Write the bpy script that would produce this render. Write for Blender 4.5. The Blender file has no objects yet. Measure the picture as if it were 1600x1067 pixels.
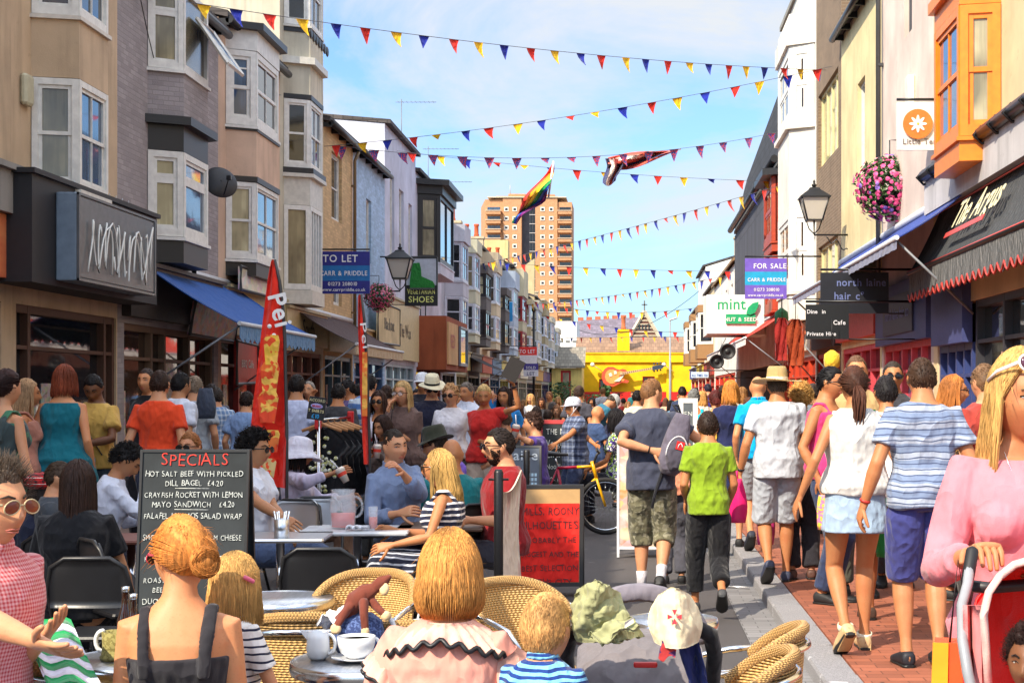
import bpy, math, random
import numpy as np
from mathutils import Vector, Matrix, Euler
random.seed(7)
RNG = random.Random(11)
PI = math.pi
# ---- camera model: a shift lens, level, looking along +Y -------------------
FPX, CX, CY, EYE = 2400.0, 985.0, 615.0, 1.65
PAV = 0.10
def at(px, py, Y):
 return Vector(((px-CX)*Y/FPX, Y, EYE+(CY-py)*Y/FPX))
def xat(px, Y): return (px-CX)*Y/FPX
def zat(py, Y): return EYE+(CY-py)*Y/FPX
def yat(px, X): return FPX*X/(px-CX)
def ground_y(py, z=0.0): return (EYE-z)*FPX/(py-CY)
def zon(px, py, X):
 return zat(py, yat(px, X))
sc = bpy.context.scene
COL = sc.collection
WM = {}
def _link(o, parent=None, loc=None, rot=None, scale=None):
 COL.objects.link(o)
 m = Matrix.LocRotScale(Vector(loc) if loc is not None else Vector((0,0,0)),
                           Euler(rot) if rot is not None else Euler((0,0,0)),
                           Vector(scale) if scale is not None else Vector((1,1,1)))
 if loc is not None: o.location = loc
 if rot is not None: o.rotation_euler = rot
 if scale is not None: o.scale = scale
 if parent is not None:
  o.parent = parent
  m = WM[parent.name] @ m
 WM[o.name] = m
 return o
def tag(o, label=None, cat=None, group=None, kind=None):
 if label: o['label'] = label
 if cat: o['category'] = cat
 if group: o['group'] = group
 if kind: o['kind'] = kind
 return o
def thing(name, label, cat, loc=(0,0,0), rz=0.0, group=None, scale=None):
 o = bpy.data.objects.new(name, None)
 o.empty_display_size = .1
 _link(o, None, loc, (0,0,rz), scale)
 return tag(o, label, cat, group)
def copy_tree(o, loc=None, rz=None, parent=None, label=None, scale=None):
 c = o.copy(); COL.objects.link(c)
 if parent is not None: c.parent = parent
 if loc is not None: c.location = loc
 if rz is not None: c.rotation_euler = (c.rotation_euler[0], c.rotation_euler[1], rz)
 if scale is not None: c.scale = scale
 m = Matrix.LocRotScale(c.location, c.rotation_euler, c.scale)
 WM[c.name] = (WM[parent.name] @ m) if parent is not None else m
 if label: c['label'] = label
 for ch in list(o.children): copy_tree(ch, parent=c)
 return c
# ---- materials -------------------------------------------------------------
def lin(v):
 v = v/255.0
 return v/12.92 if v <= .04045 else ((v+.055)/1.055)**2.4
def C(r, g=None, b=None):
 if g is None: r, g, b = r
 return (lin(r), lin(g), lin(b), 1)
MATS = {}
class NT:
 def __init__(s, name):
  s.m = bpy.data.materials.new(name); s.m.use_nodes = True
  s.t = s.m.node_tree; s.t.nodes.clear()
  s.out = s.n('ShaderNodeOutputMaterial'); s.b = s.n('ShaderNodeBsdfPrincipled')
  s.l(s.b.outputs[0], s.out.inputs['Surface'])
  s.tc = None
 def n(s, t, **k):
  x = s.t.nodes.new(t)
  for a, v in k.items(): setattr(x, a, v)
  return x
 def l(s, a, b): s.t.links.new(a, b)
 def obj(s):
  if s.tc is None: s.tc = s.n('ShaderNodeTexCoord')
  return s.tc.outputs['Object']
 def mapping(s, scale=(1,1,1), rot=(0,0,0), src=None):
  m = s.n('ShaderNodeMapping'); m.inputs['Scale'].default_value = scale; m.inputs['Rotation'].default_value = rot
  s.l(src or s.obj(), m.inputs['Vector']); return m.outputs[0]
 def noise(s, scale, detail=3, vec=None, rough=.55):
  n = s.n('ShaderNodeTexNoise'); n.inputs['Scale'].default_value = scale
  n.inputs['Detail'].default_value = detail; n.inputs['Roughness'].default_value = rough
  s.l(vec or s.obj(), n.inputs['Vector']); return n.outputs['Fac']
 def ramp(s, fac, a, b, lo=0.0, hi=1.0):
  r = s.n('ShaderNodeMapRange'); r.inputs['From Min'].default_value = lo; r.inputs['From Max'].default_value = hi
  r.inputs['To Min'].default_value = a; r.inputs['To Max'].default_value = b; s.l(fac, r.inputs['Value']); return r.outputs[0]
 def mix(s, fac, a, b, mode='MIX'):
  m = s.n('ShaderNodeMix', data_type='RGBA', blend_type=mode)
  for v, i in ((fac, 0), (a, 6), (b, 7)):
   if isinstance(v, (int, float)): m.inputs[i].default_value = v
   elif isinstance(v, tuple): m.inputs[i].default_value = v
   else: s.l(v, m.inputs[i])
  return m.outputs[2]
 def math(s, op, a, b=0.0, c=None):
  m = s.n('ShaderNodeMath', operation=op)
  for v, i in ((a, 0), (b, 1), (c, 2)):
   if v is None: continue
   if isinstance(v, (int, float)): m.inputs[i].default_value = v
   else: s.l(v, m.inputs[i])
  return m.outputs[0]
 def sep(s, v=None):
  x = s.n('ShaderNodeSeparateXYZ'); s.l(v or s.obj(), x.inputs[0]); return x.outputs
 def bump(s, h, strength=.3, dist=.01):
  b = s.n('ShaderNodeBump'); b.inputs['Strength'].default_value = strength; b.inputs['Distance'].default_value = dist
  s.l(h, b.inputs['Height']); s.l(b.outputs[0], s.b.inputs['Normal'])
 def base(s, c):
  if isinstance(c, tuple): s.b.inputs['Base Color'].default_value = c
  else: s.l(c, s.b.inputs['Base Color'])
 def set(s, **k):
  for a, v in k.items(): s.b.inputs[a.replace('_', ' ')].default_value = v
def dark(c, f): return (c[0]*f, c[1]*f, c[2]*f, 1)
def mat(kind, col=(128,128,128), **k):
 key = (kind, tuple(col), tuple(sorted((a, tuple(v) if isinstance(v, (list, tuple)) else v) for a, v in k.items())))
 if key in MATS: return MATS[key]
 t = NT(kind); c = C(col)
 r = k.get('rough', .75)
 if kind == 'paint':                      # painted metal / wood / plastic
  f = t.noise(k.get('scale', 9), 4)
  t.base(t.mix(t.ramp(f, 0, 1, .35, .7), dark(c, .86), dark(c, 1.06)))
  t.set(Roughness=k.get('rough', .45)); t.bump(t.noise(60, 2), .08, .004)
 elif kind == 'plaster':
  f = t.noise(1.1, 5); g = t.noise(14, 4)
  zs = t.noise(1.0, 4, t.mapping((5, 5, .5)))
  cc = t.mix(t.ramp(f, 0, 1, .35, .7), dark(c, .78), dark(c, 1.05))
  cc = t.mix(t.ramp(zs, 0, min(.75, k.get('dirt', .35)*1.6), .50, .72), cc, dark(c, .5))
  cc = t.mix(t.ramp(t.noise(3.2, 6, None, .75), 0, .5, .60, .66), cc, dark(c, .68))
  t.base(cc); t.set(Roughness=.9)
  t.bump(t.math('ADD', g, t.noise(90, 2)), .25, .01)
 elif kind == 'brick':
  s = t.sep(); cb = t.n('ShaderNodeCombineXYZ')
  t.l(t.math('ADD', s[0], s[1]), cb.inputs[0]); t.l(s[2], cb.inputs[1])
  b = t.n('ShaderNodeTexBrick'); b.inputs['Scale'].default_value = 1
  b.inputs['Brick Width'].default_value = .225; b.inputs['Row Height'].default_value = .075
  b.inputs['Mortar Size'].default_value = .008; b.inputs['Mortar Smooth'].default_value = .3
  b.inputs['Color1'].default_value = dark(c, .82); b.inputs['Color2'].default_value = dark(c, 1.12)
  b.inputs['Mortar'].default_value = C(k['mortar']) if 'mortar' in k else dark(c, .72)
  t.l(cb.outputs[0], b.inputs['Vector'])
  f = t.noise(1.3, 5)
  t.base(t.mix(t.ramp(f, 0, .5, .4, .75), b.outputs['Color'], dark(c, .6))); t.set(Roughness=.9)
  t.bump(t.math('SUBTRACT', t.noise(40, 2), t.math('MULTIPLY', b.outputs['Fac'], 1.5)), .5, .01)
 elif kind == 'paver':
  s = t.obj(); b = t.n('ShaderNodeTexBrick'); b.inputs['Scale'].default_value = 1
  b.inputs['Brick Width'].default_value = .2; b.inputs['Row Height'].default_value = .1
  b.inputs['Mortar Size'].default_value = .004; b.inputs['Bias'].default_value = -.1
  b.inputs['Color1'].default_value = dark(c, .78); b.inputs['Color2'].default_value = dark(c, 1.15)
  b.inputs['Mortar'].default_value = dark(c, .45); t.l(s, b.inputs['Vector'])
  cc = t.mix(t.ramp(t.noise(.9, 5), 0, .55, .45, .75), b.outputs['Color'], dark(c, .6))
  spots = t.noise(11, 2); cc = t.mix(t.ramp(spots, 0, .8, .71, .74), cc, C(60, 50, 46))
  t.base(cc); t.set(Roughness=.8)
  t.bump(t.math('SUBTRACT', t.noise(70, 2), b.outputs['Fac']), .35, .006)
 elif kind == 'asphalt':
  g = t.noise(160, 3); f = t.noise(.7, 5)
  cc = t.mix(t.ramp(g, 0, 1, .35, .7), dark(c, .6), dark(c, 1.5))
  cc = t.mix(t.ramp(f, 0, .5, .4, .7), cc, dark(c, .6))
  sp = t.noise(7, 1); cc = t.mix(t.ramp(sp, 0, .5, .74, .76), cc, dark(c, 2.6))
  t.base(cc); t.set(Roughness=.85); t.bump(g, .6, .01)
 elif kind == 'tiles':                    # roof tiles: rows along z
  s = t.sep(); cb = t.n('ShaderNodeCombineXYZ')
  t.l(t.math('ADD', s[0], s[1]) if not k.get('alongx') else s[0], cb.inputs[0]); t.l(s[2], cb.inputs[1])
  b = t.n('ShaderNodeTexBrick'); b.inputs['Scale'].default_value = 1
  b.inputs['Brick Width'].default_value = k.get('w', .3); b.inputs['Row Height'].default_value = k.get('h', .2)
  b.inputs['Mortar Size'].default_value = .02
  b.inputs['Color1'].default_value = dark(c, .75); b.inputs['Color2'].default_value = dark(c, 1.2)
  b.inputs['Mortar'].default_value = dark(c, .5); t.l(cb.outputs[0], b.inputs['Vector'])
  t.base(t.mix(t.ramp(t.noise(.8, 4), 0, .5, .4, .7), b.outputs['Color'], dark(c, .6))); t.set(Roughness=.85)
 elif kind == 'glass':                    # opaque window pane, dim room and curtain folds painted into its colour
  f = t.noise(1.7, 3, t.mapping((1, 1, .6)))
  cf = t.noise(2.2, 3, t.mapping((9, 9, .25))); t.base(t.mix(t.ramp(cf, 0, .7, .45, .6), t.mix(t.ramp(f, 0, 1, .4, .62), dark(c, .35), c), dark(c, .55))); t.set(Roughness=k.get('rough', .05), IOR=1.6)
  t.b.inputs['Coat Weight'].default_value = .5; t.b.inputs['Coat Roughness'].default_value = .02
  t.bump(t.noise(3.0, 1), .05, .02)
 elif kind == 'clear':
  t.base((.8, .85, .9, 1)); t.set(Roughness=.05, Alpha=.22)
 elif kind == 'liquid':
  t.base(c); t.set(Roughness=.15)
 elif kind == 'lampglass':
  t.base(c); t.set(Roughness=.25); t.b.inputs['Transmission Weight'].default_value = .25
 elif kind == 'chrome':
  t.base(dark(C(215, 218, 222), 1)); t.set(Metallic=1, Roughness=k.get('rough', .12)); t.bump(t.noise(30, 2), .03, .005)
 elif kind == 'steel':                    # brushed / pressed round table tops
  f = t.noise(20, 4, t.mapping((6, .6, 1)))
  t.base(t.mix(f, C(120, 124, 130), C(205, 208, 214))); t.set(Metallic=.9, Roughness=.28); t.bump(t.noise(6, 3), .15, .01)
 elif kind == 'ceramic':
  t.base(c); t.set(Roughness=.16); t.b.inputs['Coat Weight'].default_value = .3
 elif kind == 'wood':
  f = t.noise(3, 4, t.mapping((3, 3, 30) if k.get('h') else (30, 30, 2)))
  t.base(t.mix(f, dark(c, .65), dark(c, 1.2))); t.set(Roughness=.6); t.bump(f, .15, .005)
 elif kind == 'skin':
  f = t.noise(9, 3); g = t.noise(60, 2)
  cc = t.mix(t.ramp(f, 0, .55, .42, .72), c, (c[0]*.95, c[1]*.72, c[2]*.66, 1))
  cc = t.mix(t.ramp(t.noise(140, 1), 0, .25, .6, .7), cc, dark(c, .6))
  cc = t.mix(t.ramp(t.noise(28, 4), 0, .4, .5, .75), cc, (c[0]*1.05, c[1]*.80, c[2]*.72, 1)); t.base(cc); t.set(Roughness=.52); t.b.inputs['Specular IOR Level'].default_value = .35
  t.b.inputs['Subsurface Weight'].default_value = .12; t.b.inputs['Subsurface Radius'].default_value = (.02, .008, .004)
  t.bump(g, .12, .002)
 elif kind == 'hair':
  v = t.noise(5, 5, t.mapping((26, 26, 2.2)), .7); w = t.noise(4, 2)
  f = t.math('MULTIPLY', v, t.ramp(w, .7, 1.3, .3, .7))
  a = dark(c, k.get('lo', .4)); b = dark(c, k.get('hi', 1.22))
  t.base(t.mix(t.ramp(f, 0, 1, .32, .68), a, b)); t.set(Roughness=.58); t.b.inputs['Specular IOR Level'].default_value = .22
  t.bump(v, .25, .003)
 elif kind == 'straw' or kind == 'wicker':
  s = t.sep(); ang = t.math('ARCTAN2', s[0], s[1])
  u = t.math('MULTIPLY', ang, k.get('R', .26)); fr = k.get('f', 210.0)
  su = t.math('SINE', t.math('MULTIPLY', u, fr)); 
  row = t.math('MULTIPLY', s[2], fr*1.35)
  sz = t.math('SINE', row)
  par = t.math('SIGN', t.math('SINE', t.math('MULTIPLY', row, .5)))
  h = t.math('ADD', t.math('MULTIPLY', t.math('MULTIPLY', su, par), .6), t.math('ABSOLUTE', sz))
  nz = t.noise(12, 3)
  cc = t.mix(t.ramp(h, 0, 1, -.3, 1.1), dark(c, .38 if kind == 'wicker' else .6), t.mix(nz, dark(c, .85), dark(c, 1.15)))
  t.base(cc); t.set(Roughness=.5); t.bump(h, .8, .006)
 elif kind == 'flower':
  t.base(t.mix(t.ramp(t.noise(14, 3), 0, 1, .35, .65), dark(c, .45), (min(1, c[0]*1.2+.1), c[1]*1.2+.08, c[2]*1.2+.08, 1))); t.set(Roughness=.6)
 elif kind == 'foliage':
  t.base(t.mix(t.ramp(t.noise(6, 3), 0, 1, .35, .65), dark(c, .5), dark(c, 1.5))); t.set(Roughness=.6)
 elif kind == 'fabric':
  pat = k.get('pat'); c2 = C(k.get('c2', (255, 255, 255))); p = k.get('p', .05)
  s = t.sep(); cc = c
  if pat == 'stripe':                  # horizontal bands, wobbling a little with the folds
   wob = t.math('MULTIPLY', t.noise(5, 2), .05)
   z = t.math('ADD', s[2], wob)
   m = t.math('FRACT', t.math('DIVIDE', z, p))
   cc = t.mix(t.math('LESS_THAN', m, k.get('w', .4)), c, c2)
   if 'c3' in k: cc = t.mix(t.math('LESS_THAN', t.math('FRACT', t.math('DIVIDE', z, p*.37)), .22), cc, C(k['c3']))
  elif pat == 'vstripe':
   m = t.math('FRACT', t.math('DIVIDE', t.math('ADD', s[0], s[1]), p))
   cc = t.mix(t.math('LESS_THAN', m, k.get('w', .5)), c, c2)
  elif pat == 'diag':
   z = t.math('ADD', t.math('ADD', s[2], t.math('MULTIPLY', s[0], .6)), t.math('MULTIPLY', t.noise(6, 2), .06))
   cc = t.mix(t.math('LESS_THAN', t.math('FRACT', t.math('DIVIDE', z, p)), k.get('w', .5)), c, c2)
  elif pat == 'check':
   w = k.get('w', .35)
   a = t.math('LESS_THAN', t.math('FRACT', t.math('DIVIDE', t.math('ADD', s[0], t.math('MULTIPLY', s[1], .7)), p)), w)
   b = t.math('LESS_THAN', t.math('FRACT', t.math('DIVIDE', s[2], p)), w)
   cc = t.mix(t.math('MULTIPLY', t.math('ADD', a, b), .5), c, c2)
   if 'c3' in k:
    q = t.math('LESS_THAN', t.math('FRACT', t.math('DIVIDE', t.math('ADD', s[2], p*.3), p)), .1)
    cc = t.mix(q, cc, C(k['c3']))
  elif pat in ('blotch', 'camo', 'floral', 'leopard'):
   sca = k.get('s', 18)
   f = t.noise(sca, 2); g = t.noise(sca*1.7, 1, t.mapping((1, 1.3, 1), (1, 2, 0)))
   cc = t.mix(t.ramp(f, 0, 1, .5, .54), c, c2)
   if 'c3' in k: cc = t.mix(t.ramp(g, 0, 1, .56, .59), cc, C(k['c3']))
  f = t.noise(7, 4); wv = t.noise(380, 1)
  if isinstance(cc, tuple): cc = t.mix(t.ramp(f, 0, 1, .3, .7), dark(c, .9), dark(c, 1.06))
  t.base(cc); t.set(Roughness=.92)
  t.b.inputs['Sheen Weight'].default_value = .15; t.b.inputs['Specular IOR Level'].default_value = .25
  fold = t.noise(k.get('fs', 5), 3, t.mapping((1.6, 1.6, .7), (.3, .5, .2)))
  ridge = t.math('ABSOLUTE', t.math('SUBTRACT', t.noise(4.5, 2, t.mapping((1.3, 1.3, 1.0), (.6, .3, .5))), .5))
  t.bump(t.math('ADD', t.math('MULTIPLY', t.math('ADD', fold, t.math('MULTIPLY', ridge, -2.2)), 1.5), t.math('MULTIPLY', wv, .05)), .7, .035)
 elif kind == 'chalkboard':
  f = t.noise(3, 5); t.base(t.mix(t.ramp(f, 0, 1, .4, .75), c, dark(c, 2.0))); t.set(Roughness=.85)
 elif kind == 'chalk':
  f = t.noise(70, 3); t.base(t.mix(t.ramp(f, 0, 1, .35, .5), dark(c, .55), c)); t.set(Roughness=1)
 elif kind == 'mosaic':                   # busy pictures seen small: menu photos, posters, window goods
  v = t.n('ShaderNodeTexVoronoi'); v.inputs['Scale'].default_value = k.get('s', 9); t.l(t.mapping((1, 1, 1.6)), v.inputs['Vector'])
  cc = t.mix(t.ramp(t.noise(k.get('s', 9)*.7, 3), 0, 1, .4, .6), c, C(k.get('c2', (230, 200, 150))))
  h = t.n('ShaderNodeHueSaturation'); h.inputs['Saturation'].default_value = .55; h.inputs['Value'].default_value = .8
  t.l(v.outputs['Color'], h.inputs['Color']); cc = t.mix(.4, cc, h.outputs[0])
  t.base(cc); t.set(Roughness=k.get('rough', .3))
 t.m.name = kind + '_%d_%d_%d' % tuple(col)
 MATS[key] = t.m
 return t.m
# ---- mesh builder ----------------------------------------------------------
class MB:
 def __init__(s): s.v = []; s.f = []; s.m = []; s.sm = []
 def add(s, vs, fs, mi=0, smooth=False):
  o = len(s.v); s.v += [tuple(v) for v in vs]
  for f in fs: s.f.append(tuple(i+o for i in f)); s.m.append(mi); s.sm.append(smooth)
 def hexa(s, p, mi=0):                    # 8 points: bottom 4 ccw, top 4 ccw
  s.add(p, [(0,3,2,1),(4,5,6,7),(0,1,5,4),(1,2,6,5),(2,3,7,6),(3,0,4,7)], mi)
 def box(s, a, b, mi=0):
  x0,y0,z0 = a; x1,y1,z1 = b
  s.hexa([(x0,y0,z0),(x1,y0,z0),(x1,y1,z0),(x0,y1,z0),(x0,y0,z1),(x1,y0,z1),(x1,y1,z1),(x0,y1,z1)], mi)
 def rbox(s, a, b, r=.01, mi=0):          # box with chamfered vertical + horizontal edges
  x0,y0,z0 = a; x1,y1,z1 = b
  r = min(r, abs(x1-x0)/2.2, abs(y1-y0)/2.2, abs(z1-z0)/2.2)
  def ring(i, z): return [(x0+i+r,y0+i,z),(x1-i-r,y0+i,z),(x1-i,y0+i+r,z),(x1-i,y1-i-r,z),(x1-i-r,y1-i,z),(x0+i+r,y1-i,z),(x0+i,y1-i-r,z),(x0+i,y0+i+r,z)]
  s.rings([ring(r*.5, z0), ring(0, z0+r), ring(0, z1-r), ring(r*.5, z1)], mi, False)
 def rings(s, rs, mi=0, smooth=True, caps=True, closed=False):
  n = len(rs[0]); o = len(s.v)
  for r in rs: s.v += [tuple(p) for p in r]
  k = len(rs)
  for i in range(k if closed else k-1):
   j = (i+1) % k
   for a in range(n):
    b = (a+1) % n
    s.f.append((o+i*n+a, o+i*n+b, o+j*n+b, o+j*n+a)); s.m.append(mi); s.sm.append(smooth)
  if caps and not closed:
   s.f.append(tuple(o+a for a in reversed(range(n)))); s.m.append(mi); s.sm.append(False)
   s.f.append(tuple(o+(k-1)*n+a for a in range(n))); s.m.append(mi); s.sm.append(False)
 def tube(s, pts, r, seg=8, mi=0, smooth=True, closed=False, round_ends=False):
  pts = [Vector(p) for p in pts]; n = len(pts)
  rr = [r]*n if isinstance(r, (int, float)) else list(r)
  if round_ends and not closed:
   d0 = (pts[0]-pts[1]).normalized(); d1 = (pts[-1]-pts[-2]).normalized()
   pts = [pts[0]+d0*_r(rr[0])*.85, pts[0]+d0*_r(rr[0])*.5]+pts+[pts[-1]+d1*_r(rr[-1])*.5, pts[-1]+d1*_r(rr[-1])*.85]
   rr = [_s(rr[0], .35), _s(rr[0], .85)]+rr+[_s(rr[-1], .85), _s(rr[-1], .35)]; n += 4
  up = None; rings = []
  for i in range(n):
   if closed: d = pts[(i+1) % n]-pts[i-1]
   else: d = pts[min(i+1, n-1)]-pts[max(i-1, 0)]
   if d.length < 1e-9: d = Vector((0,0,1))
   d.normalize()
   if up is None:
    up = Vector((0,0,1)) if abs(d.z) < .9 else Vector((0,1,0))
   x = up.cross(d)
   if x.length < 1e-6: x = Vector((1,0,0)).cross(d)
   x.normalize(); up = d.cross(x).normalized()
   a, b = rr[i] if isinstance(rr[i], (tuple, list)) else (rr[i], rr[i])
   rings.append([pts[i]+x*(a*math.cos(t))+up*(b*math.sin(t)) for t in (2*PI*q/seg for q in range(seg))])
  s.rings(rings, mi, smooth, True, closed)
 def lathe(s, prof, c=(0,0,0), seg=24, mi=0, smooth=True, caps=True, sx=1, sy=1):
  s.rings([[(c[0]+sx*r*math.cos(2*PI*q/seg), c[1]+sy*r*math.sin(2*PI*q/seg), c[2]+z) for q in range(seg)] for r, z in prof], mi, smooth, caps)
 def ball(s, c, r, seg=10, rn=6, mi=0, M=None):
  rx, ry, rz = r if isinstance(r, (tuple, list)) else (r, r, r)
  rs = []
  for i in range(1, rn):
   a = PI*i/rn; z = -math.cos(a); q = math.sin(a)
   rs.append([Vector((rx*q*math.cos(2*PI*t/seg), ry*q*math.sin(2*PI*t/seg), rz*z)) for t in range(seg)])
  rs = [[Vector((0,0,-rz))+ (p-Vector((0,0,p.z)))*.02 for p in rs[0]]]+rs+[[Vector((0,0,rz))+(p-Vector((0,0,p.z)))*.02 for p in rs[-1]]]
  c = Vector(c)
  s.rings([[c+((M@p) if M else p) for p in r_] for r_ in rs], mi, True)
 def prism(s, poly, fn, d0, d1, mi=0):    # poly of (u,v); fn(u,v,d)->point
  n = len(poly)
  s.add([fn(u, v, d0) for u, v in poly]+[fn(u, v, d1) for u, v in poly],
              [tuple(reversed(range(n))), tuple(range(n, 2*n))]+[(i, (i+1) % n, n+(i+1) % n, n+i) for i in range(n)], mi)
 def sheet(s, grid, th=.004, mi=0, smooth=True, off=None):   # grid[i][j] points -> thin closed sheet
  ni, nj = len(grid), len(grid[0]); g = [[Vector(p) for p in r] for r in grid]
  nor = []
  for i in range(ni):
   row = []
   for j in range(nj):
    a = g[min(i+1, ni-1)][j]-g[max(i-1, 0)][j]; b = g[i][min(j+1, nj-1)]-g[i][max(j-1, 0)]
    q = a.cross(b); row.append(q.normalized() if q.length > 1e-12 else Vector((0,0,1)))
   nor.append(row)
  vs = [g[i][j]+nor[i][j]*th*.5 for i in range(ni) for j in range(nj)]+[g[i][j]-nor[i][j]*th*.5 for i in range(ni) for j in range(nj)]
  N = ni*nj; fs = []
  for i in range(ni-1):
   for j in range(nj-1):
    a, b, c_, d = i*nj+j, i*nj+j+1, (i+1)*nj+j+1, (i+1)*nj+j
    fs.append((d, c_, b, a)); fs.append((N+a, N+b, N+c_, N+d))
  for i in range(ni-1):
   for j in (0, nj-1):
    a, b = i*nj+j, (i+1)*nj+j; fs.append((a, b, N+b, N+a) if j == 0 else (b, a, N+a, N+b))
  for j in range(nj-1):
   for i in (0, ni-1):
    a, b = i*nj+j, i*nj+j+1; fs.append((b, a, N+a, N+b) if i == 0 else (a, b, N+b, N+a))
  s.add(vs, fs, mi, smooth)
 def build(s, name, mats, parent=None, world=True, label=None):
  if not isinstance(mats, (list, tuple)): mats = [mats]
  me = bpy.data.meshes.new(name)
  vs = s.v
  if parent is not None and world:
   M = WM[parent.name].inverted()
   a = np.array(vs, dtype=float); R = np.array(M.to_3x3()); vs = (a@R.T+np.array(M.translation)).tolist()
  me.from_pydata(vs, [], s.f)
  for m in mats: me.materials.append(m)
  me.polygons.foreach_set('material_index', s.m); me.polygons.foreach_set('use_smooth', s.sm)
  me.update()
  o = bpy.data.objects.new(name, me)
  _link(o, parent)
  if label: o['label'] = label
  return o
def _r(r): return min(r) if isinstance(r, (tuple, list)) else r
def _s(r, k): return (r[0]*k, r[1]*k) if isinstance(r, (tuple, list)) else r*k
def crumple(o, amp=.02, size=.05, lv=2):
 m = o.modifiers.new('s', 'SUBSURF'); m.levels = m.render_levels = lv; m.subdivision_type = 'SIMPLE'
 t = bpy.data.textures.new('c', 'CLOUDS'); t.noise_scale = size; t.noise_depth = 2
 d = o.modifiers.new('d', 'DISPLACE'); d.texture = t; d.strength = amp; d.mid_level = .5; d.texture_coords = 'LOCAL'
 for p in o.data.polygons: p.use_smooth = True
 return o
class Fr:
 def __init__(s, O, u, n=None):
  s.O = Vector((O[0], O[1], 0)); s.u = Vector((u[0], u[1], 0)).normalized()
  s.n = Vector((n[0], n[1], 0)).normalized() if n else Vector((s.u.y, -s.u.x, 0))
 def p(s, u, z, d=0.0): return s.O+s.u*u+s.n*d+Vector((0, 0, z))
 def box(s, mb, u0, u1, z0, z1, d0, d1, mi=0):
  mb.hexa([s.p(u0,z0,d0), s.p(u1,z0,d0), s.p(u1,z0,d1), s.p(u0,z0,d1), s.p(u0,z1,d0), s.p(u1,z1,d0), s.p(u1,z1,d1), s.p(u0,z1,d1)], mi)
TXT = {}
def text_into(mb, s, fn, size, mi=0, jitter=0.0, align='CENTER', spacing=1.0, squash=1.0, depth=.004, bold=0.0, shear=0.0, fit=None):
 """letters as thin solid shapes; fn(x, y, d) -> point"""
 x = 0; rng = random.Random(hash(s) % 1000 if False else sum(map(ord, s)))
 glyphs = []
 for ch in s:
  k = (ch, round(bold, 3))
  if k not in TXT:
   cu = bpy.data.curves.new('t', 'FONT'); cu.body = 'H'+ch+'H' if ch == ' ' else ch; cu.resolution_u = 3; cu.offset = bold
   ob = bpy.data.objects.new('t', cu); me = bpy.data.meshes.new_from_object(ob)
   co = np.array([v.co[:2] for v in me.vertices]) if len(me.vertices) else np.zeros((0, 2))
   fs = [tuple(p.vertices) for p in me.polygons]
   ed = {}
   for f in fs:
    for i in range(len(f)):
     e = (f[i], f[(i+1) % len(f)]); ed[e] = 1
   bd = [e for e in ed if (e[1], e[0]) not in ed]
   w = .32 if ch == ' ' else (co[:, 0].max() if len(co) else .3)
   TXT[k] = (co if ch != ' ' else np.zeros((0, 2)), fs if ch != ' ' else [], bd if ch != ' ' else [], w)
   bpy.data.objects.remove(ob); bpy.data.curves.remove(cu); bpy.data.meshes.remove(me)
  glyphs.append((TXT[k], x)); x += (TXT[k][3]+.07)*spacing
 if fit and x*size*squash > fit: squash = fit/(x*size)
 W = x*size*squash; x0 = {'CENTER': -W/2, 'LEFT': 0, 'RIGHT': -W}[align]
 for (co, fs, bd, w), gx in glyphs:
  if not len(co): continue
  a = rng.uniform(-1, 1)*jitter; dy = rng.uniform(-1, 1)*jitter*.25; sc_ = 1+rng.uniform(-1, 1)*jitter*.6
  ca, sa = math.cos(a*.6), math.sin(a*.6)
  n = len(co); pts = []
  for cx, cy in co:
   px = (cx-w/2)*sc_; py = cy*sc_
   px, py = px*ca-py*sa+w/2, px*sa+py*ca+dy
   pts.append((x0+(px+gx+shear*py)*size*squash, py*size))
  vs = [fn(a_, b_, 0) for a_, b_ in pts]+[fn(a_, b_, depth) for a_, b_ in pts]
  mb.add(vs, [tuple(reversed(f)) for f in fs]+[tuple(i+n for i in f) for f in fs]+[(p, q, q+n, p+n) for p, q in bd], mi)
 return W
# ---- houses ----------------------------------------------------------------
XL, XR = -7.5, 4.6
def wall_holes(mb, fr, u0, u1, z0, z1, holes=(), depth=.14, mi=0):
 us = sorted({u0, u1, *[h[0] for h in holes], *[h[1] for h in holes]}); zs = sorted({z0, z1, *[h[2] for h in holes], *[h[3] for h in holes]})
 us = [u for u in us if u0 <= u <= u1]; zs = [z for z in zs if z0 <= z <= z1]
 for a, b in zip(us, us[1:]):
  for c, d in zip(zs, zs[1:]):
   um, zm = (a+b)/2, (c+d)/2
   if any(h[0] < um < h[1] and h[2] < zm < h[3] for h in holes): continue
   mb.add([fr.p(a, c), fr.p(b, c), fr.p(b, d), fr.p(a, d)], [(0,1,2,3)], mi)
 for a, b, c, d in holes:
  q = [(a, c), (b, c), (b, d), (a, d)]
  for i in range(4):
   (ua, za), (ub, zb) = q[i], q[(i+1) % 4]
   mb.add([fr.p(ua, za), fr.p(ub, zb), fr.p(ub, zb, -depth), fr.p(ua, za, -depth)], [(0,1,2,3)], mi)
WHITE = mat('paint', (226, 224, 216), rough=.5)
PANES = dict(dark=mat('glass', (38, 44, 52)), blind=mat('glass', (150, 140, 108), rough=.2), sky=mat('glass', (70, 95, 125)),
             cream=mat('glass', (190, 184, 150), rough=.2), black=mat('glass', (14, 15, 17)), brown=mat('glass', (72, 50, 34)))
BLACK = mat('paint', (24, 24, 27), rough=.4)
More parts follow.
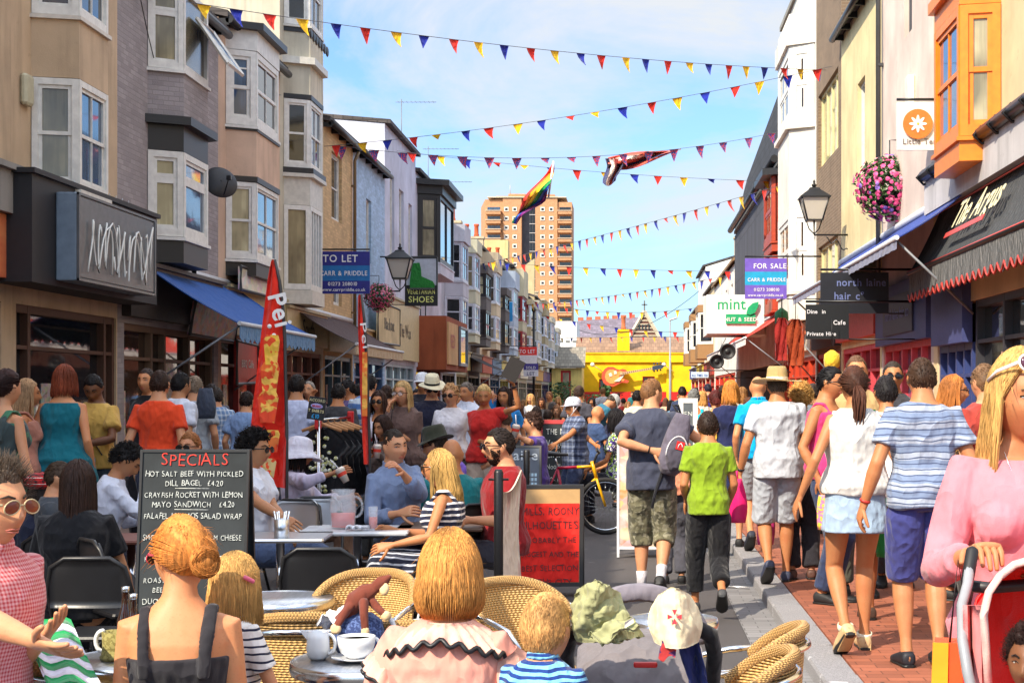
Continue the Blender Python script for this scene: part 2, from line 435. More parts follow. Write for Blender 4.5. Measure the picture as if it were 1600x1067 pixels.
def window(fr, u0, u1, z0, z1, d, parent, fm=None, pane='dark', style='sash', w=.055, sill=True, name='window'):
 fm = fm or WHITE; mb = MB(); th = .05
 fr.box(mb, u0, u0+w, z0, z1, d-.06, d+.02); fr.box(mb, u1-w, u1, z0, z1, d-.06, d+.02)
 fr.box(mb, u0+w, u1-w, z1-w*1.1, z1, d-.06, d+.018); fr.box(mb, u0+w, u1-w, z0, z0+w*1.4, d-.06, d+.018)
 zm = z0+(z1-z0)*.5; iw = w*.62
 a, b = u0+w, u1-w
 def sash(za, zb, dd):
  fr.box(mb, a, a+iw, za, zb, d-.05, dd); fr.box(mb, b-iw, b, za, zb, d-.05, dd)
  fr.box(mb, a+iw, b-iw, zb-iw, zb, d-.05, dd-.002); fr.box(mb, a+iw, b-iw, za, za+iw, d-.05, dd-.002)
 if style in ('sash', 'sashv'):
  sash(zm-.02, z1-w*1.1, d-.004); sash(z0+w*1.4, zm+.03, d-.022)
  if style == 'sashv': fr.box(mb, (a+b)/2-.012, (a+b)/2+.012, z0+w, z1-w, d-.05, d-.012)
 elif style == 'upvc':
  zt = z0+(z1-z0)*.68
  sash(zt+.02, z1-w*1.1, d-.004); sash(z0+w*1.4, zt-.02, d-.004)
  fr.box(mb, a, b, zt-.02, zt+.02, d-.05, d-.008)
 elif style.startswith('v'):
  k = int(style[1:])
  for i in range(1, k): 
   uu = a+(b-a)*i/k; fr.box(mb, uu-.03, uu+.03, z0+w, z1-w, d-.05, d+.01)
 elif style == 'arch':
  sash(zm-.02, z1-w*1.1, d-.004); sash(z0+w*1.4, zm+.03, d-.022)
  fr.box(mb, a, b, z1-(z1-z0)*.25, z1-(z1-z0)*.25+.03, d-.05, d-.01)
 if sill: fr.box(mb, u0-.04, u1+.04, z0-.07, z0, d-.06, d+.09)
 o = mb.build(name, fm, parent)
 p = MB(); fr.box(p, u0+w*.5, u1-w*.5, z0+w*.5, z1-w*.5, d-.056, d-.034); p.build('pane', PANES[pane], o)
 return o
def bay(root, fr, ua, ub, d, ca, levels, wallm, fm=None, mats=None):
 foot = [(ua, 0), (ua+ca, d), (ub-ca, d), (ub, 0)]
 sgn = 1 if fr.n.x > 0 else -1
 mb = MB(); ms = [wallm, mats or wallm, BLACK]
 for L in levels:
  z0, z1, kind = L[:3]; o = L[3] if len(L) > 3 else {}
  if kind == 'win':
   inner = [(ua+.09, -.02), (ua+ca+.09, d-.09), (ub-ca-.09, d-.09), (ub-.09, -.02)]
   mb.prism(inner, lambda u, v, q: fr.p(u, q, v), z0, z1, 2)
   for i in range(3):
    p, q = foot[i], foot[i+1]
    P0, P1 = fr.p(p[0], 0, p[1]), fr.p(q[0], 0, q[1]); v = P1-P0
    f = Fr((P0.x, P0.y), (v.x, v.y), (sgn*v.y, -sgn*v.x))
    st = o.get('styles', ('sash', 'sashv', 'sash'))[i]; pn = o.get('panes', ('dark', 'sky', 'dark'))[i]
    window(f, .01, v.length-.01, z0+.01, z1-.01, -.012, root, o.get('fm', fm), pn, st, o.get('w', .075), False)
   e = .04; ex = [(ua-e, -.02), (ua+ca-e, d+e), (ub-ca+e, d+e), (ub+e, -.02)]
   mb.prism(ex, lambda u, v, q: fr.p(u, q, v), z0-.05, z0, 1)
  else:
   e = {'wall': 0, 'trim': o.get('e', .05), 'black': o.get('e', .0)}[kind]
   ex = [(ua-e, -.05), (ua+ca-e*.6, d+e), (ub-ca+e*.6, d+e), (ub+e, -.05)]
   mb.prism(ex, lambda u, v, q: fr.p(u, q, v), z0, z1, {'wall': 0, 'trim': 1, 'black': 2}[kind])
 return mb.build('bay', ms, root)
def house(name, label, side, ya, yb, H, wallm, wins=(), shop=None, roof=None, depth=9.0, group='terrace houses along the street', fm=None, gutter=True, rise=1.8, backH=None, roofm=None):
 X = XL if side == 'L' else XR; sg = 1 if side == 'L' else -1
 root = thing(name, label, 'house' if 'house' in name else 'building', (X-sg*depth/2, (ya+yb)/2, 0), 0, group)
 fr = Fr((X, ya), (0, 1), (sg, 0)); L = yb-ya
 holes = [w[:4] for w in wins]
 if shop: holes.append((shop[0], shop[1], 0.02, shop[2]))
 mb = MB(); wall_holes(mb, fr, 0, L, 0, H, holes, .16)
 bh = backH or H
 D = -depth
 for u in (0, L): mb.add([fr.p(u, 0), fr.p(u, H), fr.p(u, H+(rise if roof == 'pitch' else 0), D/2), fr.p(u, bh, D), fr.p(u, 0, D)], [(0,1,2,3,4)])
 mb.add([fr.p(0, 0, D), fr.p(L, 0, D), fr.p(L, bh, D), fr.p(0, bh, D)], [(0,1,2,3)])
 if shop:                                   # near-black block behind the shop opening, the dimness painted on
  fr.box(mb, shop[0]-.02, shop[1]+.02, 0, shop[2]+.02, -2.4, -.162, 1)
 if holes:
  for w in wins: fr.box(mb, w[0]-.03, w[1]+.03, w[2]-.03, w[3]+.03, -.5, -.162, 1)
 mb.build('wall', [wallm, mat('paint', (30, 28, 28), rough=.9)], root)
 rb = MB()
 if roof == 'pitch':
  e = .18
  rb.hexa([fr.p(-.03, H+.0, e), fr.p(L+.03, H, e), fr.p(L+.03, H+rise, D/2), fr.p(-.03, H+rise, D/2), fr.p(-.03, H+.12, e), fr.p(L+.03, H+.12, e), fr.p(L+.03, H+rise+.14, D/2), fr.p(-.03, H+rise+.14, D/2)])
  rb.hexa([fr.p(-.03, H+rise, D/2), fr.p(L+.03, H+rise, D/2), fr.p(L+.03, bh, D-.1), fr.p(-.03, bh, D-.1), fr.p(-.03, H+rise+.13, D/2), fr.p(L+.03, H+rise+.13, D/2), fr.p(L+.03, bh+.13, D-.1), fr.p(-.03, bh+.13, D-.1)])
  rb.build('roof', roofm or mat('tiles', (84, 78, 76)), root)
 else:
  fr.box(rb, -.04, L+.04, H, H+.14, D-.04, .08); rb.build('roof', roofm or mat('plaster', (150, 146, 136)), root)
 if gutter:
  g = MB(); g.tube([fr.p(0, H-.04, .2), fr.p(L, H-.04, .2)], .075, 8)
  for i in range(int(L/1.0)+1): fr.box(g, min(i*1.0, L-.05), min(i*1.0, L-.05)+.04, H-.14, H-.02, .005, .19)
  g.build('gutter', BLACK, root)
 for w in wins:
  window(fr, w[0], w[1], w[2], w[3], -.10, root, (w[6] if len(w) > 6 else fm), w[4] if len(w) > 4 else 'dark', w[5] if len(w) > 5 else 'sash')
 return root, fr
def drainpipe(root, fr, u, z0, z1, m=None):
 g = MB(); g.tube([fr.p(u, z0, .09), fr.p(u, z1-.3, .09), fr.p(u, z1-.05, .2)], .045, 8)
 z = z0+.6
 while z < z1-.4: fr.box(g, u-.06, u+.06, z, z+.05, .003, .10); z += 1.7
 g.build('drainpipe', m or BLACK, root)
def shopfront(root, fr, u0, u1, zt, frame, posts, pane='black', riser=.45, door=None, goods=None):
 """timber shop window: stall riser, posts, transom, glass"""
 mb = MB(); d = -.12
 fr.box(mb, u0, u1, 0, riser, -.16, -.02)
 us = [u0+(u1-u0)*q for q in posts]
 for u in [u0, *us, u1-.09]: fr.box(mb, u, u+.09, riser if door is None or not (door[0] <= u <= door[1]) else 0, zt, -.16, -.03)
 fr.box(mb, u0+.09, u1-.09, zt-.1, zt, -.16, -.033); fr.box(mb, u0+.09, u1-.09, zt*.8, zt*.8+.05, -.16, -.036)
 o = mb.build('shopfront', frame, root)
 p = MB(); fr.box(p, u0+.05, u1-.05, riser-.02, zt-.05, -.155, -.13)
 p.build('pane', PANES[pane], o)
 if goods:
  g = MB(); rng = random.Random(int(u0*97+u1*13))
  u = u0+.2
  while u < u1-.3:
   w = rng.uniform(.12, .4); h = rng.uniform(.2, .8); z = riser+rng.choice((.02, .5, .95))
   if z+h < zt-.15: fr.box(g, u, u+w, z, z+h, -.128, -.118, rng.randrange(len(goods)))
   u += w+rng.uniform(.1, .35)
  if g.v: g.build('window_display', [mat('mosaic', c, s=14, c2=(90, 80, 70)) for c in goods], o)
 return o
def fascia(root, fr, u0, u1, z0, z1, col, text='', tcol=(230, 225, 210), size=.3, d=.14, name='fascia', **k):
 mb = MB(); fr.box(mb, u0, u1, z0, z1, -.02, d)
 fr.box(mb, u0-.04, u1+.04, z1, z1+.06, -.02, d+.07, 2)
 if text:
  sg = 1 if fr.n.x > 0 else -1
  um, zm = (u0+u1)/2, (z0+z1)/2-size*.33
  text_into(mb, text, lambda x, y, q: fr.p(um+sg*x*(1), zm+y, d+.006+q), size, 1, **k)
 return mb.build(name, [mat('paint', col, rough=.5), mat('paint', tcol, rough=.5), mat('paint', tuple(int(c*.8) for c in col))], root)
def chimney(root, x, y, z, n=3, stackm=None, along='y', pot=(196, 92, 52), h=1.1):
 mb = MB(); w, l = .32, .3*n
 a, b = (w, l) if along == 'y' else (l, w)
 mb.box((x-a, y-b, z), (x+a, y+b, z+h)); mb.box((x-a-.06, y-b-.06, z+h), (x+a+.06, y+b+.06, z+h+.12))
 for i in range(n):
  o = (i-(n-1)/2)*.52; c = (x, y+o) if along == 'y' else (x+o, y)
  mb.lathe([(.13, 0), (.15, .1), (.12, .14), (.11, .55), (.15, .6), (.13, .68), (.09, .68)], (c[0], c[1], z+h+.12), 12, 1)
 mb.build('chimney', [stackm or mat('plaster', (196, 180, 150)), mat('plaster', pot)], root)
def U(px, ya, X=XL): return yat(px, X)-ya      # facade offset of a photo column
# ================= left side ==================
beige = mat('plaster', (204, 178, 146), dirt=.3); greyw = mat('brick', (156, 148, 148), mortar=(146, 138, 138))
r0, f0 = house('shop_house', 'pale rendered house at the left edge with a red shop sign and grilled window', 'L', 3.0, 18.6, 10.0, beige, shop=(9.2, 15.3, 2.75), gutter=False)
shopfront(r0, f0, 9.2, 15.3, 2.75, mat('paint', (60, 48, 40)), (.33, .66), 'black', goods=[(180, 60, 40), (210, 190, 120)])
mb = MB(); f0.box(mb, 8, 15.5, 3.75, 4.25, -.02, .3); f0.box(mb, 8, 15.55, 4.25, 4.32, -.02, .36); mb.build('ledge', mat('plaster', (150, 146, 140)), r0)
mb = MB()                                                         # red and orange illuminated sign board, unlit
f0.box(mb, 8, 15.45, 3.0, 3.74, .0, .22); m = NT('sunset'); 
_f = m.noise(1.0, 3, m.mapping((1, .5, 1.6))); m.base(m.mix(m.ramp(_f, 0, 1, .35, .65), C(190, 40, 44), C(236, 150, 96))); m.set(Roughness=.3)
mb.build('sign_board', m.m, r0)
mb = MB()                                                         # diamond grille
gf = Fr((XL, 3.0), (0, 1), (1, 0))
for k in range(60):
 u = 9.4+k*.16
 for s_ in (-1, 1):
  a, b = gf.p(u, .5, -.02), gf.p(u+s_*1.05, 2.6, -.02)
  if u+s_*1.05 < 9.3 or u+s_*1.05 > 15.2 or u > 15.2: continue
  mb.tube([a, b], .007, 4)
mb.build('grille', BLACK, r0)
ya = 18.6; r1, f1 = house('bay_house', 'beige rendered house with sash bay windows above the black shop with the neon sign', 'L', ya, 22.45, 10.0, beige, shop=(.15, 3.8, 2.75), gutter=False)
bu, be = yat(48, XL)-ya, yat(170, -6.95)-ya+.12
bay(r1, f1, bu, be, .55, .15, [(3.4, 4.22, 'black'), (4.22, 5.62, 'win', dict(panes=('blind', 'sky', 'dark'))), (5.62, 6.40, 'wall'),
 (6.40, 8.0, 'win', dict(panes=('brown', 'dark', 'dark'))), (8.0, 8.8, 'wall')], beige, WHITE, mat('paint', (214, 206, 192)))
fr7 = Fr((-6.98, 0), (0, 1), (1, 0))
y0, y1 = yat(50, -6.98), yat(245, -6.98)
mb = MB(); fr7.box(mb, y0, y1, zon(50, 440, -6.98), zon(50, 270, -6.98), -.5, 0); fr7.box(mb, y0-.05, y1+.03, zon(50, 270, -6.98), zon(50, 262, -6.98), -.5, .05)
mb.build('fascia', mat('paint', (34, 33, 36), rough=.6), r1)
brown = mat('wood', (86, 56, 40))
shopfront(r1, f1, .15, 3.8, 2.75, brown, (.12, .88), 'dark', goods=[(150, 168, 120), (190, 180, 140), (120, 110, 80)])
mb = MB(); mb2 = MB()
for i in range(9):
 u = bu+.1+i*.26; mb.tube([f1.p(u, 4.22, .5), f1.p(u+.03, 4.34, .5)], .004, 4); mb.tube([f1.p(u+.05, 4.22, .5), f1.p(u-.02, 4.33, .52)], .004, 4)
mb.build('bird_spikes', mat('chrome', rough=.4), r1)
mb = MB(); x_, y_, z_ = XL, yat(38, XL), zon(38, 142, XL); mb.rbox((x_, y_-.16, z_-.19), (x_+.09, y_+.1, z_+.19), .03); mb.build('alarm_box', mat('paint', (196, 190, 160)), r0)
ya, yb = 22.45, 27.95; r2, f2 = house('bay_house', 'grey painted brick house with an open casement and black panelled bay below', 'L', ya, yb, 8.2, greyw, shop=(.3, 5.2, 2.7), roof='pitch', rise=1.2)
u0, u1 = yat(230, XL)-ya, yat(326, -7.05)-ya+.15
bay(r2, f2, u0, u1, .48, .3, [(3.7, 4.1, 'black'), (4.1, 5.45, 'win', dict(styles=('upvc', 'upvc', 'upvc'), panes=('cream', 'sky', 'dark'), w=.09)), (5.45, 5.85, 'black'),
 (5.85, 5.98, 'black', dict(e=.14)), (5.98, 6.72, 'wall'), (6.72, 8.05, 'win', dict(styles=('upvc', 'v1', 'v1'), panes=('blind', 'blind', 'dark')))], greyw, WHITE, WHITE)
drainpipe(r2, f2, u1+.25, 3.5, 8.15)
P0 = f2.p(u0+.95, 7.7, .5); mb = MB()
cf = [P0, P0+Vector((0, .95, 0)), P0+Vector((.5, .95, -.72)), P0+Vector((.5, 0, -.72))]
for i in range(4): mb.tube([cf[i], cf[(i+1) % 4]], .035, 4, smooth=False)
o = mb.build('casement', WHITE, r2); mb = MB(); mb.sheet([[cf[0], cf[1]], [cf[3], cf[2]]], .01); mb.build('pane', PANES['sky'], o)
fascia(r2, f2, .2, 5.3, 2.8, 3.6, (52, 44, 40))
shopfront(r2, f2, .3, 5.2, 2.7, mat('wood', (110, 84, 62)), (.28, .42, .7), 'brown', goods=[(190, 150, 110), (120, 100, 80)])
t = thing('satellite_dish', 'black satellite dish fixed beside the grey house bay', 'dish', tuple(at(347, 282, 26.6)))
mb = MB(); c = at(347, 282, 26.6); M_ = Euler((math.radians(72), 0, math.radians(35))).to_matrix()
prof = [(0.001, 0), (.12, .012), (.22, .04), (.30, .08), (.305, .085), (.3, .095), (.22, .055), (.12, .027), (.001, .015)]
mb.rings([[c+M_@Vector((r*math.cos(2*PI*q/28), r*math.sin(2*PI*q/28)*.95, -z)) for q in range(28)] for r, z in prof], 0, True)
mb.build('dish', mat('paint', (38, 38, 42), rough=.5), t)
mb = MB(); mb.tube([c+M_@Vector((0, -.28, 0)), c+M_@Vector((0, -.1, .32))], .012, 6); mb.rbox(tuple(c+M_@Vector((0, -.1, .32))-Vector((.04,.04,.04))), tuple(c+M_@Vector((0, -.1, .32))+Vector((.04,.04,.04)))); mb.build('receiver_arm', BLACK, t)
mb = MB(); mb.tube([c, Vector((XL, c.y+.1, c.z-.1))], .025, 6); mb.build('bracket', BLACK, t)
pinkb = mat('plaster', (214, 182, 156), dirt=.25); ya, yb = 27.95, 32.85
r3, f3 = house('bay_house', 'pinkish beige house with a two storey bay under a black roof edge', 'L', ya, yb, 8.5, pinkb, shop=(.2, 4.7, 2.7), roof='pitch', rise=1.0)
u0, u1 = yat(352, XL)-ya, yat(437, -7.02)-ya+.1
bay(r3, f3, u0, u1, .5, .3, [(3.85, 4.15, 'black'), (4.15, 5.6, 'win', dict(panes=('cream', 'sky', 'dark'))), (5.6, 5.7, 'black', dict(e=.03)), (5.7, 6.55, 'wall'), (6.55, 6.64, 'black', dict(e=.03)),
 (6.64, 8.05, 'win', dict(styles=('arch', 'sashv', 'sash'), panes=('sky', 'dark', 'dark'), w=.1)), (8.05, 8.42, 'trim', dict(e=.02)), (8.42, 8.55, 'black', dict(e=.16))], pinkb, WHITE, WHITE)
fascia(r3, f3, .1, 4.8, 2.75, 3.6, (206, 190, 140))
shopfront(r3, f3, .2, 4.7, 2.7, mat('paint', (150, 40, 34)), (.3, .62), 'black', goods=[(200, 60, 50), (220, 200, 170)])
towm = mat('plaster', (206, 198, 176), dirt=.35); ya, yb = 32.85, 37.5
r4, f4 = house('tower_house', 'tall grey cream house whose bay runs up three floors past the bunting', 'L', ya, yb, 12.4, towm, shop=(.2, 4.4, 2.6), gutter=False)
u0, u1 = yat(443, XL)-ya, yat(503, -7.02)-ya+.1
bay(r4, f4, u0, u1, .52, .28, [(3.6, 3.9, 'trim'), (3.9, 5.75, 'win', dict(styles=('v1', 'v4', 'v1'), panes=('blind', 'sky', 'dark'), w=.09)), (5.75, 6.35, 'trim', dict(e=.0)), (6.35, 6.43, 'trim', dict(e=.09)), (6.43, 6.55, 'black', dict(e=.08)),
 (6.55, 8.05, 'win', dict(panes=('dark', 'sky', 'dark'))), (8.05, 8.15, 'black', dict(e=.03)), (8.15, 8.8, 'wall'), (8.8, 8.95, 'trim', dict(e=.12)), (8.95, 9.5, 'wall'), (9.5, 9.65, 'black', dict(e=.02)),
 (9.65, 11.2, 'win', dict(panes=('dark', 'dark', 'dark'))), (11.2, 12.3, 'wall')], towm, WHITE, mat('paint', (206, 202, 190)))
mb = MB()
for i in range(7):
 P_ = f4.p(u0+.3+i*.3, 9.5, .53); mb.lathe([(.14, -.0), (.14, .02)], (0, 0, 0), 12) if False else mb.ball(P_, (.03, .15, .12), 10, 6)
mb.build('scalloped_trim', BLACK, r4)
fascia(r4, f4, .1, 4.5, 2.75, 3.5, (196, 176, 130), 'South', (40, 34, 30), .5, jitter=.1)
shopfront(r4, f4, .2, 4.4, 2.6, mat('wood', (120, 70, 50)), (.25, .5, .75), 'dark', goods=[(240, 230, 220), (210, 120, 130), (160, 190, 210)])
tanb = mat('brick', (204, 172, 126), mortar=(190, 160, 120)); ya, yb = 37.5, 41.5
def upwins(ya, px0, px1, z0, z1, pane='dark', X=XL): return (yat(px0, X)-ya, yat(px1, X)-ya, z0, z1, pane)
r5, f5 = house('brick_house', 'tan painted brick house with tall recessed sash windows beside the pale blue one', 'L', ya, yb, 8.3, tanb,
   [upwins(ya, 518, 534, 6.05, 7.75), upwins(ya, 521, 534, 3.9, 5.2)], shop=(.2, 3.8, 2.6), roof='pitch', rise=1.0)
drainpipe(r5, f5, 3.8, 3.2, 8.2, mat('paint', (120, 100, 70)))
fascia(r5, f5, .1, 3.9, 2.7, 3.35, (206, 190, 150))
shopfront(r5, f5, .2, 3.8, 2.6, mat('paint', (90, 120, 140)), (.3, .62), 'dark', goods=[(220, 220, 210), (180, 90, 60)])
blue = mat('brick', (170, 198, 226), mortar=(164, 192, 220)); ya, yb = 41.5, 46.9
r6, f6 = house('brick_house', 'pale blue painted brick house with one tall sash window under mossy eaves', 'L', ya, yb, 8.3, blue,
   [upwins(ya, 572, 580, 5.4, 7.2, 'dark')], shop=(.2, 5.1, 2.6), roof='pitch', rise=1.2, roofm=mat('tiles', (90, 84, 60)))
fascia(r6, f6, .1, 5.3, 2.7, 3.4, (206, 176, 120))
shopfront(r6, f6, .2, 5.1, 2.6, mat('paint', (60, 90, 130)), (.3, .62), 'dark', goods=[(230, 230, 220), (180, 190, 60)])
pale = mat('plaster', (208, 212, 228), dirt=.15); ya, yb = 46.9, 53.6
r7, f7 = house('gabled_house', 'tall bluish white gabled house with three slit windows and sunlit side wall', 'L', ya, yb, 9.9, pale,
   [(1.0, 1.9, 6.0, 8.5, 'sky'), (2.9, 3.9, 5.5, 8.3, 'sky'), (5.0, 5.9, 5.4, 8.1, 'sky')], shop=(.2, 6.4, 2.6), gutter=False, depth=12, rise=.5, roof='pitch')
fascia(r7, f7, .1, 6.6, 2.75, 4.6, (206, 188, 140), 'The Wax', (70, 60, 50), .6, jitter=.1)
shopfront(r7, f7, .2, 6.4, 2.6, mat('paint', (170, 190, 200)), (.25, .5, .75), 'dark', goods=[(200, 210, 220)])
ya, yb = 53.6, 61.0; lav = mat('plaster', (210, 210, 220), dirt=.2)
r8, f8 = house('bay_house', 'bluish white house with a glossy black first floor bay above the shoe sign', 'L', ya, yb, 9.4, lav, shop=(.2, 7.1, 2.6), depth=12, gutter=False, roof='pitch', rise=.6)
bay(r8, f8, .5, 5.4, .75, .35, [(5.9, 6.3, 'trim', dict(e=.02)), (6.3, 8.7, 'win', dict(fm=BLACK, styles=('sash', 'v2', 'sash'), panes=('blind', 'sky', 'dark'), w=.12)), (8.7, 9.0, 'black', dict(e=.1)), (9.0, 9.2, 'black', dict(e=.35))], lav, BLACK, lav)
window(f8, 1.2, 2.6, 3.2, 5.0, .01, r8, BLACK, 'dark')
mb = MB(); mb.box((XL-.05, 54.2, 2.5), (XL+1.0, 61.2, 4.4)); mb.box((XL+.95, 54.4, 2.7), (XL+1.06, 57.4, 4.2), 1)
o = mb.build('copper_box_front', [mat('plaster', (160, 84, 50)), mat('plaster', (220, 176, 122))], r8)
fr8 = Fr((XL+1.06, 0), (0, 1), (1, 0)); window(fr8, 58.0, 60.6, 2.7, 4.2, .02, r8, mat('paint', (120, 130, 140)), 'sky', 'v1', .08, False)
mb = MB(); text_into(mb, 'RED', lambda x, y, d: Vector((XL+1.08+d, 55.6+x, 3.3+y)), .7); mb.build('lettering', mat('paint', (170, 30, 24)), r8)
shopfront(r8, f8, .2, 7.1, 2.6, mat('paint', (150, 50, 30)), (.3, .6), 'black', goods=[(230, 190, 60), (200, 60, 40)])
cols = [((196, 198, 206), 'lavender white'), ((206, 204, 176), 'pale lemon'), ((104, 100, 98), 'dark grey'), ((206, 190, 160), 'white'), ((90, 84, 82), 'charcoal'), ((176, 190, 206), 'bluish'), ((198, 190, 160), 'cream'),
  ((190, 176, 140), 'sand coloured'), ((200, 194, 176), 'ivory'), ((176, 160, 124), 'ochre'), ((206, 198, 176), 'buttermilk'), ((190, 186, 170), 'stone grey')]
edges = [61.0, 66.0, 71.0, 76.5, 82.0, 88.0, 95.0, 103.0, 111.0, 120.0, 130.0, 141.0, 152.0]
tops = [8.6, 8.5, 7.8, 8.9, 7.5, 8.9, 9.6, 8.2, 8.6, 9.2, 8.4, 7.9]
LABF = ['lavender white bay house just beyond the glossy black bay', 'pale lemon bay house with orange chimney pots second beyond the black bay', 'dark grey house carrying a black bay behind the second street lamp',
  'narrow pale sandy house with sash bay between two dark houses', 'charcoal house with bracketed black bay in the far terrace', 'bluish white bay house hung with a blue banner', 'cream house with a tall sunlit end wall and dark red bay',
  'sand coloured house behind the far to let boards', 'ivory house with a low parapet in the far terrace', 'ochre gabled house with a black wall pipe far down the left side', 'buttermilk house near the far left end of the terrace', 'stone grey last house of the left terrace']
for i in range(12):
 (cc, nm), ya, yb, H = cols[i], edges[i], edges[i+1], tops[i]
 wm = mat('plaster', cc, dirt=.3); L = yb-ya
 r, f = house('bay_house' if i % 3 != 1 else 'terrace_house', LABF[i], 'L', ya, yb, H, wm, shop=(.3, L-.3, 2.5), roof='pitch', rise=1.3, gutter=(i % 2 == 0))
 fm = BLACK if i in (2, 4) else (mat('paint', (150, 30, 36)) if i == 6 else mat('paint', (206, 212, 222)))
 bay(r, f, L*.18, L*.75, .7, .35, [(3.9, 4.3, 'wall'), (4.3, 5.6, 'win', dict(fm=fm)), (5.6, 6.2, 'trim', dict(e=.02)), (6.2, min(7.8, H-.5), 'win', dict(fm=fm, panes=(('dark', 'blind', 'cream')[i % 3], ('sky', 'dark', 'blind')[i % 3], 'dark'))), (min(7.8, H-.5), H-.1, 'trim', dict(e=.1))], wm, fm, wm)
 fc = [(60, 56, 52), (190, 170, 110), (40, 40, 44), (170, 60, 40), (60, 110, 150), (210, 190, 90), (120, 40, 60), (220, 210, 180), (90, 90, 90), (190, 140, 60), (70, 60, 110), (150, 60, 50)][i]
 fascia(r, f, .2, L-.2, 2.7, 3.5, fc)
 shopfront(r, f, .3, L-.3, 2.5, mat('paint', tuple(int(c*.7) for c in fc)), (.3, .65), 'dark', goods=[(230, 190, 60), (210, 120, 60)])
 if i in (0, 1, 3, 5, 7, 9, 11): chimney(r, XL-1.2, yb-.4, H+.05, 3 if i % 2 else 2, along='x', h=.9)
 if i == 6:
  mb = MB(); mb.box((XL-8, yb-1.5, H), (XL-.6, yb-.1, H+2.2)); mb.build('party_wall', mat('plaster', (222, 200, 140)), r)
 if i == 9:
  mb = MB(); mb.prism([(0, H), (4.4, H), (0, H+3.0)], lambda u, v, d: Vector((XL-u, ya+.1+d, v)), 0, .4); mb.build('gable', mat('plaster', (196, 178, 136)), r)
# ================= right side ==================
def RU(px, ya, X=XR): return yat(px, X)-ya
cream = mat('plaster', (226, 204, 160), dirt=.12); shell = mat('plaster', (226, 206, 192), dirt=.1)
ya, yb = 9.0, 23.3
q0, g0 = house('bay_house', 'cream house with a bright orange sash bay above the black newspaper awning', 'R', ya, yb, 10.5, cream, shop=(1, 14.0, 2.9), gutter=False)
orange = mat('paint', (236, 132, 28), rough=.4)
b0, b1 = yat(1565, XR)-ya, yat(1460, 4.1)-ya+.12
bay(q0, g0, b0, b1, .5, .12, [(4.55, 4.85, 'wall'), (4.85, 6.5, 'win', dict(fm=orange, styles=('sash', 'sashv', 'sash'), panes=('cream', 'sky', 'dark'), w=.1)), (6.5, 6.75, 'wall', ), (6.75, 6.9, 'trim', dict(e=.08))], orange, orange, orange)
def gutter_run(root, pts, r=.085):
 g = MB(); g.tube(pts, r, 8)
 a, b = Vector(pts[0]), Vector(pts[-1]); n = max(2, int((b-a).length/.7))
 for i in range(n): 
  p = a.lerp(b, i/(n-1)); g.tube([p+Vector((0, 0, .09)), p+Vector((-.1, 0, -.02)), p+Vector((0, 0, -.12)), p+Vector((.2, 0, -.1))], .022, 5)
 return g.build('gutter', BLACK, root)
gutter_run(q0, [(4.35, 10, 4.87), (4.35, 22.8, 4.87)])
mb = MB(); mb.box((4.38, 10, 4.3), (4.62, 22.9, 4.8)); mb.build('ledge', mat('plaster', (200, 196, 196)), q0)
navy = mat('paint', (62, 76, 130), rough=.4)
shopfront(q0, g0, 1, 11.6, 2.9, mat('paint', (60, 60, 66)), (.2, .45, .7, .85), 'dark', goods=[(220, 190, 70), (90, 130, 70), (80, 60, 50), (190, 170, 120)])
mb = MB(); g0.box(mb, 11.75, 13.9, 2.35, 3.3, -.02, .12); mb.build('fascia', [mat('paint', (70, 78, 130))], q0)
shopfront(q0, g0, 11.8, 14.0, 2.35, navy, (.22, .45, .7), 'sky', riser=.3)
ya, yb = 23.3, 28.1
q1, g1 = house('rendered_house', 'pinkish white rendered house with one slit window behind the flower sign', 'R', ya, yb, 11.0, shell, [(yat(1425, XR)-ya, yat(1413, XR)-ya, 7.6, 8.8, 'dark', 'v1', mat('paint', (90, 90, 96)))], shop=(.2, 4.6, 2.6), gutter=False)
mb = MB(); g1.box(mb, .0, 4.8, 2.5, 3.5, -.02, .12); mb.build('fascia', mat('paint', (60, 70, 120)), q1)
mb = MB(); g1.box(mb, 1.0, 3.8, 2.65, 3.3, .122, .15); text_into(mb, 'north laine hair co', lambda x, y, d: g1.p(2.4-x, 2.9+y, .152+d), .27, 1)
mb.build('name_board', [mat('paint', (44, 46, 62)), mat('paint', (120, 130, 180))], q1)
mb = MB(); mb.rbox(tuple(g1.p(1.5, 6.3, 0)-Vector((.12, 0, 0))), tuple(g1.p(1.8, 6.8, 0)+Vector((0, 0, 0))), .02); mb.build('alarm_box', mat('paint', (230, 226, 206)), q1)
pink = mat('paint', (226, 84, 96), rough=.45)
shopfront(q1, g1, .2, 4.6, 2.5, pink, (.2, .4, .6, .8), 'sky', riser=.3)
drainpipe(q1, g1, 4.65, 3.6, 10.4, mat('paint', (66, 66, 68)))
ya, yb = 28.1, 33.5; cream2 = mat('plaster', (232, 212, 160), dirt=.15)
q2, g2 = house('rendered_house', 'cream rendered house with dark eaves behind the hanging flower basket', 'R', ya, yb, 9.4, cream2, [(yat(1348, XR)-ya-.3, yat(1340, XR)-ya, 6.0, 7.9, 'cream', 'v1')], shop=(.2, 5.2, 2.6), roof='pitch', rise=1.1)
fascia(q2, g2, .1, 5.3, 2.75, 3.4, (216, 90, 80)); shopfront(q2, g2, .2, 5.2, 2.6, pink, (.25, .5, .75), 'dark', goods=[(230, 220, 90), (220, 90, 70), (110, 160, 80)])
mb = MB(); g2.box(mb, .1, 5.3, 3.41, 3.7, -.02, .5); mb.build('canopy_ledge', mat('paint', (50, 48, 50)), q2)
brick = mat('brick', (128, 106, 84), mortar=(150, 134, 112)); ya, yb = 33.5, 38.0
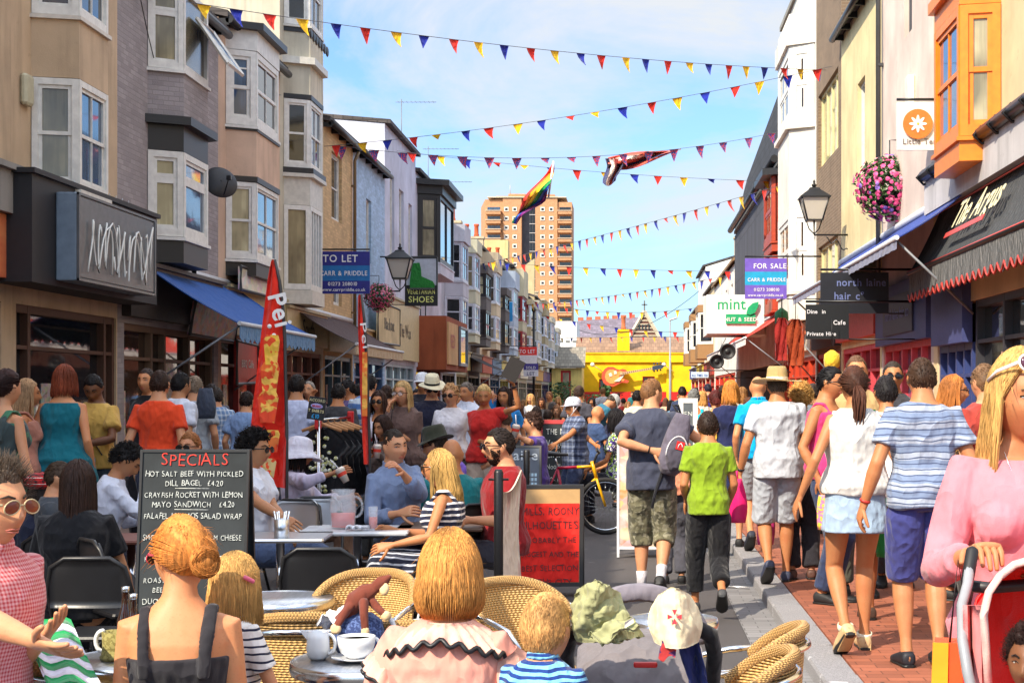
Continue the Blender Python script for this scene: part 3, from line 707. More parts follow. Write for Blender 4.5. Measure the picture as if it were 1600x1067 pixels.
q3, g3 = house('brick_house', 'brown brick house with wide cream framed windows beside the white bay', 'R', ya, yb, 12.0, brick,
   [(.5, 4.1, 7.1, 8.9, 'cream', 'v4', mat('paint', (226, 214, 160))), (.5, 4.1, 3.9, 5.2, 'cream', 'v3', mat('paint', (226, 214, 160)))], shop=(.2, 4.3, 2.6), gutter=False)
fascia(q3, g3, .1, 4.4, 2.7, 3.3, (60, 56, 60)); shopfront(q3, g3, .2, 4.3, 2.6, mat('paint', (214, 60, 40)), (.25, .5, .75), 'dark', goods=[(240, 220, 120)])
whitep = mat('plaster', (232, 226, 214), dirt=.2); ya, yb = 38.0, 46.5
q4, g4 = house('bay_house', 'tall white house with stacked bays next to the wall lantern', 'R', ya, yb, 12.6, whitep, shop=(.2, 8.3, 2.6), gutter=False)
b0, b1 = yat(1272, XR)-ya+.15, yat(1226, 4.0)-ya
bay(q4, g4, .3, 4.0, .6, .4, [(3.5, 4.2, 'wall'), (4.2, 6.3, 'win', dict(panes=('brown', 'brown', 'dark'), w=.2)), (6.3, 8.3, 'wall'), (8.3, 8.42, 'trim', dict(e=.1)), (8.42, 10.4, 'win', dict(panes=('brown', 'dark', 'dark'), w=.2)), (10.4, 10.9, 'trim', dict(e=.08)), (10.9, 11.2, 'wall')], whitep, WHITE, whitep)
fascia(q4, g4, .1, 8.4, 2.75, 3.5, (226, 214, 190)); shopfront(q4, g4, .2, 8.3, 2.6, mat('paint', (206, 70, 40)), (.2, .4, .6, .8), 'dark', goods=[(200, 180, 120), (60, 150, 140)])
ya, yb = 46.5, 67.0; slate = mat('tiles', (58, 60, 66), w=.5, h=.25)
q5, g5 = house('slate_house', 'black slate hung house with sloping roofline and red framed bays', 'R', ya, yb, 8.6, whitep, shop=(.2, 20, 2.6), gutter=False, depth=8)
mb = MB(); mb.prism([(46.6, 8.74), (66.9, 8.74), (66.9, 8.9), (60, 10.0), (46.6, 10.9)], lambda u, v, d: Vector((4.55+d, u, v)), 0, 7.5); mb.build('slate_gable', slate, q5)
mb = MB(); g5.box(mb, .2, 20.3, 4.1, 8.5, .002, .06); mb.build('slate_wall', mat('tiles', (72, 74, 82), w=.35, h=1.6), q5)
redf = mat('paint', (168, 62, 34))
bay(q5, g5, .25, 3.4, .28, .2, [(6.0, 6.3, 'trim', dict(e=0)), (6.3, 8.3, 'win', dict(fm=redf, panes=('dark', 'dark', 'dark'), w=.2)), (8.3, 8.5, 'black', dict(e=.3))], redf, redf, redf)
bay(q5, g5, .3, 3.3, .25, .2, [(4.2, 5.9, 'win', dict(fm=redf, panes=('dark', 'dark', 'dark'), w=.2))], redf, redf, redf)
mb = MB(); mb.tube([g5.p(-.1, 8.75, .25), g5.p(20.5, 8.75, .25)], .12, 8); mb.build('gutter', BLACK, q5)
ya, yb = 67.0, 84.0
q6, g6 = house('corner_shop', 'white shop with stepped tiled gable and green leaf sign above a red awning', 'R', ya, yb, 7.4, mat('plaster', (236, 232, 222), dirt=.1), [(2, 3.2, 4.8, 6.6, 'dark'), (6, 7.2, 4.8, 6.6, 'dark')], shop=(.3, 16.5, 2.6), roof='pitch', rise=3.2, roofm=mat('tiles', (150, 120, 86)), gutter=False)
shopfront(q6, g6, .3, 16.5, 2.6, mat('paint', (206, 60, 40)), (.25, .5, .75), 'black', goods=[(230, 190, 60)])
mb = MB(); mb.box((2.6, 57.9, 3.2), (XR+.2, 58.15, 5.9)) if False else mb.box((xat(1104, 52.2), 52.05, 3.65), (XR-.01, 54.6, 5.0)); mb.build('projecting_sign_block', mat('plaster', (240, 238, 230)), q5)
edR = [84.0, 94.0, 104.0, 116.0]; LR = ['cream shop with a carved bargeboard and timber bay far down the right side', 'white rendered house with spiky roof finials far along the right', 'pale last house on the right beside the yellow building']
for i in range(3):
 cc = [(226, 208, 170), (236, 232, 224), (214, 206, 196)][i]; wm = mat('plaster', cc, dirt=.2); L = edR[i+1]-edR[i]; H = [7.6, 9.4, 7.4][i]
 r, f = house('terrace_house', LR[i], 'R', edR[i], edR[i+1], H, wm, shop=(.3, L-.3, 2.6), roof='pitch', rise=1.4, gutter=False)
 bay(r, f, 1.2, 5.5, .8, .6, [(3.6, 4.4, 'trim', dict(e=.05)), (4.4, 6.2, 'win', dict(fm=WHITE)), (6.2, 6.6, 'trim')], wm, WHITE, mat('wood', (150, 112, 70)))
 fascia(r, f, .2, L-.2, 2.7, 3.4, [(160, 60, 50), (226, 200, 60), (90, 110, 160)][i]); shopfront(r, f, .3, L-.3, 2.6, mat('paint', (180, 60, 50)), (.4,), 'dark')
 chimney(r, XR+2.5, edR[i]+2, H+.8, 2, along='x')
# ================= the end of the street ==================
def fronted(name, label, cat, x0, x1, Y, z1, wallm, depth=10, z0=0.0, holes=(), group=None):
 r = thing(name, label, cat, ((x0+x1)/2, Y+depth/2, 0), 0, group); f = Fr((x0, Y), (1, 0)); L = x1-x0; mb = MB()
 wall_holes(mb, f, 0, L, z0, z1, holes, .3)
 for u in (0, L): mb.add([f.p(u, z0), f.p(u, z1), f.p(u, z1, -depth), f.p(u, z0, -depth)], [(0,1,2,3)])
 mb.add([f.p(0, z0, -depth), f.p(L, z0, -depth), f.p(L, z1, -depth), f.p(0, z1, -depth)], [(0,1,2,3)])
 mb.add([f.p(0, z1), f.p(L, z1), f.p(L, z1, -depth), f.p(0, z1, -depth)], [(0,1,2,3)])
 for h in holes: f.box(mb, h[0]-.05, h[1]+.05, h[2]-.05, h[3]+.05, -.6, -.302)
 mb.build('wall', wallm, r); return r, f
yel = mat('plaster', (246, 200, 12), dirt=.05); YY = 150.0
def wx(px): return xat(px, YY)
x0 = wx(900); hs = []
for pa, pb, za, zb in ((936, 956, 592, 612), (1004, 1023, 588, 612)): hs.append((wx(pa)-x0, wx(pb)-x0, zat(zb, YY), zat(za, YY)))
e0, ef = fronted('guitar_shop', 'bright yellow single storey shop across the end of the street with a giant guitar', 'shop', x0, wx(1092), YY, zat(566, YY), yel, holes=hs)
red = mat('paint', (196, 30, 28))
for h in hs: window(ef, h[0], h[1], h[2], h[3], -.2, e0, red, 'dark', 'v2', .12)
mb = MB(); L = wx(1092)-x0
ef.box(mb, -.1, L+.1, zat(566, YY), zat(553, YY), -.3, .25); ef.box(mb, -.15, L+.15, zat(553, YY), zat(551, YY), -.35, .35)
ef.box(mb, L*.735, L*.765, .6, zat(566, YY), .002, .3)
mb.build('parapet', yel, e0)
mb = MB(); ef.box(mb, -.05, L+.05, 0, zat(612, YY), .003, .12); mb.build('plinth', mat('paint', (206, 36, 26)), e0)
mb = MB(); z_ = zat(551, YY); mb.hexa([ef.p(-.1, z_, -.2), ef.p(L+.1, z_, -.2), ef.p(L+.1, z_+1.6, -5), ef.p(-.1, z_+1.6, -5), ef.p(-.1, z_+.1, -.2), ef.p(L+.1, z_+.1, -.2), ef.p(L+.1, z_+1.7, -5), ef.p(-.1, z_+1.7, -5)])
mb.build('roof', mat('tiles', (150, 118, 92), w=.4, h=.35, alongx=1), e0)
mb = MB(); cx_ = wx(974); mb.box((cx_-.6, YY+.5, z_-.4), (cx_+.6, YY+1.6, z_+2.1)); mb.box((cx_-.7, YY+.4, z_+2.1), (cx_+.7, YY+1.7, z_+2.3)); mb.lathe([(.22, 0), (.26, .2), (.2, .3), (.2, 1.2), (.26, 1.3)], (cx_, YY+1, z_+2.3), 12, 1)
mb.build('chimney', [yel, mat('plaster', (196, 110, 70))], e0)
for px_ in (926, 1037):
 mb = MB(); p_ = at(px_, 570, YY-.1); mb.tube([p_+Vector((0.9, 0, -.6)), p_+Vector((0, -.8, 0))], .04, 6); mb.ball(p_+Vector((0, -.85, 0)), .22, 10, 6); mb.build('floodlight', mat('paint', (236, 230, 200)), e0)
gt = thing('giant_guitar', 'giant sunburst electric guitar mounted on the yellow wall', 'guitar', tuple(at(985, 588, YY-.5)))
def gp(u, v, d): return at(955+u, 588-v, YY-.35)+Vector((0, -d, 0))
def rot2(pts, a): return [(x*math.cos(a)-y*math.sin(a), x*math.sin(a)+y*math.cos(a)) for x, y in pts]
body = [(-9, 13), (-3, 16), (5, 15), (10, 11), (14, 9), (19, 10), (24, 8), (26, 4), (23, 1), (17, 1), (16, -3), (20, -7), (27, -11), (24, -14), (15, -12), (10, -14), (2, -17), (-6, -16), (-13, -9), (-15, 0), (-13, 8)]
body = rot2([(x*1.0, y*.95) for x, y in body], .12)
mb = MB(); mb.prism(body, gp, 0, .5); mb.build('body', mat('paint', (222, 88, 60), rough=.25), gt)
mb = MB(); mb.prism([(x*.72+1, y*.72) for x, y in body], gp, .502, .56); mb.build('burst_top', mat('paint', (240, 158, 84), rough=.25), gt)
mb = MB(); mb.prism([(4, -8), (22, 5), (20, 1), (13, -8)], gp, .562, .62); mb.prism([(-4, 4), (0, 6), (2, 1), (-2, -1)], gp, .562, .62); mb.prism([(4, 8), (8, 9), (9, 4), (5, 3)], gp, .562, .62); mb.build('scratch_plate', mat('paint', (240, 226, 200)), gt)
mb = MB(); mb.prism([(14, 2), (64, 11), (64, 13.5), (14, 6)], gp, .5, .75); mb.build('neck', mat('paint', (206, 170, 130)), gt)
mb = MB()
for i in range(14): u = 18+i*3.3; mb.prism([(u, 3+(u-14)*.18), (u+.7, 3.1+(u-14)*.18), (u+.7, 5.4+(u-14)*.17), (u, 5.3+(u-14)*.17)], gp, .752, .8)
mb.build('frets', mat('paint', (90, 60, 50)), gt)
mb = MB(); mb.prism([(64, 9), (80, 12), (83, 17), (78, 18), (64, 16)], gp, .4, .8)
for i in range(3):
 for v_ in (19, 8): mb.ball(gp(67+i*5, v_+i*.9, .6), .1, 8, 5)
mb.build('headstock', mat('paint', (50, 62, 80)), gt)
r, f = fronted('low_shop', 'low shop with a grey slate roof and red window frames left of the yellow shop', 'shop', xat(862, 142), xat(909, 142), 142, zat(575, 142), mat('plaster', (230, 206, 120)), depth=7, holes=[(xat(876, 142)-xat(862, 142), xat(892, 142)-xat(862, 142), .9, zat(577, 142)-.1)])
window(f, xat(876, 142)-xat(862, 142), xat(892, 142)-xat(862, 142), .9, zat(577, 142)-.1, -.2, r, red, 'cream', 'sashv', .12)
mb = MB(); L = xat(909, 142)-xat(862, 142); za, zb = zat(575, 142), zat(543, 142); mb.hexa([f.p(-.2, za, .4), f.p(L+.3, za, .4), f.p(L+.3, zb, -3), f.p(-.2, zb, -3), f.p(-.2, za+.15, .4), f.p(L+.3, za+.15, .4), f.p(L+.3, zb+.15, -3), f.p(-.2, zb+.15, -3)]); mb.build('roof', mat('tiles', (140, 132, 118), w=.35, h=.3, alongx=1), r)
r, f = fronted('white_house', 'plain white flat roofed house below the tower block', 'house', xat(866, 190), xat(901, 190), 190, zat(502, 190), mat('plaster', (236, 234, 230), dirt=.1), depth=12)
mb = MB(); [f.box(mb, .5+i*.9, 1.0+i*.9, zat(535, 190), zat(532, 190), .002, .05) for i in range(3)]; mb.build('vent', mat('paint', (120, 120, 116)), r)
r, f = fronted('office_block', 'distant pale blue office block right of the church gable', 'building', xat(1036, 330), xat(1085, 330), 330, zat(526, 330), mat('plaster', (206, 206, 200)), depth=15)
mb = MB(); [f.box(mb, .6, 6.2, 4+i*2.4, 5.6+i*2.4, .005, .1) for i in range(4)]; mb.build('window_band', PANES['sky'], r)
Yc = 260.0; cb = mat('brick', (120, 84, 72)); r = thing('church', 'brick church with a striped pointed gable, cross and long slate roof', 'church', (xat(1000, Yc), Yc+10, 0))
gx0, gx1, ax = xat(980, Yc), xat(1034, Yc), xat(1007, Yc); z0_, z1_ = zat(535, Yc), zat(488, Yc)
mb = MB(); mb.prism([(gx0, 0), (gx1, 0), (gx1, z0_), (ax, z1_), (gx0, z0_)], lambda u, v, d: Vector((u, Yc+d, v)), 0, 14); mb.build('wall', cb, r)
mb = MB()
for k in range(7):
 zz = z0_+(z1_-z0_)*(k+.7)/8; hw = (gx1-gx0)/2*(1-(zz-z0_)/(z1_-z0_))*.93; mb.box((ax-hw, Yc-.12, zz), (ax+hw, Yc-.02, zz+.16))
for s_ in (0, 1):
 a_, b_ = (gx0-.3, z0_-.3) if s_ == 0 else (gx1+.3, z0_-.3), (ax, z1_+.2)
 mb.tube([(a_[0], Yc-.2, a_[1]), (b_[0], Yc-.2, b_[1])], .3, 4, smooth=False)
mb.build('stone_band', mat('plaster', (222, 206, 176)), r)
mb = MB(); arc = [(ax-1.3, zat(547, Yc)), (ax+1.3, zat(547, Yc))]+[(ax+1.3*math.cos(a), zat(538, Yc)+1.5*math.sin(a)) for a in [PI*i/10 for i in range(11)]]
mb.prism(arc, lambda u, v, d: Vector((u, Yc-.1-d, v)), 0, .1); mb.build('arched_window', PANES['dark'], r)
mb = MB()
for k in range(4): mb.box((ax-1.0+k*.55, Yc-.13, zat(515, Yc)), (ax-.75+k*.55, Yc-.03, zat(507, Yc)))
mb.build('slit_window', PANES['black'], r)
mb = MB(); mb.box((ax-.12, Yc+.2, z1_), (ax+.12, Yc+.45, z1_+2.0)); mb.box((ax-.5, Yc+.2, z1_+1.2), (ax+.5, Yc+.45, z1_+1.4)); mb.build('cross', mat('plaster', (110, 110, 106)), r)
mb = MB(); zr0, zr1 = zat(541, Yc), zat(494, Yc); xa, xb = xat(900, Yc), xat(1003, Yc)
mb.hexa([(xa, Yc+1, zr0), (xb, Yc+1, zr0), (xb, Yc+9, zr1), (xa, Yc+9, zr1-.6), (xa, Yc+1, zr0+.3), (xb, Yc+1, zr0+.3), (xb, Yc+9, zr1+.3), (xa, Yc+9, zr1-.3)]); mb.box((xa, Yc+1.3, 0), (xb, Yc+9, zr0), 1)
mb.build('nave_roof', [mat('tiles', (122, 112, 124), w=.6, h=.4, alongx=1), cb], r)
mb = MB(); [mb.box((xa+i*1.5, Yc+8.9, zr1-.4+.6*(i*1.5/(xb-xa))), (xa+i*1.5+1.0, Yc+9.1, zr1+.25+.6*(i*1.5/(xb-xa)))) for i in range(int((xb-xa)/1.5))]; mb.build('ridge_tile', mat('plaster', (190, 110, 80)), r)
Yt = 450.0; k_ = Yt/FPX
bt = mat('brick', (198, 146, 104), mortar=(200, 154, 116)); r = thing('tower_block', 'tall orange brick tower block with white balconies rising behind the left terrace', 'tower block', (xat(825, Yt), Yt+8, 0))
tf = Fr((0, Yt), (1, 0)); X = lambda p: xat(p, Yt); Z = lambda p: zat(p, Yt)
mb = MB()
tf.box(mb, X(758), X(786), 0, Z(312), -16, 0); tf.box(mb, X(786), X(815), 0, Z(308), -16, .6); tf.box(mb, X(815), X(836.5), 0, Z(316), -16, -2.2, 1)
tf.box(mb, X(836.5), X(871), 0, Z(308), -16, .6); tf.box(mb, X(871), X(893.5), 0, Z(316), -16, 0)
mb.add([(X(748), Yt+7, 0), (X(758), Yt, 0), (X(758), Yt, Z(312)), (X(748), Yt+7, Z(320))], [(0,1,2,3)])
tf.box(mb, X(775), X(871), Z(312), Z(306), -12, -.8); tf.box(mb, X(793), X(820), Z(306), Z(301), -9, -3); tf.box(mb, X(840), X(866), Z(306), Z(302), -9, -3)
mb.build('wall', [bt, mat('plaster', (90, 92, 100))], r)
mb = MB(); tf.box(mb, X(762), X(885), Z(309.5), Z(308), -14, 1.0); mb.build('roof_edge', mat('paint', (210, 196, 170)), r)
bw = None; bb = None; sw = None
for fl in range(14):
 yy = 327.5+fl*14.35
 for pc in (791.5, 804.5, 848, 861.5):
  if bw is None:
   mb = MB(); tf.box(mb, -3.4*k_, 3.4*k_, -3.3*k_, 3.3*k_, .61, .75); bw = mb.build('window', mat('paint', (236, 226, 212)), r, world=False); mb = MB(); tf.box(mb, -2.0*k_, 2.0*k_, -1.8*k_, 1.6*k_, .76, .8); mb.build('pane', PANES['dark'], bw, world=False)
   for q in [bw, *bw.children]: 
    for v in q.data.vertices: v.co.y -= Yt
   w_ = bw
  else: w_ = copy_tree(bw, parent=r)
  w_.location = Vector((X(pc), Yt, Z(yy)))-Vector(r.location)
 for a_, b_ in ((760, 783), (872.5, 893.5)):
  mb = MB(); tf.box(mb, X(a_), X(b_), Z(yy+8.5), Z(yy+3.6), .02, 2.4); tf.box(mb, X(a_)-.15, X(b_)+.15, Z(yy+3.6), Z(yy+2.6), .02, 2.6, 1); o = mb.build('balcony', [bt, mat('paint', (226, 200, 170))], r)
  mb = MB(); tf.box(mb, X(a_)+.3, X(b_)-.3, Z(yy+2.6), Z(yy-3.6), .02, .1); mb.build('balcony_window', PANES['sky'] if a_ < 800 else PANES['dark'], o)
 mb = MB()
 for i in range(2): tf.box(mb, X(827.5+i*4.4), X(830.8+i*4.4), Z(yy+5.8), Z(yy-5.8), -2.18, -2.1)
 tf.box(mb, X(826.5), X(836), Z(yy-7), Z(yy-8), -2.18, -2.0, 1); mb.build('stair_glazing', [PANES['black'], mat('paint', (196, 198, 200))], r)
mb = MB(); mb.tube([(X(795), Yt+5, Z(301)), (X(795), Yt+5, Z(286))], .12, 5); mb.build('aerial', mat('paint', (180, 180, 180)), r)
# ---- ground ----------------------------------------------------------------
def plane(name, x0, x1, y0, y1, z, m, kind='structure', nx=1, ny=1):
 mb = MB(); mb.add([(x0, y0, z), (x1, y0, z), (x1, y1, z), (x0, y1, z)], [(0,1,2,3)])
 o = mb.build(name, m); return tag(o, kind=kind)
KX = 1.05
plane('ground', -1500, 1500, -60, 3000, -.03, mat('asphalt', (92, 88, 84)))
plane('road', -4.6, KX-.26, -10, 149, 0, mat('asphalt', (84, 80, 80)))
plane('gutter_channel', KX-.26, KX, -10, 149, .004, mat('paver', (132, 130, 130)))
def slab(name, x0, x1, y0, y1, z0, z1, m):
 mb = MB(); mb.box((x0, y0, z0), (x1, y1, z1)); return tag(mb.build(name, m), kind='structure')
slab('pavement', KX+.21, XR+.02, -10, 149, -.02, PAV, mat('paver', (158, 92, 66)))
km = mat('asphalt', (150, 148, 150)); mb = MB(); y = -8.0; rg = random.Random(3)
while y < 60:
 l = rg.uniform(.75, 1.05); mb.rbox((KX, y, -.02), (KX+.208, y+l-.012, PAV+rg.uniform(-.004, .004)), .018); y += l
mb.box((KX, y, -.02), (KX+.208, 149, PAV)); tag(mb.build('kerb', km), kind='structure')
slab('pavement', XL-.02, -4.86, -10, 149, -.02, PAV, mat('paver', (128, 104, 92)))
slab('kerb', -4.86, -4.6, -10, 149, -.02, PAV, km)
# ---- sky, sun, camera --------------------------------------------------------
SUN_AZ = math.atan2(-.62, -.78); EL = math.radians(41)
sv = Vector((-.62, -.78, 0)).normalized()*math.cos(EL); sv.z = math.sin(EL)
sun = bpy.data.lights.new('sun', 'SUN'); sun.energy = 3.5; sun.angle = math.radians(.5); sun.color = (1.0, .88, .70)
so = bpy.data.objects.new('sun', sun); COL.objects.link(so); so.rotation_euler = (-sv).to_track_quat('-Z', 'Y').to_euler(); so.location = (-20, -30, 40)
w = bpy.data.worlds.new('World'); sc.world = w; w.use_nodes = True; nt = w.node_tree; nt.nodes.clear()
N = nt.nodes.new; Lk = nt.links.new
out = N('ShaderNodeOutputWorld'); bg = N('ShaderNodeBackground'); sky = N('ShaderNodeTexSky'); sky.sky_type = 'NISHITA'; sky.sun_disc = False
sky.sun_elevation = EL; sky.sun_rotation = math.atan2(sv.x, sv.y); sky.air_density = 1.0; sky.dust_density = 1.2; sky.ozone_density = 1.5
tc = N('ShaderNodeTexCoord'); mp = N('ShaderNodeMapping'); mp.inputs['Scale'].default_value = (1.3, 1.0, 3.4); mp.inputs['Rotation'].default_value = (0, .18, 0); mp.inputs['Location'].default_value = (3.4, 0, .35)
n1 = N('ShaderNodeTexNoise'); n1.inputs['Scale'].default_value = 2.3; n1.inputs['Detail'].default_value = 9; n1.inputs['Roughness'].default_value = .6; n1.inputs['Distortion'].default_value = .5
Lk(tc.outputs['Generated'], mp.inputs['Vector']); Lk(mp.outputs[0], n1.inputs['Vector'])
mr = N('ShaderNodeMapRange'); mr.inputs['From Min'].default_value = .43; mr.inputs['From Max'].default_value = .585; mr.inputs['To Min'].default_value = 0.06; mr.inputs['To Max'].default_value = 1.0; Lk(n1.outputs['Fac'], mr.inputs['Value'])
mx = N('ShaderNodeMix'); mx.data_type = 'RGBA'; Lk(mr.outputs[0], mx.inputs[0]); Lk(sky.outputs[0], mx.inputs[6]); cz = N('ShaderNodeMix'); cz.data_type = 'RGBA'; cr = N('ShaderNodeMapRange'); cr.inputs['From Min'].default_value = .27; cr.inputs['From Max'].default_value = .5; cz.inputs[6].default_value = (2.85, 3.0, 3.2, 1); cz.inputs[7].default_value = (10.0, 10.2, 10.4, 1); Lk(cz.outputs[2], mx.inputs[7])  # clouds above the frame are brightened to add fill light
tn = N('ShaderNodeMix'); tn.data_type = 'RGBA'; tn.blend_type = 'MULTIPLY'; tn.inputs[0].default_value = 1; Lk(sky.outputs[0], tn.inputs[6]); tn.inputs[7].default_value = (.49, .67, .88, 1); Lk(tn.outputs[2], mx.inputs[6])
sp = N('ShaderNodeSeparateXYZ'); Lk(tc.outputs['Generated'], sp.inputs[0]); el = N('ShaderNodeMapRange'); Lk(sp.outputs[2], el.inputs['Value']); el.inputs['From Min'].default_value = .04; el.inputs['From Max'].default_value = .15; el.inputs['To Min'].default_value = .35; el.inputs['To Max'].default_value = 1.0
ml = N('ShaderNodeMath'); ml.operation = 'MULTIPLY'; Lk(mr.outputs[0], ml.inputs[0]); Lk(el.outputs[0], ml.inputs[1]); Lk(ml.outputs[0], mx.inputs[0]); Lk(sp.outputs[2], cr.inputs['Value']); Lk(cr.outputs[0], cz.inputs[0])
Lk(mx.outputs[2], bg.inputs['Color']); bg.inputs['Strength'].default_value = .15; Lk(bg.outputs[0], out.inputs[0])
cam = bpy.data.cameras.new('camera'); co = bpy.data.objects.new('camera', cam); COL.objects.link(co); sc.camera = co
cam.sensor_width = 36; cam.lens = FPX/1600*36; cam.clip_end = 6000; cam.clip_start = .05
co.location = (0, 0, EYE); co.rotation_euler = (PI/2, 0, 0)
cam.shift_x = -(CX-800)/1600; cam.shift_y = (CY-533.5)/1600
sc.view_settings.view_transform = 'Standard'; sc.view_settings.look = 'None'; sc.view_settings.exposure = .97
sc.cycles.max_bounces = 6; sc.cycles.transmission_bounces = 4; sc.cycles.transparent_max_bounces = 6; sc.cycles.caustics_reflective = False; sc.cycles.caustics_refractive = False
sc.cycles.use_denoising = True; sc.cycles.sample_clamp_indirect = 6
# ---- people ------------------------------------------------------------------
JOBS = []                 # (object with remesh modifiers, post function)
def ell(c, ax, ay, a, b, n=20, p=2.3):
 r = []
 for i in range(n):
  t = 2*PI*i/n; ct, st = math.cos(t), math.sin(t)
  q = (abs(ct)**p+abs(st)**p)**(-1/p)
  r.append(c+ax*(a*q*ct)+ay*(b*q*st))
 return r
SM = [(-0.03, 0.09, 0.085, 0), (0.0, 0.135, 0.105, -0.005), (0.06, 0.1512, 0.118, -0.008), (0.13, 0.144, 0.108, 0), (0.19, 0.1332, 0.1, 0.004), (0.28, 0.144, 0.112, 0.008), (0.38, 0.1647, 0.122, 0.006), (0.45, 0.1692, 0.112, -0.002), (0.485, 0.1485, 0.092, -0.008), (0.515, 0.1121, 0.075, -0.012), (0.54, 0.076, 0.066, -0.01), (0.57, 0.0589, 0.062, -0.002), (0.61, 0.0541, 0.06, 0.01), (0.65, 0.0513, 0.058, 0.016)]
SF = [(-0.03, 0.093, 0.085, 0), (0.0, 0.1442, 0.11, -0.005), (0.06, 0.1628, 0.125, -0.01), (0.13, 0.1442, 0.105, 0), (0.2, 0.119, 0.09, 0.004), (0.28, 0.1283, 0.1, 0.01), (0.36, 0.1442, 0.125, 0.016), (0.43, 0.1488, 0.108, 0.002), (0.475, 0.1348, 0.082, -0.006), (0.505, 0.0997, 0.066, -0.012), (0.53, 0.0665, 0.056, -0.01), (0.56, 0.0494, 0.052, -0.002), (0.6, 0.0446, 0.05, 0.008), (0.65, 0.0437, 0.052, 0.016)]
def interp(S, z):
 for a, b in zip(S, S[1:]):
  if z <= b[0]:
   t = max(0, (z-a[0])/(b[0]-a[0])); return tuple(a[i]+(b[i]-a[i])*t for i in range(4))
 return S[-1]
def ik(S, T, l1, l2, pole):
 S, T = Vector(S), Vector(T); d = T-S; L = min(d.length, (l1+l2)*.995); d.normalize(); T = S+d*L
 a = (l1*l1-l2*l2+L*L)/(2*L); h = math.sqrt(max(l1*l1-a*a, 0))
 p = Vector(pole); p = p-d*p.dot(d)
 if p.length < 1e-5: p = Vector((0, -1, 0))
 p.normalize(); return S+d*a+p*h, T
def gs(x, s): return math.exp(-x*x/(2*s*s))
def head_point(th, ph, sex='m', infl=0.0):
 """th: 0 = forward(+Y), clockwise; ph: -pi/2 chin .. pi/2 crown; head centre at origin"""
 x = math.sin(th)*math.cos(ph); y = math.cos(th)*math.cos(ph); z = math.sin(ph)
 X, Y_, Z_ = x*.076, y*.097, z*.118
 t = max(0, -z)
 X *= 1-.30*t**1.4
 if y < 0: Y_ *= 1-.42*t; 
 else: Y_ *= 1-.10*t
 if z < 0 and y > 0: Z_ *= 1+.0*t
 if z > 0 and y < 0: Y_ *= 1.04
 p = Vector((X, Y_, Z_))
 if infl == 0.0 and y > .2:
  fx, fz = X, Z_; d = 0
  d += -.013*(gs(abs(fx)-.031, .014)*gs(fz-.006, .012))
  d += .006*gs(fz-.034, .010)*gs(fx, .045)
  d += .012*gs(fx, .010)*gs(fz-.004, .020)
  d += .026*gs(fx, .0105)*gs(fz+.028, .014)+.009*gs(abs(fx)-.013, .008)*gs(fz+.034, .009)
  d += .008*gs(fx, .022)*gs(fz+.058, .006)+.009*gs(fx, .02)*gs(fz+.070, .006)-.004*gs(fx, .022)*gs(fz+.064, .003)
  d += .009*gs(fx, .02)*gs(fz+.100, .014)
  d += .006*gs(abs(fx)-.042, .016)*gs(fz+.028, .018)
  p.y += d
 return p*(1+infl)
def hairline(th, ph, sex):
 """>0 inside the hair region"""
 a = abs(((th+PI) % (2*PI))-PI)
 if a < .75: lim = .62
 elif a < 1.25: lim = .62-(a-.75)/.5*.50
 elif a < 1.75: lim = .12-(a-1.25)*.5
 else: lim = -.13-(a-1.75)*.5
 return ph-max(lim, -.55)
def build_head(mb, M, sex, seg=36, rn=28, ears=True):
 rs = []
 for i in range(1, rn):
  ph = -PI/2+PI*i/rn
  rs.append([M@head_point(2*PI*q/seg, ph, sex) for q in range(seg)])
 mb.rings(rs)
 if ears:
  for s_ in (-1, 1):
   R = Euler((0, .15*s_, -.35*s_)).to_matrix()
   mb.ball((0, 0, 0), (.009, .022, .033), 10, 6, 0, None)
   n = 10*7; base = len(mb.v)-n if False else None
   k = 10*(7)
   for j in range(len(mb.v)-k, len(mb.v)):
    v = Vector(mb.v[j]); mb.v[j] = tuple(M@(R@v+Vector((.075*s_, -.012, -.004))))
def strand(mb, pts, r, mi=0):
 n = len(pts); mb.tube(pts, [(r*(.8+.3*math.sin(PI*min(1, i/(n-1)+.15))) * (1-.75*(i/(n-1))**3), r*.55*(1-.6*(i/(n-1))**3)) for i in range(n)], 4, mi, True)
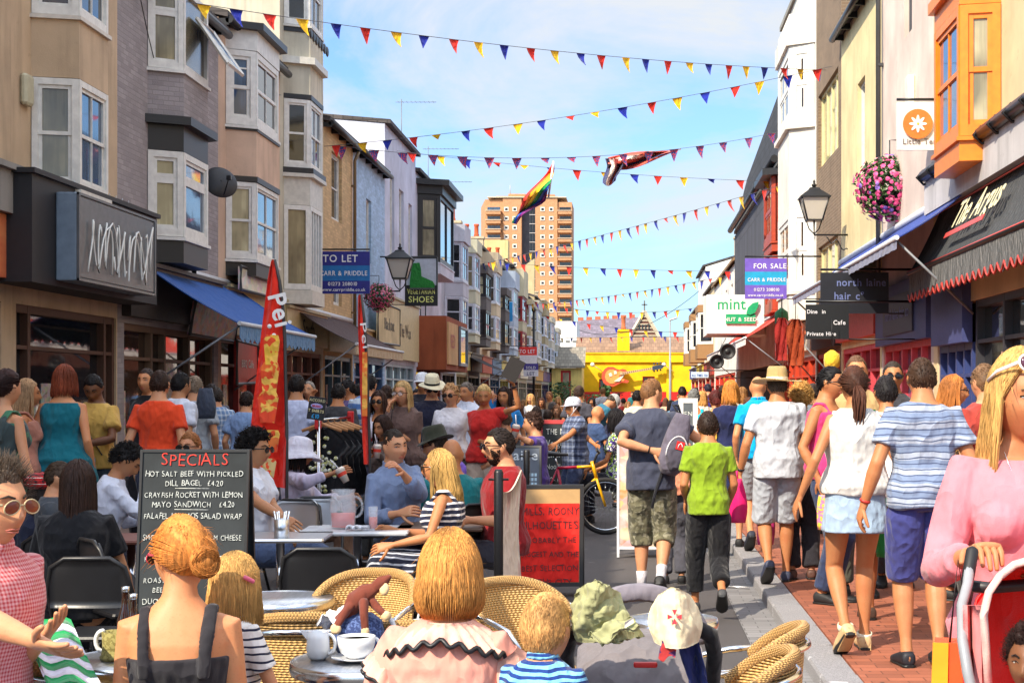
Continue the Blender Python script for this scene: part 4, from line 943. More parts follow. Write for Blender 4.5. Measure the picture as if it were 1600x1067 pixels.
def hair_mesh(M, style, rng, dens=1.0, r=.009, sex='m', L=None):
 near_ = dens > 5
 """cap + locks, in person coordinates through M (head frame)"""
 mb = MB(); seg, rn = 40, 30; amp = {'curly': .020, 'curlyshort': .014, 'spiky': .006}.get(style, .003)
 infl = {'short': .075, 'crop': .035, 'receding': .045, 'spiky': .09, 'curly': .20, 'curlyshort': .13, 'undercut': .05, 'bob': .19}.get(style, .085)
 rs = []
 ph_ = [rng.uniform(0, 6) for _ in range(6)]
 for i in range(1, rn):
  ph = -PI/2+PI*i/rn; row = []
  for q in range(seg):
   th = 2*PI*q/seg; h = hairline(th, ph, sex)
   if style == 'receding': h -= .28*gs(abs(((th+PI) % (2*PI))-PI), .5)
   if style == 'bald': h = -1
   k = max(0, min(1, (h+.05)/.16))
   nz = math.sin(th*7+ph_[0]+ph*3)*math.sin(ph*9+ph_[1]+th)*amp+math.sin(th*17+ph_[2])*math.sin(ph*21+ph_[3])*amp*.6
   a = abs(((th+PI) % (2*PI))-PI)
   f = infl
   if style == 'undercut' and a > .6: f = .012+.09*max(0, math.sin(ph)-.72)*3
   p = head_point(th, ph, sex, 0.0 if k < .01 else .0001)*(1+(f+nz/.1)*k-.07*(1-k))
   row.append(M@p)
  rs.append(row)
 mb.rings(rs, 0, True, True)
 R = lambda a, b: rng.uniform(a, b)
 def scalp(th, ph, f): return head_point(th, ph, sex, .0001)*(1+f)
 if style in ('short', 'crop', 'spiky', 'curlyshort', 'curly', 'undercut', 'receding'):
  n = int({'short': 260, 'crop': 140, 'spiky': 340, 'curlyshort': 420, 'curly': 520, 'undercut': 120, 'receding': 100}[style]*dens)
  for _ in range(n):
   th = R(0, 2*PI); ph = math.asin(R(-.45, .98))
   if hairline(th, ph, sex) < .02: continue
   if style == 'receding' and hairline(th, ph, sex)-.28*gs(abs(((th+PI) % (2*PI))-PI), .5) < .05: continue
   if style == 'undercut' and ph < .75: continue
   if near_ and rng.random() < .45: continue
   p0 = scalp(th, ph, infl*.7); nrm = p0.normalized()
   fl = {'short': .022, 'crop': .01, 'spiky': .045, 'curlyshort': .03, 'curly': .045, 'undercut': .05, 'receding': .01}[style]*R(.6, 1.3)
   if style in ('curly', 'curlyshort'):
    c0 = R(0, 6); pts = [p0+nrm*(fl*t*.6)+Vector((math.sin(c0+t*7), math.cos(c0+t*7), math.sin(c0*2+t*6)))*fl*.35 for t in (0, .25, .5, .75, 1)]
   elif style == 'spiky':
    d = (nrm+Vector((R(-.5, .5), R(-.4, .5), R(0, .6)))).normalized(); pts = [p0, p0+d*fl*.5, p0+d*fl+Vector((0, .004, 0))]
   else:
    tang = Vector((p0.x*.5, -.8 if nrm.z > .3 else -.3, -.5 if nrm.z < .6 else -.1)) if style != 'undercut' else Vector((.5, -.7, .25))
    d = (tang-nrm*tang.dot(nrm)).normalized(); pts = [p0, p0+d*fl*.5+nrm*.004, p0+d*fl+nrm*.001]
   strand(mb, [M@p for p in pts], r*.7)
 if style in ('bob', 'long', 'shoulder', 'half'):
  Lb = L or {'bob': .12, 'long': .42, 'shoulder': .24, 'half': .16}[style]
  n = int({'bob': 420, 'long': 420, 'shoulder': 340, 'half': 300}[style]*dens)
  for k in range(n):
   t0_ = .88 if style in ('bob', 'half') else 1.18; th = R(t0_, 2*PI-t0_); a = PI-abs(th-PI)
   ph0 = R(.45, 1.45) if k % 3 else R(1.0, 1.5); L_ = Lb*(R(.72, 1.06) if style != 'bob' else R(.84, 1.04)); pts = []
   off = .07+R(0, .10)+(.13 if style == 'bob' else 0)
   th0 = PI+(th-PI)*R(.75, 1) if k % 3 else (th*R(.3, .8) if th < PI else 2*PI-(2*PI-th)*R(.3, .8))
   for i in range(4):
    ph = ph0+(0.02-ph0)*(i/3); pts.append(scalp(th0+(th-th0)*i/3, ph, off))
   b = pts[-1]; wv = R(0, 6); out = Vector((b.x, b.y, 0)).normalized(); thc = round(th*15)/15+.02*math.sin(round(th*15)*7); cl = Vector((math.sin(thc)-math.sin(th), math.cos(thc)-math.cos(th), 0))*.085; wa = R(.001, .004)
   for i in range(1, 7):
    t = i/6
    flare = (.012 if style != 'bob' else .018*math.sin(t*PI)-.022*t*t)
    pull = Vector((0, 0, 0))
    if style in ('long', 'shoulder') and b.y < .02: pull = Vector((-b.x*.18*t, -.035*t, 0))
    pts.append(b+Vector((0, 0, -L_*t))+out*(flare*t+wa*math.sin(wv+t*7))+cl*t*.8+pull)
   strand(mb, [M@p for p in pts], r*R(.7, 1.2))
 if style in ('bun', 'ponytail'):
  kn = Vector((0, -.125, -.02)) if style == 'bun' else Vector((0, -.118, .005))
  for k in range(int(300*dens)):
   th = R(.5, 2*PI-.5); ph = R(-.35, 1.3)
   if hairline(th, ph, sex) < 0: continue
   p0 = scalp(th, ph, .06+R(0, .03)); pts = [p0]
   for i in range(1, 6):
    t = i/5; q = p0.lerp(kn, t); rr = q.length; tgt = q.normalized()*max(rr, .102*(1-t)+.12*t*.95) if i < 5 else kn; pts.append(tgt)
   strand(mb, [M@p for p in pts], r*R(.6, 1))
  if style == 'bun':
   for k in range(int(70*dens)):
    a0 = R(0, 6.28); rr = R(.022, .047); tilt = Euler((R(-.5, .5), R(-.5, .5), 0)).to_matrix(); pts = []
    for i in range(9):
     a = a0+i*.62; pts.append(kn+Vector((0, -.022, 0))+tilt@Vector((rr*math.cos(a), R(-.002, .002)-.018*math.cos(rr*30), rr*1.05*math.sin(a))))
    strand(mb, [M@p for p in pts], r*.8)
   mb.ball(M@(kn+Vector((0, -.012, 0))), .036, 12, 8)
  else:
   for k in range(int(120*dens)):
    a0 = R(0, 6.28); rr = R(0, .03); L_ = (L or .34)*R(.6, 1.05); pts = []
    for i in range(8):
     t = i/7; w = (.5+1.0*math.sin(t*PI*.8)); pts.append(kn+Vector((rr*w*math.cos(a0)+.008*math.sin(t*7+a0), -.045*math.sin(min(1, t*2.5)*PI/2)+rr*w*math.sin(a0)*.6+.02*t, .02*math.sin(t*3)-L_*t)))
    strand(mb, [M@p for p in pts], r)
 if style in ('bob', 'long', 'bun', 'ponytail', 'shoulder', 'half') and dens >= 1:   # loose flyaway hairs
  for k in range(int(7*dens)):
   th = R(.9, 2*PI-.9); ph = R(-.1, .9); p0 = scalp(th, ph, .1); n_ = p0.normalized(); d = Vector((R(-1, 1), R(-1, 1), R(-1.4, .1)))
   strand(mb, [M@(p0+n_*.006*t+d*.012*t*t) for t in (0, .6, 1.2, 1.8)], .0012)
 return mb
def add_job(name, mb, voxel, mats, parent, smooth=2, post=None, label=None):
 o = mb.build(name, mats, parent, world=False, label=label)
 m = o.modifiers.new('r', 'REMESH'); m.mode = 'VOXEL'; m.voxel_size = voxel; m.use_smooth_shade = True
 if smooth: s = o.modifiers.new('s', 'SMOOTH'); s.factor = .5; s.iterations = smooth
 JOBS.append((o, post, mats)); return o
def flush_jobs():
 dg = bpy.context.evaluated_depsgraph_get(); new = []
 for o, post, mats in JOBS: new.append(bpy.data.meshes.new_from_object(o.evaluated_get(dg)))
 for (o, post, mats), me in zip(JOBS, new):
  o.modifiers.clear(); old = o.data
  o.data = me; bpy.data.meshes.remove(old); me.name = o.name
  me.materials.clear()
  for m in (mats if isinstance(mats, (list, tuple)) else [mats]): me.materials.append(m)
  if post: post(me)
  me.polygons.foreach_set('use_smooth', [True]*len(me.polygons))
 JOBS.clear()
def fold_post(seed, amp, zc=None):
 def f(me):
  n = len(me.vertices); co = np.empty(n*3, np.float32); me.vertices.foreach_get('co', co); co = co.reshape(-1, 3)
  no = np.empty(n*3, np.float32); me.vertex_normals.foreach_get('vector', no); no = no.reshape(-1, 3)
  r = np.random.RandomState(seed); d = np.zeros(n)
  for _ in range(7):
   k = r.normal(size=3)*np.array([11, 11, 7.]); 
   w = co@k+r.uniform(0, 6)+1.5*np.sin(co@(r.normal(size=3)*7)+r.uniform(0, 6))
   d += (1-np.abs(np.sin(w*.5)))**1.6
  env = .5+.5*np.sin(co@(r.normal(size=3)*5)+r.uniform(0, 6))
  co += no*(d*env*amp/3)[:, None]
  me.vertices.foreach_set('co', co.ravel().astype(np.float32)); me.update()
 return f
def append_post(extra):                       # separate fingers joined onto the remeshed body surface
 def f(me):
  n = len(me.vertices); co = np.empty(n*3, np.float32); me.vertices.foreach_get('co', co)
  vs = co.reshape(-1, 3).tolist()+[tuple(v) for v in extra.v]
  fs = [tuple(p.vertices) for p in me.polygons]+[tuple(i+n for i in q) for q in extra.f]
  mats = list(me.materials); me.clear_geometry(); me.from_pydata(vs, [], fs); me.update()
 return f
SK = dict(fair=(204, 148, 110), pink=(206, 142, 98), tan=(186, 126, 84), brown=(118, 78, 52), olive=(178, 126, 88))
def hand(mb, fin, W, d, palm_n, side, s, curl=.5, spread=.1, thumb=None):
 """palm loft into mb, fingers into fin. W wrist, d direction, palm_n palm normal, side +-1"""
 d = d.normalized(); n = (palm_n-d*palm_n.dot(d)).normalized(); x = d.cross(n).normalized()*side   # x: towards thumb
 mb.tube([W-d*.01*s, W+d*.02*s, W+d*.055*s, W+d*.088*s], [(.024*s, .018*s), (.030*s, .017*s), (.040*s, .016*s), (.038*s, .012*s)], 10) if False else None
 rings = []
 for t, a, b in ((-.01, .026, .019), (.02, .031, .018), (.055, .041, .016), (.088, .039, .012), (.096, .030, .008)):
  rings.append(ell(W+d*t*s, x, n, a*s, b*s, 14, 2.5))
 mb.rings(rings)
 for k, (o, L) in enumerate(((.030, .070), (.010, .078), (-.010, .072), (-.029, .056))):
  p = W+d*.082*s+x*o*s; dd = (d+x*spread*(1.2-k)*.6).normalized(); pts = [p]
  for j, (l, c) in enumerate(((.42, .35), (.32, .55), (.26, .45))):
   a = curl*c*1.6*(1+.15*k); dd = (dd*math.cos(a)+n*math.sin(a)).normalized(); p = p+dd*L*l*s; pts.append(p)
  fin.tube(pts, [.0092*s, .0086*s, .0078*s, .0066*s], 8, round_ends=True)
 p = W+d*.025*s+x*.026*s; dd = (d*.55+x*.75+n*.25).normalized(); pts = [p, p+dd*.036*s]
 dd = (dd+d*.45+n*curl*.5).normalized(); pts.append(pts[-1]+dd*.030*s); dd = (dd+d*.2+n*curl*.4).normalized(); pts.append(pts[-1]+dd*.024*s)
 fin.tube(pts, [.0125*s, .0108*s, .0096*s, .0078*s], 8, round_ends=True)
def person(px, top, Y, label, rz=0, g=0.0, skin='fair', sex='m', hair=('short', (70, 50, 36)), shirt=None, legs=None, shoes=(30, 30, 32), aL=None, aR=None,
           pL=None, pR=None, seat=None, lean=0.0, side=0.0, head=(0, 0, 0), bulk=1.0, stride=0.0, hk=1.0, size=None, group=None, curl=.35, voxel=None, dens=None,
           hat=None, glasses=None, collar=None, feet=None, legpose=None, face=None, name='person', bust=None, hatH=0.0, twist=0, hc=None, beard=None, strap=None, cat='person', anchor='top', handrot=None):
 rng = random.Random(int(px*7+top))
 T = at(px, top, Y); rzr = math.radians(rz)
 if seat is None:
  Rq = Euler((-math.radians(lean), math.radians(side), 0)).to_matrix()
  s = size or max(.3, (T.z-g-hatH)/(.93+(Rq@Vector((0, .034, .668))).z+.118))
 else:
  s = size or 1.0
 n_ = Vector((0, 0, 1))
 root = thing(name, label, cat, (T.x, Y, g), rzr, group, (s, s, s))
 lr = math.radians(lean); sr = math.radians(side)
 hz = .93
 S = SF if sex == 'f' else SM
 HC = Vector((0, .034, .668))           # head centre above hip
 Rt = Euler((-lr, sr, math.radians(twist))).to_matrix()      # torso rotation about hip (lean forward positive)
 Hh = Euler((math.radians(head[0]), math.radians(head[2]), math.radians(head[1]))).to_matrix()   # pitch(up +), yaw(left +), roll
 if seat is not None:
  topz = (T.z-g-hatH)/s; hz = topz-(Rt@HC).z-.118
  hz = max(hz, .30)
 else:
  if lean or side: hz = .93
 P = Vector((0, 0, hz))
 hcw = P+Rt@HC
 off = Rt@HC; c_, s__ = math.cos(rzr), math.sin(rzr)
 ox, oy = (off.x*c_-off.y*s__)*s, (off.x*s__+off.y*c_)*s
 root.location.x -= ox; root.location.y -= oy
 WM[root.name] = Matrix.LocRotScale(root.location, root.rotation_euler, root.scale)
 if seat is None and (lean or side):
  pass
 vx = voxel or min(.03, max(.0065, Y*.00085))/s
 near = Y < 7; mid = Y < 16
 dens = dens if dens is not None else (11 if near else 1.3 if mid else .4)
 bw = bulk; hb = hk
 body, fin = MB(), MB()
 def sec(z): return interp(S, z)
 def torso_rings(z0, z1, off, step=.045, flare=0.0, bx=1.0, hem_ok=False):
  zs = [z0]; z = z0
  while z < z1-.02: z += step; zs.append(min(z, z1))
  rs = []
  for z in zs:
   _, a, b, yo = sec(max(z, .03) if off > 0 and hem_ok else z); k = 1.0
   if .05 < z < .34: b2 = b*(1+(bw-1)*1.5)
   else: b2 = b*(1+(bw-1)*.8)
   a2 = a*(1+(bw-1)*(1 if z < .5 else .3))*bx; fl = flare*max(0, (.25-z))+(.014*min(1, max(0, (.16-z)/.1)) if hem_ok else 0)
   c = P+Rt@Vector((0, yo, z))
   rs.append(ell(c, Rt@Vector((1, 0, 0)), Rt@Vector((0, 1, 0)), a2+off+fl, b2+off+fl*.8, 22))
  return rs
 body.rings(torso_rings(-.03, .65, 0))
 if sex == 'f' and name == 'person':
  for q in (-1, 1): body.ball(P+Rt@Vector((.068*q, .092*bw, .335)), (.062, .052, .060), 12, 8)
 HM = Matrix.Translation(hcw) @ (Rt@Hh).to_4x4() @ Matrix.Scale(hb, 4)
 build_head(body, HM, sex, ears=True)
 joints = {}
 for q, tgt, pole in ((1, aR, pR), (-1, aL, pL)):
  w = .154 if sex == 'm' else .136
  sh = P+Rt@Vector((w*bw**.5*q, -.008, .468))
  if tgt is None: tgt = (.215*q*bw**.5, .03, hz-.02) if seat is None else (.20*q, .30, hz+.10)
  if tgt[0] == 'w': tgt = WM[root.name].inverted() @ at(*tgt[1:])
  tg = Vector(tgt[:3])
  pole = pole or (.38*q, -1, -.35)
  el, wr = ik(sh, tg, .285, .255, pole)
  u = .044 if sex == 'm' else .037; f = .038 if sex == 'm' else .031
  u *= bw**.7; f *= bw**.5
  body.tube([sh+Vector((-.03*q, 0, .0)), sh, sh.lerp(el, .35), sh.lerp(el, .7), el, el.lerp(wr, .25), el.lerp(wr, .6), wr.lerp(el, .08), wr], [u*1.05, u*1.12, u, u*.86, f*.98, f*1.05, f*.85, f*.62, f*.60], 12, round_ends=True)
  d = (wr-el).normalized()
  if handrot and handrot.get(q): pn = Vector(handrot[q])
  else: pn = Vector((-q, .1, 0)) if d.z < -.6 else (Vector((0, .2, 1)) if seat is None and d.y > .5 and False else Vector((-q*.8, -.3, -.4)))
  if abs(pn.normalized().dot(d)) > .95: pn = Vector((0, 1, .1))
  hs = 1.0 if sex == 'm' else .9
  hand(body, fin, wr, d, pn, -q if handrot is None or not handrot.get(q) else handrot.get('s%d' % q, -q), hs*(1.0 if near else 1.03), curl)
  joints[q] = (sh, el, wr)
 hw = .088 if sex == 'm' else .092
 Lg = {}
 for q in (1, -1):
  hip = P+Vector((hw*q, 0, -.03))
  if legpose: ft = Vector(legpose[q]); pole = Vector(legpose.get('p%d' % q, (0, 1, .1)))
  elif seat is not None: ft = Vector((.11*q, .40 if seat == 1 else seat, .085)); pole = Vector((.12*q, 1, 1.2))
  else: ft = Vector((.085*q, stride*q*.5, .085+(.0 if stride*q >= 0 else min(.16, abs(stride)*.35)))); pole = Vector((0.05*q, 1, 0))
  kn, an = ik(hip, ft, .432, .415, pole)
  a = .082 if sex == 'm' else .085; c = .056 if sex == 'm' else .052
  a *= bw**.6
  body.tube([hip+Vector((-.01*q, 0, .04)), hip.lerp(kn, .12), hip.lerp(kn, .5), hip.lerp(kn, .85), kn, kn.lerp(an, .25), kn.lerp(an, .5), kn.lerp(an, .82), an], [a, a*1.02, a*.84, a*.64, c*1.04, c*1.08, c*.92, c*.60, c*.62], 14, round_ends=True)
  back = stride*q < -.12 and seat is None and not legpose
  fd = Vector((.12*q, 1, -.75 if back else -.0)).normalized()
  if legpose and ('f%d' % q) in legpose: fd = Vector(legpose['f%d' % q]).normalized()
  up = Vector((0, 0, 1)); up = (up-fd*up.dot(fd)).normalized(); sx = fd.cross(up)
  Lg[q] = (hip, kn, an, fd, up, sx)
 def foot(mb, q, o):
  hip, kn, an, fd, up, sx = Lg[q]; rs = []
  for t, a, b, zc in ((-.060, .020, .022, -.040), (-.048, .034, .036, -.040), (-.01, .036, .042, -.036), (.05, .040, .034, -.046), (.10, .047, .027, -.055), (.15, .046, .020, -.062), (.19, .034, .015, -.066), (.205, .014, .008, -.067)):
   rs.append(ell(an+fd*(t*1.0)+up*(zc), sx, up, a+o, b+o*.9, 14, 2.6))
  mb.rings(rs)
 for q in (1, -1): foot(body, q, 0)
 sk = mat('skin', SK.get(skin, skin) if isinstance(skin, str) else skin)
 bo = add_job('body', body, vx, sk, root, 2 if near else 1, append_post(fin) if Y < 20 else None)
 def cm(spec): 
  if isinstance(spec, dict): return mat('fabric', spec['c'], **{k: v for k, v in spec.items() if k in ('pat', 'c2', 'c3', 'p', 'w', 's', 'fs')})
  return mat('fabric', spec)
 sd = int(px*3+top)
 famp = .021 if Y < 20 else .012
 if shirt:
  sp = shirt if isinstance(shirt, dict) else {'c': shirt}
  st = sp.get('t', 'tee'); hem = sp.get('hem', -.02); o = sp.get('o', .018); ztop = {'tee': .549, 'shirt': .555, 'tank': .46, 'strap': .405, 'dress': .515, 'vneck': .53, 'vest': .50, 'scoop': .528}.get(st, .549)+(-.012 if sex == 'f' else 0)
  m = MB(); m.rings(torso_rings(hem, ztop, o, .04, sp.get('flare', 0), 1.0, True))
  if sex == 'f':
   for q in (-1, 1): m.ball(P+Rt@Vector((.068*q, .095*bw, .335)), (.072, .058, .066), 12, 8)
  sl = {'tee': .62, 'shirt': 1.9, 'tank': 0, 'strap': 0, 'dress': 0, 'vneck': .5, 'vest': 0, 'scoop': 1.6}.get(st, .6); sl = sp.get('sl', sl)
  for q in (1, -1):
   sh, el, wr = joints[q]; u = (.046 if sex == 'm' else .039)*bw**.7
   if sl > 0:
    pts = [sh+Vector((-.055*q, 0, .004)), sh+Rt@Vector((-.004*q, 0, .004))]; rr = [u*.7, u*1.1+.012]
    for t in (.33, .62, .8, 1.0):
     if t <= min(sl, 1)+1e-6: pts.append(sh.lerp(el, t)); rr.append(u*(1.05-.12*t)+.013+(.006 if t >= sl-.05 else 0))
    if sl > 1:
     for t in (.3, .6, .9):
      if t <= sl-1+.01: pts.append(el.lerp(wr, t)); rr.append(u*(.92-.28*t)+.010)
    m.tube(pts, rr, 14)
   elif st == 'strap' or st == 'tank':
    wd = .016 if st == 'strap' else .034
    pts = [P+Rt@Vector((q*x_, y_, z_)) for x_, y_, z_ in ((.085, -.118*bw**.8, .33), (.088, -.112*bw**.8, .40), (.092, -.088, .46), (.095, -.035, .522), (.092, .02, .518), (.088, .085, .44), (.08, .115*bw**.8, .37))]
    m.tube(pts, [(wd, .009)]*7, 8)
  if collar:
   m.tube([P+Rt@Vector((.070*math.cos(t), .0+.074*math.sin(t), .560+.012*math.cos(t+PI/2))) for t in [2*PI*i/16 for i in range(16)]], [(.007, .018)]*16, 8, closed=True)
  add_job('shirt' if st not in ('dress', 'tank', 'strap') else ('dress' if st == 'dress' else 'top'), m, vx, cm(sp), root, 1, fold_post(sd, famp*sp.get('fa', 1)))
 if legs:
  sp = legs if isinstance(legs, dict) else {'c': legs}; t_ = sp.get('t', 'trousers'); o = sp.get('o', .014)
  m = MB(); wz = sp.get('waist', .15 if ('belt' in sp or not shirt) else .05)
  m.rings(torso_rings(-.05, wz, o*.4 if shirt else o, .04))
  ln = sp.get('l', {'trousers': 1.93, 'shorts': .95, 'mini': .42, 'jeans': 1.95, 'crop': 1.5}.get(t_, 1.93))
  if t_ in ('skirt', 'mini') or sp.get('skirt'):
   L = sp.get('len', .30 if t_ == 'mini' else .6)
   if seat is None:
    rs = []
    for i in range(8):
     z = .10-(L+.10)*i/7; _, a, b, yo = sec(max(z, 0)); rs.append(ell(P+Vector((0, yo, z)), Vector((1, 0, 0)), Vector((0, 1, 0)), a*bw+.014+.035*i/7, b*bw+.016+.04*i/7, 22))
    m.rings(rs)
   else:
    for q in (1, -1):
     hip, kn, an = Lg[q][:3]; m.tube([hip, hip.lerp(kn, .5), kn, kn.lerp(an, .3)], [.12, .115, .10, .11], 14)
  else:
   w0 = sp.get('w', 1.0)
   for q in (1, -1):
    hip, kn, an = Lg[q][:3]; a = (.084 if sex == 'm' else .086)*bw**.6
    pts = [hip+Vector((-.012*q, 0, .01 if seat is None else .04)), hip.lerp(kn, .14)]; rr = [a*.9+o*.5, a*1.0+o]
    for t in (.4, .7, .95):
     if t <= ln+.01: pts.append(hip.lerp(kn, t)); rr.append((a*(1.0-.30*t)+o+.008*t)*w0)
    if ln > 1:
     pts.append(kn.copy()); rr.append((.072+o*.6)*w0)
     for t in (.25, .5, .75, .93):
      if t <= ln-1+.01: pts.append(kn.lerp(an, t)); rr.append((.062-.006*t+o*.8)*w0)
    m.tube(pts, rr, 14)
  add_job({'shorts': 'shorts', 'mini': 'skirt', 'skirt': 'skirt'}.get(t_, 'trousers'), m, vx, cm(sp), root, 1, fold_post(sd+5, famp*(.5 if t_ == 'mini' else .9)))
  if 'belt' in sp:
   b_ = MB(); _, a, bb, yo = sec(wz-.03); b_.tube([P+Rt@Vector(((a*bw+.022)*math.cos(t), yo+(bb*bw+.022)*math.sin(t), wz-.02)) for t in [2*PI*i/20 for i in range(20)]], [(.006, .02)]*20, 6, closed=True); b_.build('belt', mat('paint', sp['belt']), root, world=False)
 if shoes and feet != 'bare' and Y < 60:
  for q in (1, -1):
   m = MB(); foot(m, q, .006)
   hip, kn, an, fd, up, sx = Lg[q]
   sm = MB(); rs = []
   for t, a in ((-.066, .018), (-.054, .038), (-.01, .041), (.05, .044), (.10, .052), (.15, .051), (.19, .038), (.211, .016)):
    rs.append(ell(an+fd*t-up*(.078), sx, up, a, .010, 12, 4))
   sm.rings(rs); 
   so_ = add_job('shoe', m, max(.009, vx), mat('paint', shoes, rough=.6), root, 1)
   sm.build('sole', mat('paint', (40, 38, 36) if sum(shoes) > 200 else (24, 24, 24)), so_, world=False)
   if feet and feet[0] == 'sock' and Y < 20:
    m = MB(); m.tube([an.lerp(kn, -.02), an.lerp(kn, .12), an.lerp(kn, .26)], [.040, .040, .045], 12); m.build('sock', mat('fabric', feet[1]), root, world=False)
   if feet and feet[0] == 'wedge':
    m = MB(); m.prism([(-.06, -.085), (.12, -.10), (.12, -.075), (-.05, -.03)], lambda u, v, d: an+fd*u+up*(v-.0)+sx*d, -.035, .035); m.build('wedge_heel', mat('wood', (196, 160, 110)), so_, world=False)
    m = MB(); m.tube([an+Vector((.045*math.cos(t), .05*math.sin(t), .0+.01*math.sin(t))) for t in [2*PI*i/14 for i in range(14)]], [(.004, .02)]*14, 6, closed=True); m.build('ankle_strap', mat('fabric', (236, 226, 200)), so_, world=False)
 if hair and hair[0] != 'bald':
  hm = hair_mesh(HM, hair[0], rng, dens, (.0015 if near else .0055 if mid else .012), sex, hair[2] if len(hair) > 2 else None)
  hm.build('hair', mat('hair', hair[1]), root, world=False)
 toward = math.cos(rzr+math.radians(head[1])+math.radians(twist))     # +1 facing away from camera
 face = face if face is not None else toward < .45
 if face and Y < 40:
  fp = lambda x, z, d=0.0: HM@(Vector((x, 0, z))+Vector((0, head_y(x, z)+d, 0)))
  if not glasses or glasses[0] == 'clear':
   m = MB()
   for q in (-1, 1):
    m.ball(fp(.031*q, .007, -.005), (.0135*hb, .0085*hb, .0056*hb), 10, 6, 0, (Rt@Hh)); m.ball(fp(.031*q, .007, .0004), (.0052*hb, .0044*hb, .0054*hb), 8, 6, 1, (Rt@Hh))
    m.tube([fp(.0465*q, .009, .001), fp(.031*q, .0135, .0045), fp(.017*q, .007, .001)], .0022, 5, 1)
   m.build('eyes', [mat('ceramic', (176, 164, 156)), mat('paint', (40, 28, 22), rough=.2)], root, world=False)
  m = MB()
  bc = tuple(int(c*.75) for c in (hair[1] if hair and len(hair) > 1 else (80, 60, 50)))
  for q in (-1, 1): m.tube([fp(.014*q, .028, .003), fp(.030*q, .035, .003), fp(.048*q, .028, .003)], [(.0025, .0035), (.003, .0042), (.0015, .002)], 6)
  m.build('eyebrows', mat('fabric', bc), root, world=False)
  m = MB()
  m.tube([fp(-.024, -.064, .0005), fp(-.012, -.0605, .003), fp(0, -.062, .0035), fp(.012, -.0605, .003), fp(.024, -.064, .0005)], [.001, .0026, .0022, .0026, .001], 6)
  m.tube([fp(-.022, -.066, .0005), fp(-.010, -.0705, .0035), fp(.010, -.0705, .0035), fp(.022, -.066, .0005)], [.001, .003, .003, .001], 6)
  m.build('lips', mat('skin', (186, 112, 96) if skin != 'brown' else (110, 60, 52)), root, world=False)
 if beard:
  m = MB()
  for k in range(int(700*max(dens, .8))):
   th = rng.uniform(-1.4, 1.4); ph = rng.uniform(-1.25, -.1)
   if ph > -.66 and not (abs(th) > .75 or (abs(th) < .42 and -.52 < ph < -.42)): continue
   p0 = head_point(th, ph, sex)*1.02; m.tube([HM@p0, HM@(p0*1.02+Vector((0, 0, -.008)))], .0024, 4)
  m.build('beard', mat('hair', beard), root, world=False)
 if glasses:
  kind, gc = glasses; fp = lambda x, z, d=0.0: HM@(Vector((x, 0, z))+Vector((0, head_y(x, z)+d, 0)))
  m = MB(); g_ = MB()
  yf = .107
  for q in (-1, 1):
   rim = [HM@Vector((.034*q+.027*math.cos(t), yf+.006-.10*abs(.034*q+.027*math.cos(t))**1.5, .004+.020*math.sin(t)-.004*math.cos(t)*q)) for t in [2*PI*i/16 for i in range(16)]]
   m.tube(rim, .0024 if kind != 'clear' else .0018, 5, closed=True)
   n = len(rim); cc = sum(rim, Vector())/n
   g_.add(rim+[cc+(Rt@Hh)@Vector((0, .004, 0)), ], [(i, (i+1) % n, n) for i in range(n)], 0, True)
   g_.add([p-(Rt@Hh)@Vector((0, .003, 0)) for p in rim], [tuple(range(n))], 0)
   m.tube([HM@Vector((.060*q, yf-.002, .012)), HM@Vector((.080*q, .05, .012)), HM@Vector((.081*q, -.005, .008)), HM@Vector((.078*q, -.025, -.008))], [(.002, .004)]*4, 5)
  m.tube([HM@Vector((-.010, yf+.006, .010)), HM@Vector((.010, yf+.006, .010))], .0025, 5)
  o = m.build('glasses' if kind == 'clear' else 'sunglasses', mat('paint', gc, rough=.2), root, world=False)
  g_.build('lens', (mat('paint', (22, 20, 24), rough=.06) if kind == 'sun' else mat('paint', (120, 58, 44), rough=.06) if kind == 'amber' else mat('clear')), o, world=False)
 if hat: make_hat(root, HM, hat)
 if strap:
  m = MB(); q = strap[0]; pts = [P+Rt@Vector((x_*q, y_, z_)) for x_, y_, z_ in ((-.13, .10, .10), (-.05, .14*bw, .25), (.06, .135*bw, .40), (.10, .05, .545), (.10, -.03, .552), (.06, -.125*bw, .44), (-.06, -.135*bw, .27), (-.15, -.09, .10))]
  m.tube(pts, [(.018, .005)]*len(pts), 6); m.build('shoulder_strap', mat('fabric', strap[1]), root, world=False)
 root['_'] = 0; del root['_']
 return dict(root=root, HM=HM, P=P, Rt=Rt, J=joints, L=Lg, s=s, W=WM[root.name])
def head_y(x, z):
 best = None
 z = max(-.11, min(.11, z)); ph = math.asin(z/.118); xx = .076*math.cos(ph)*(1-.30*max(0, -math.sin(ph))**1.4)
 th = math.asin(max(-.95, min(.95, x/xx))); return head_point(th, ph).y
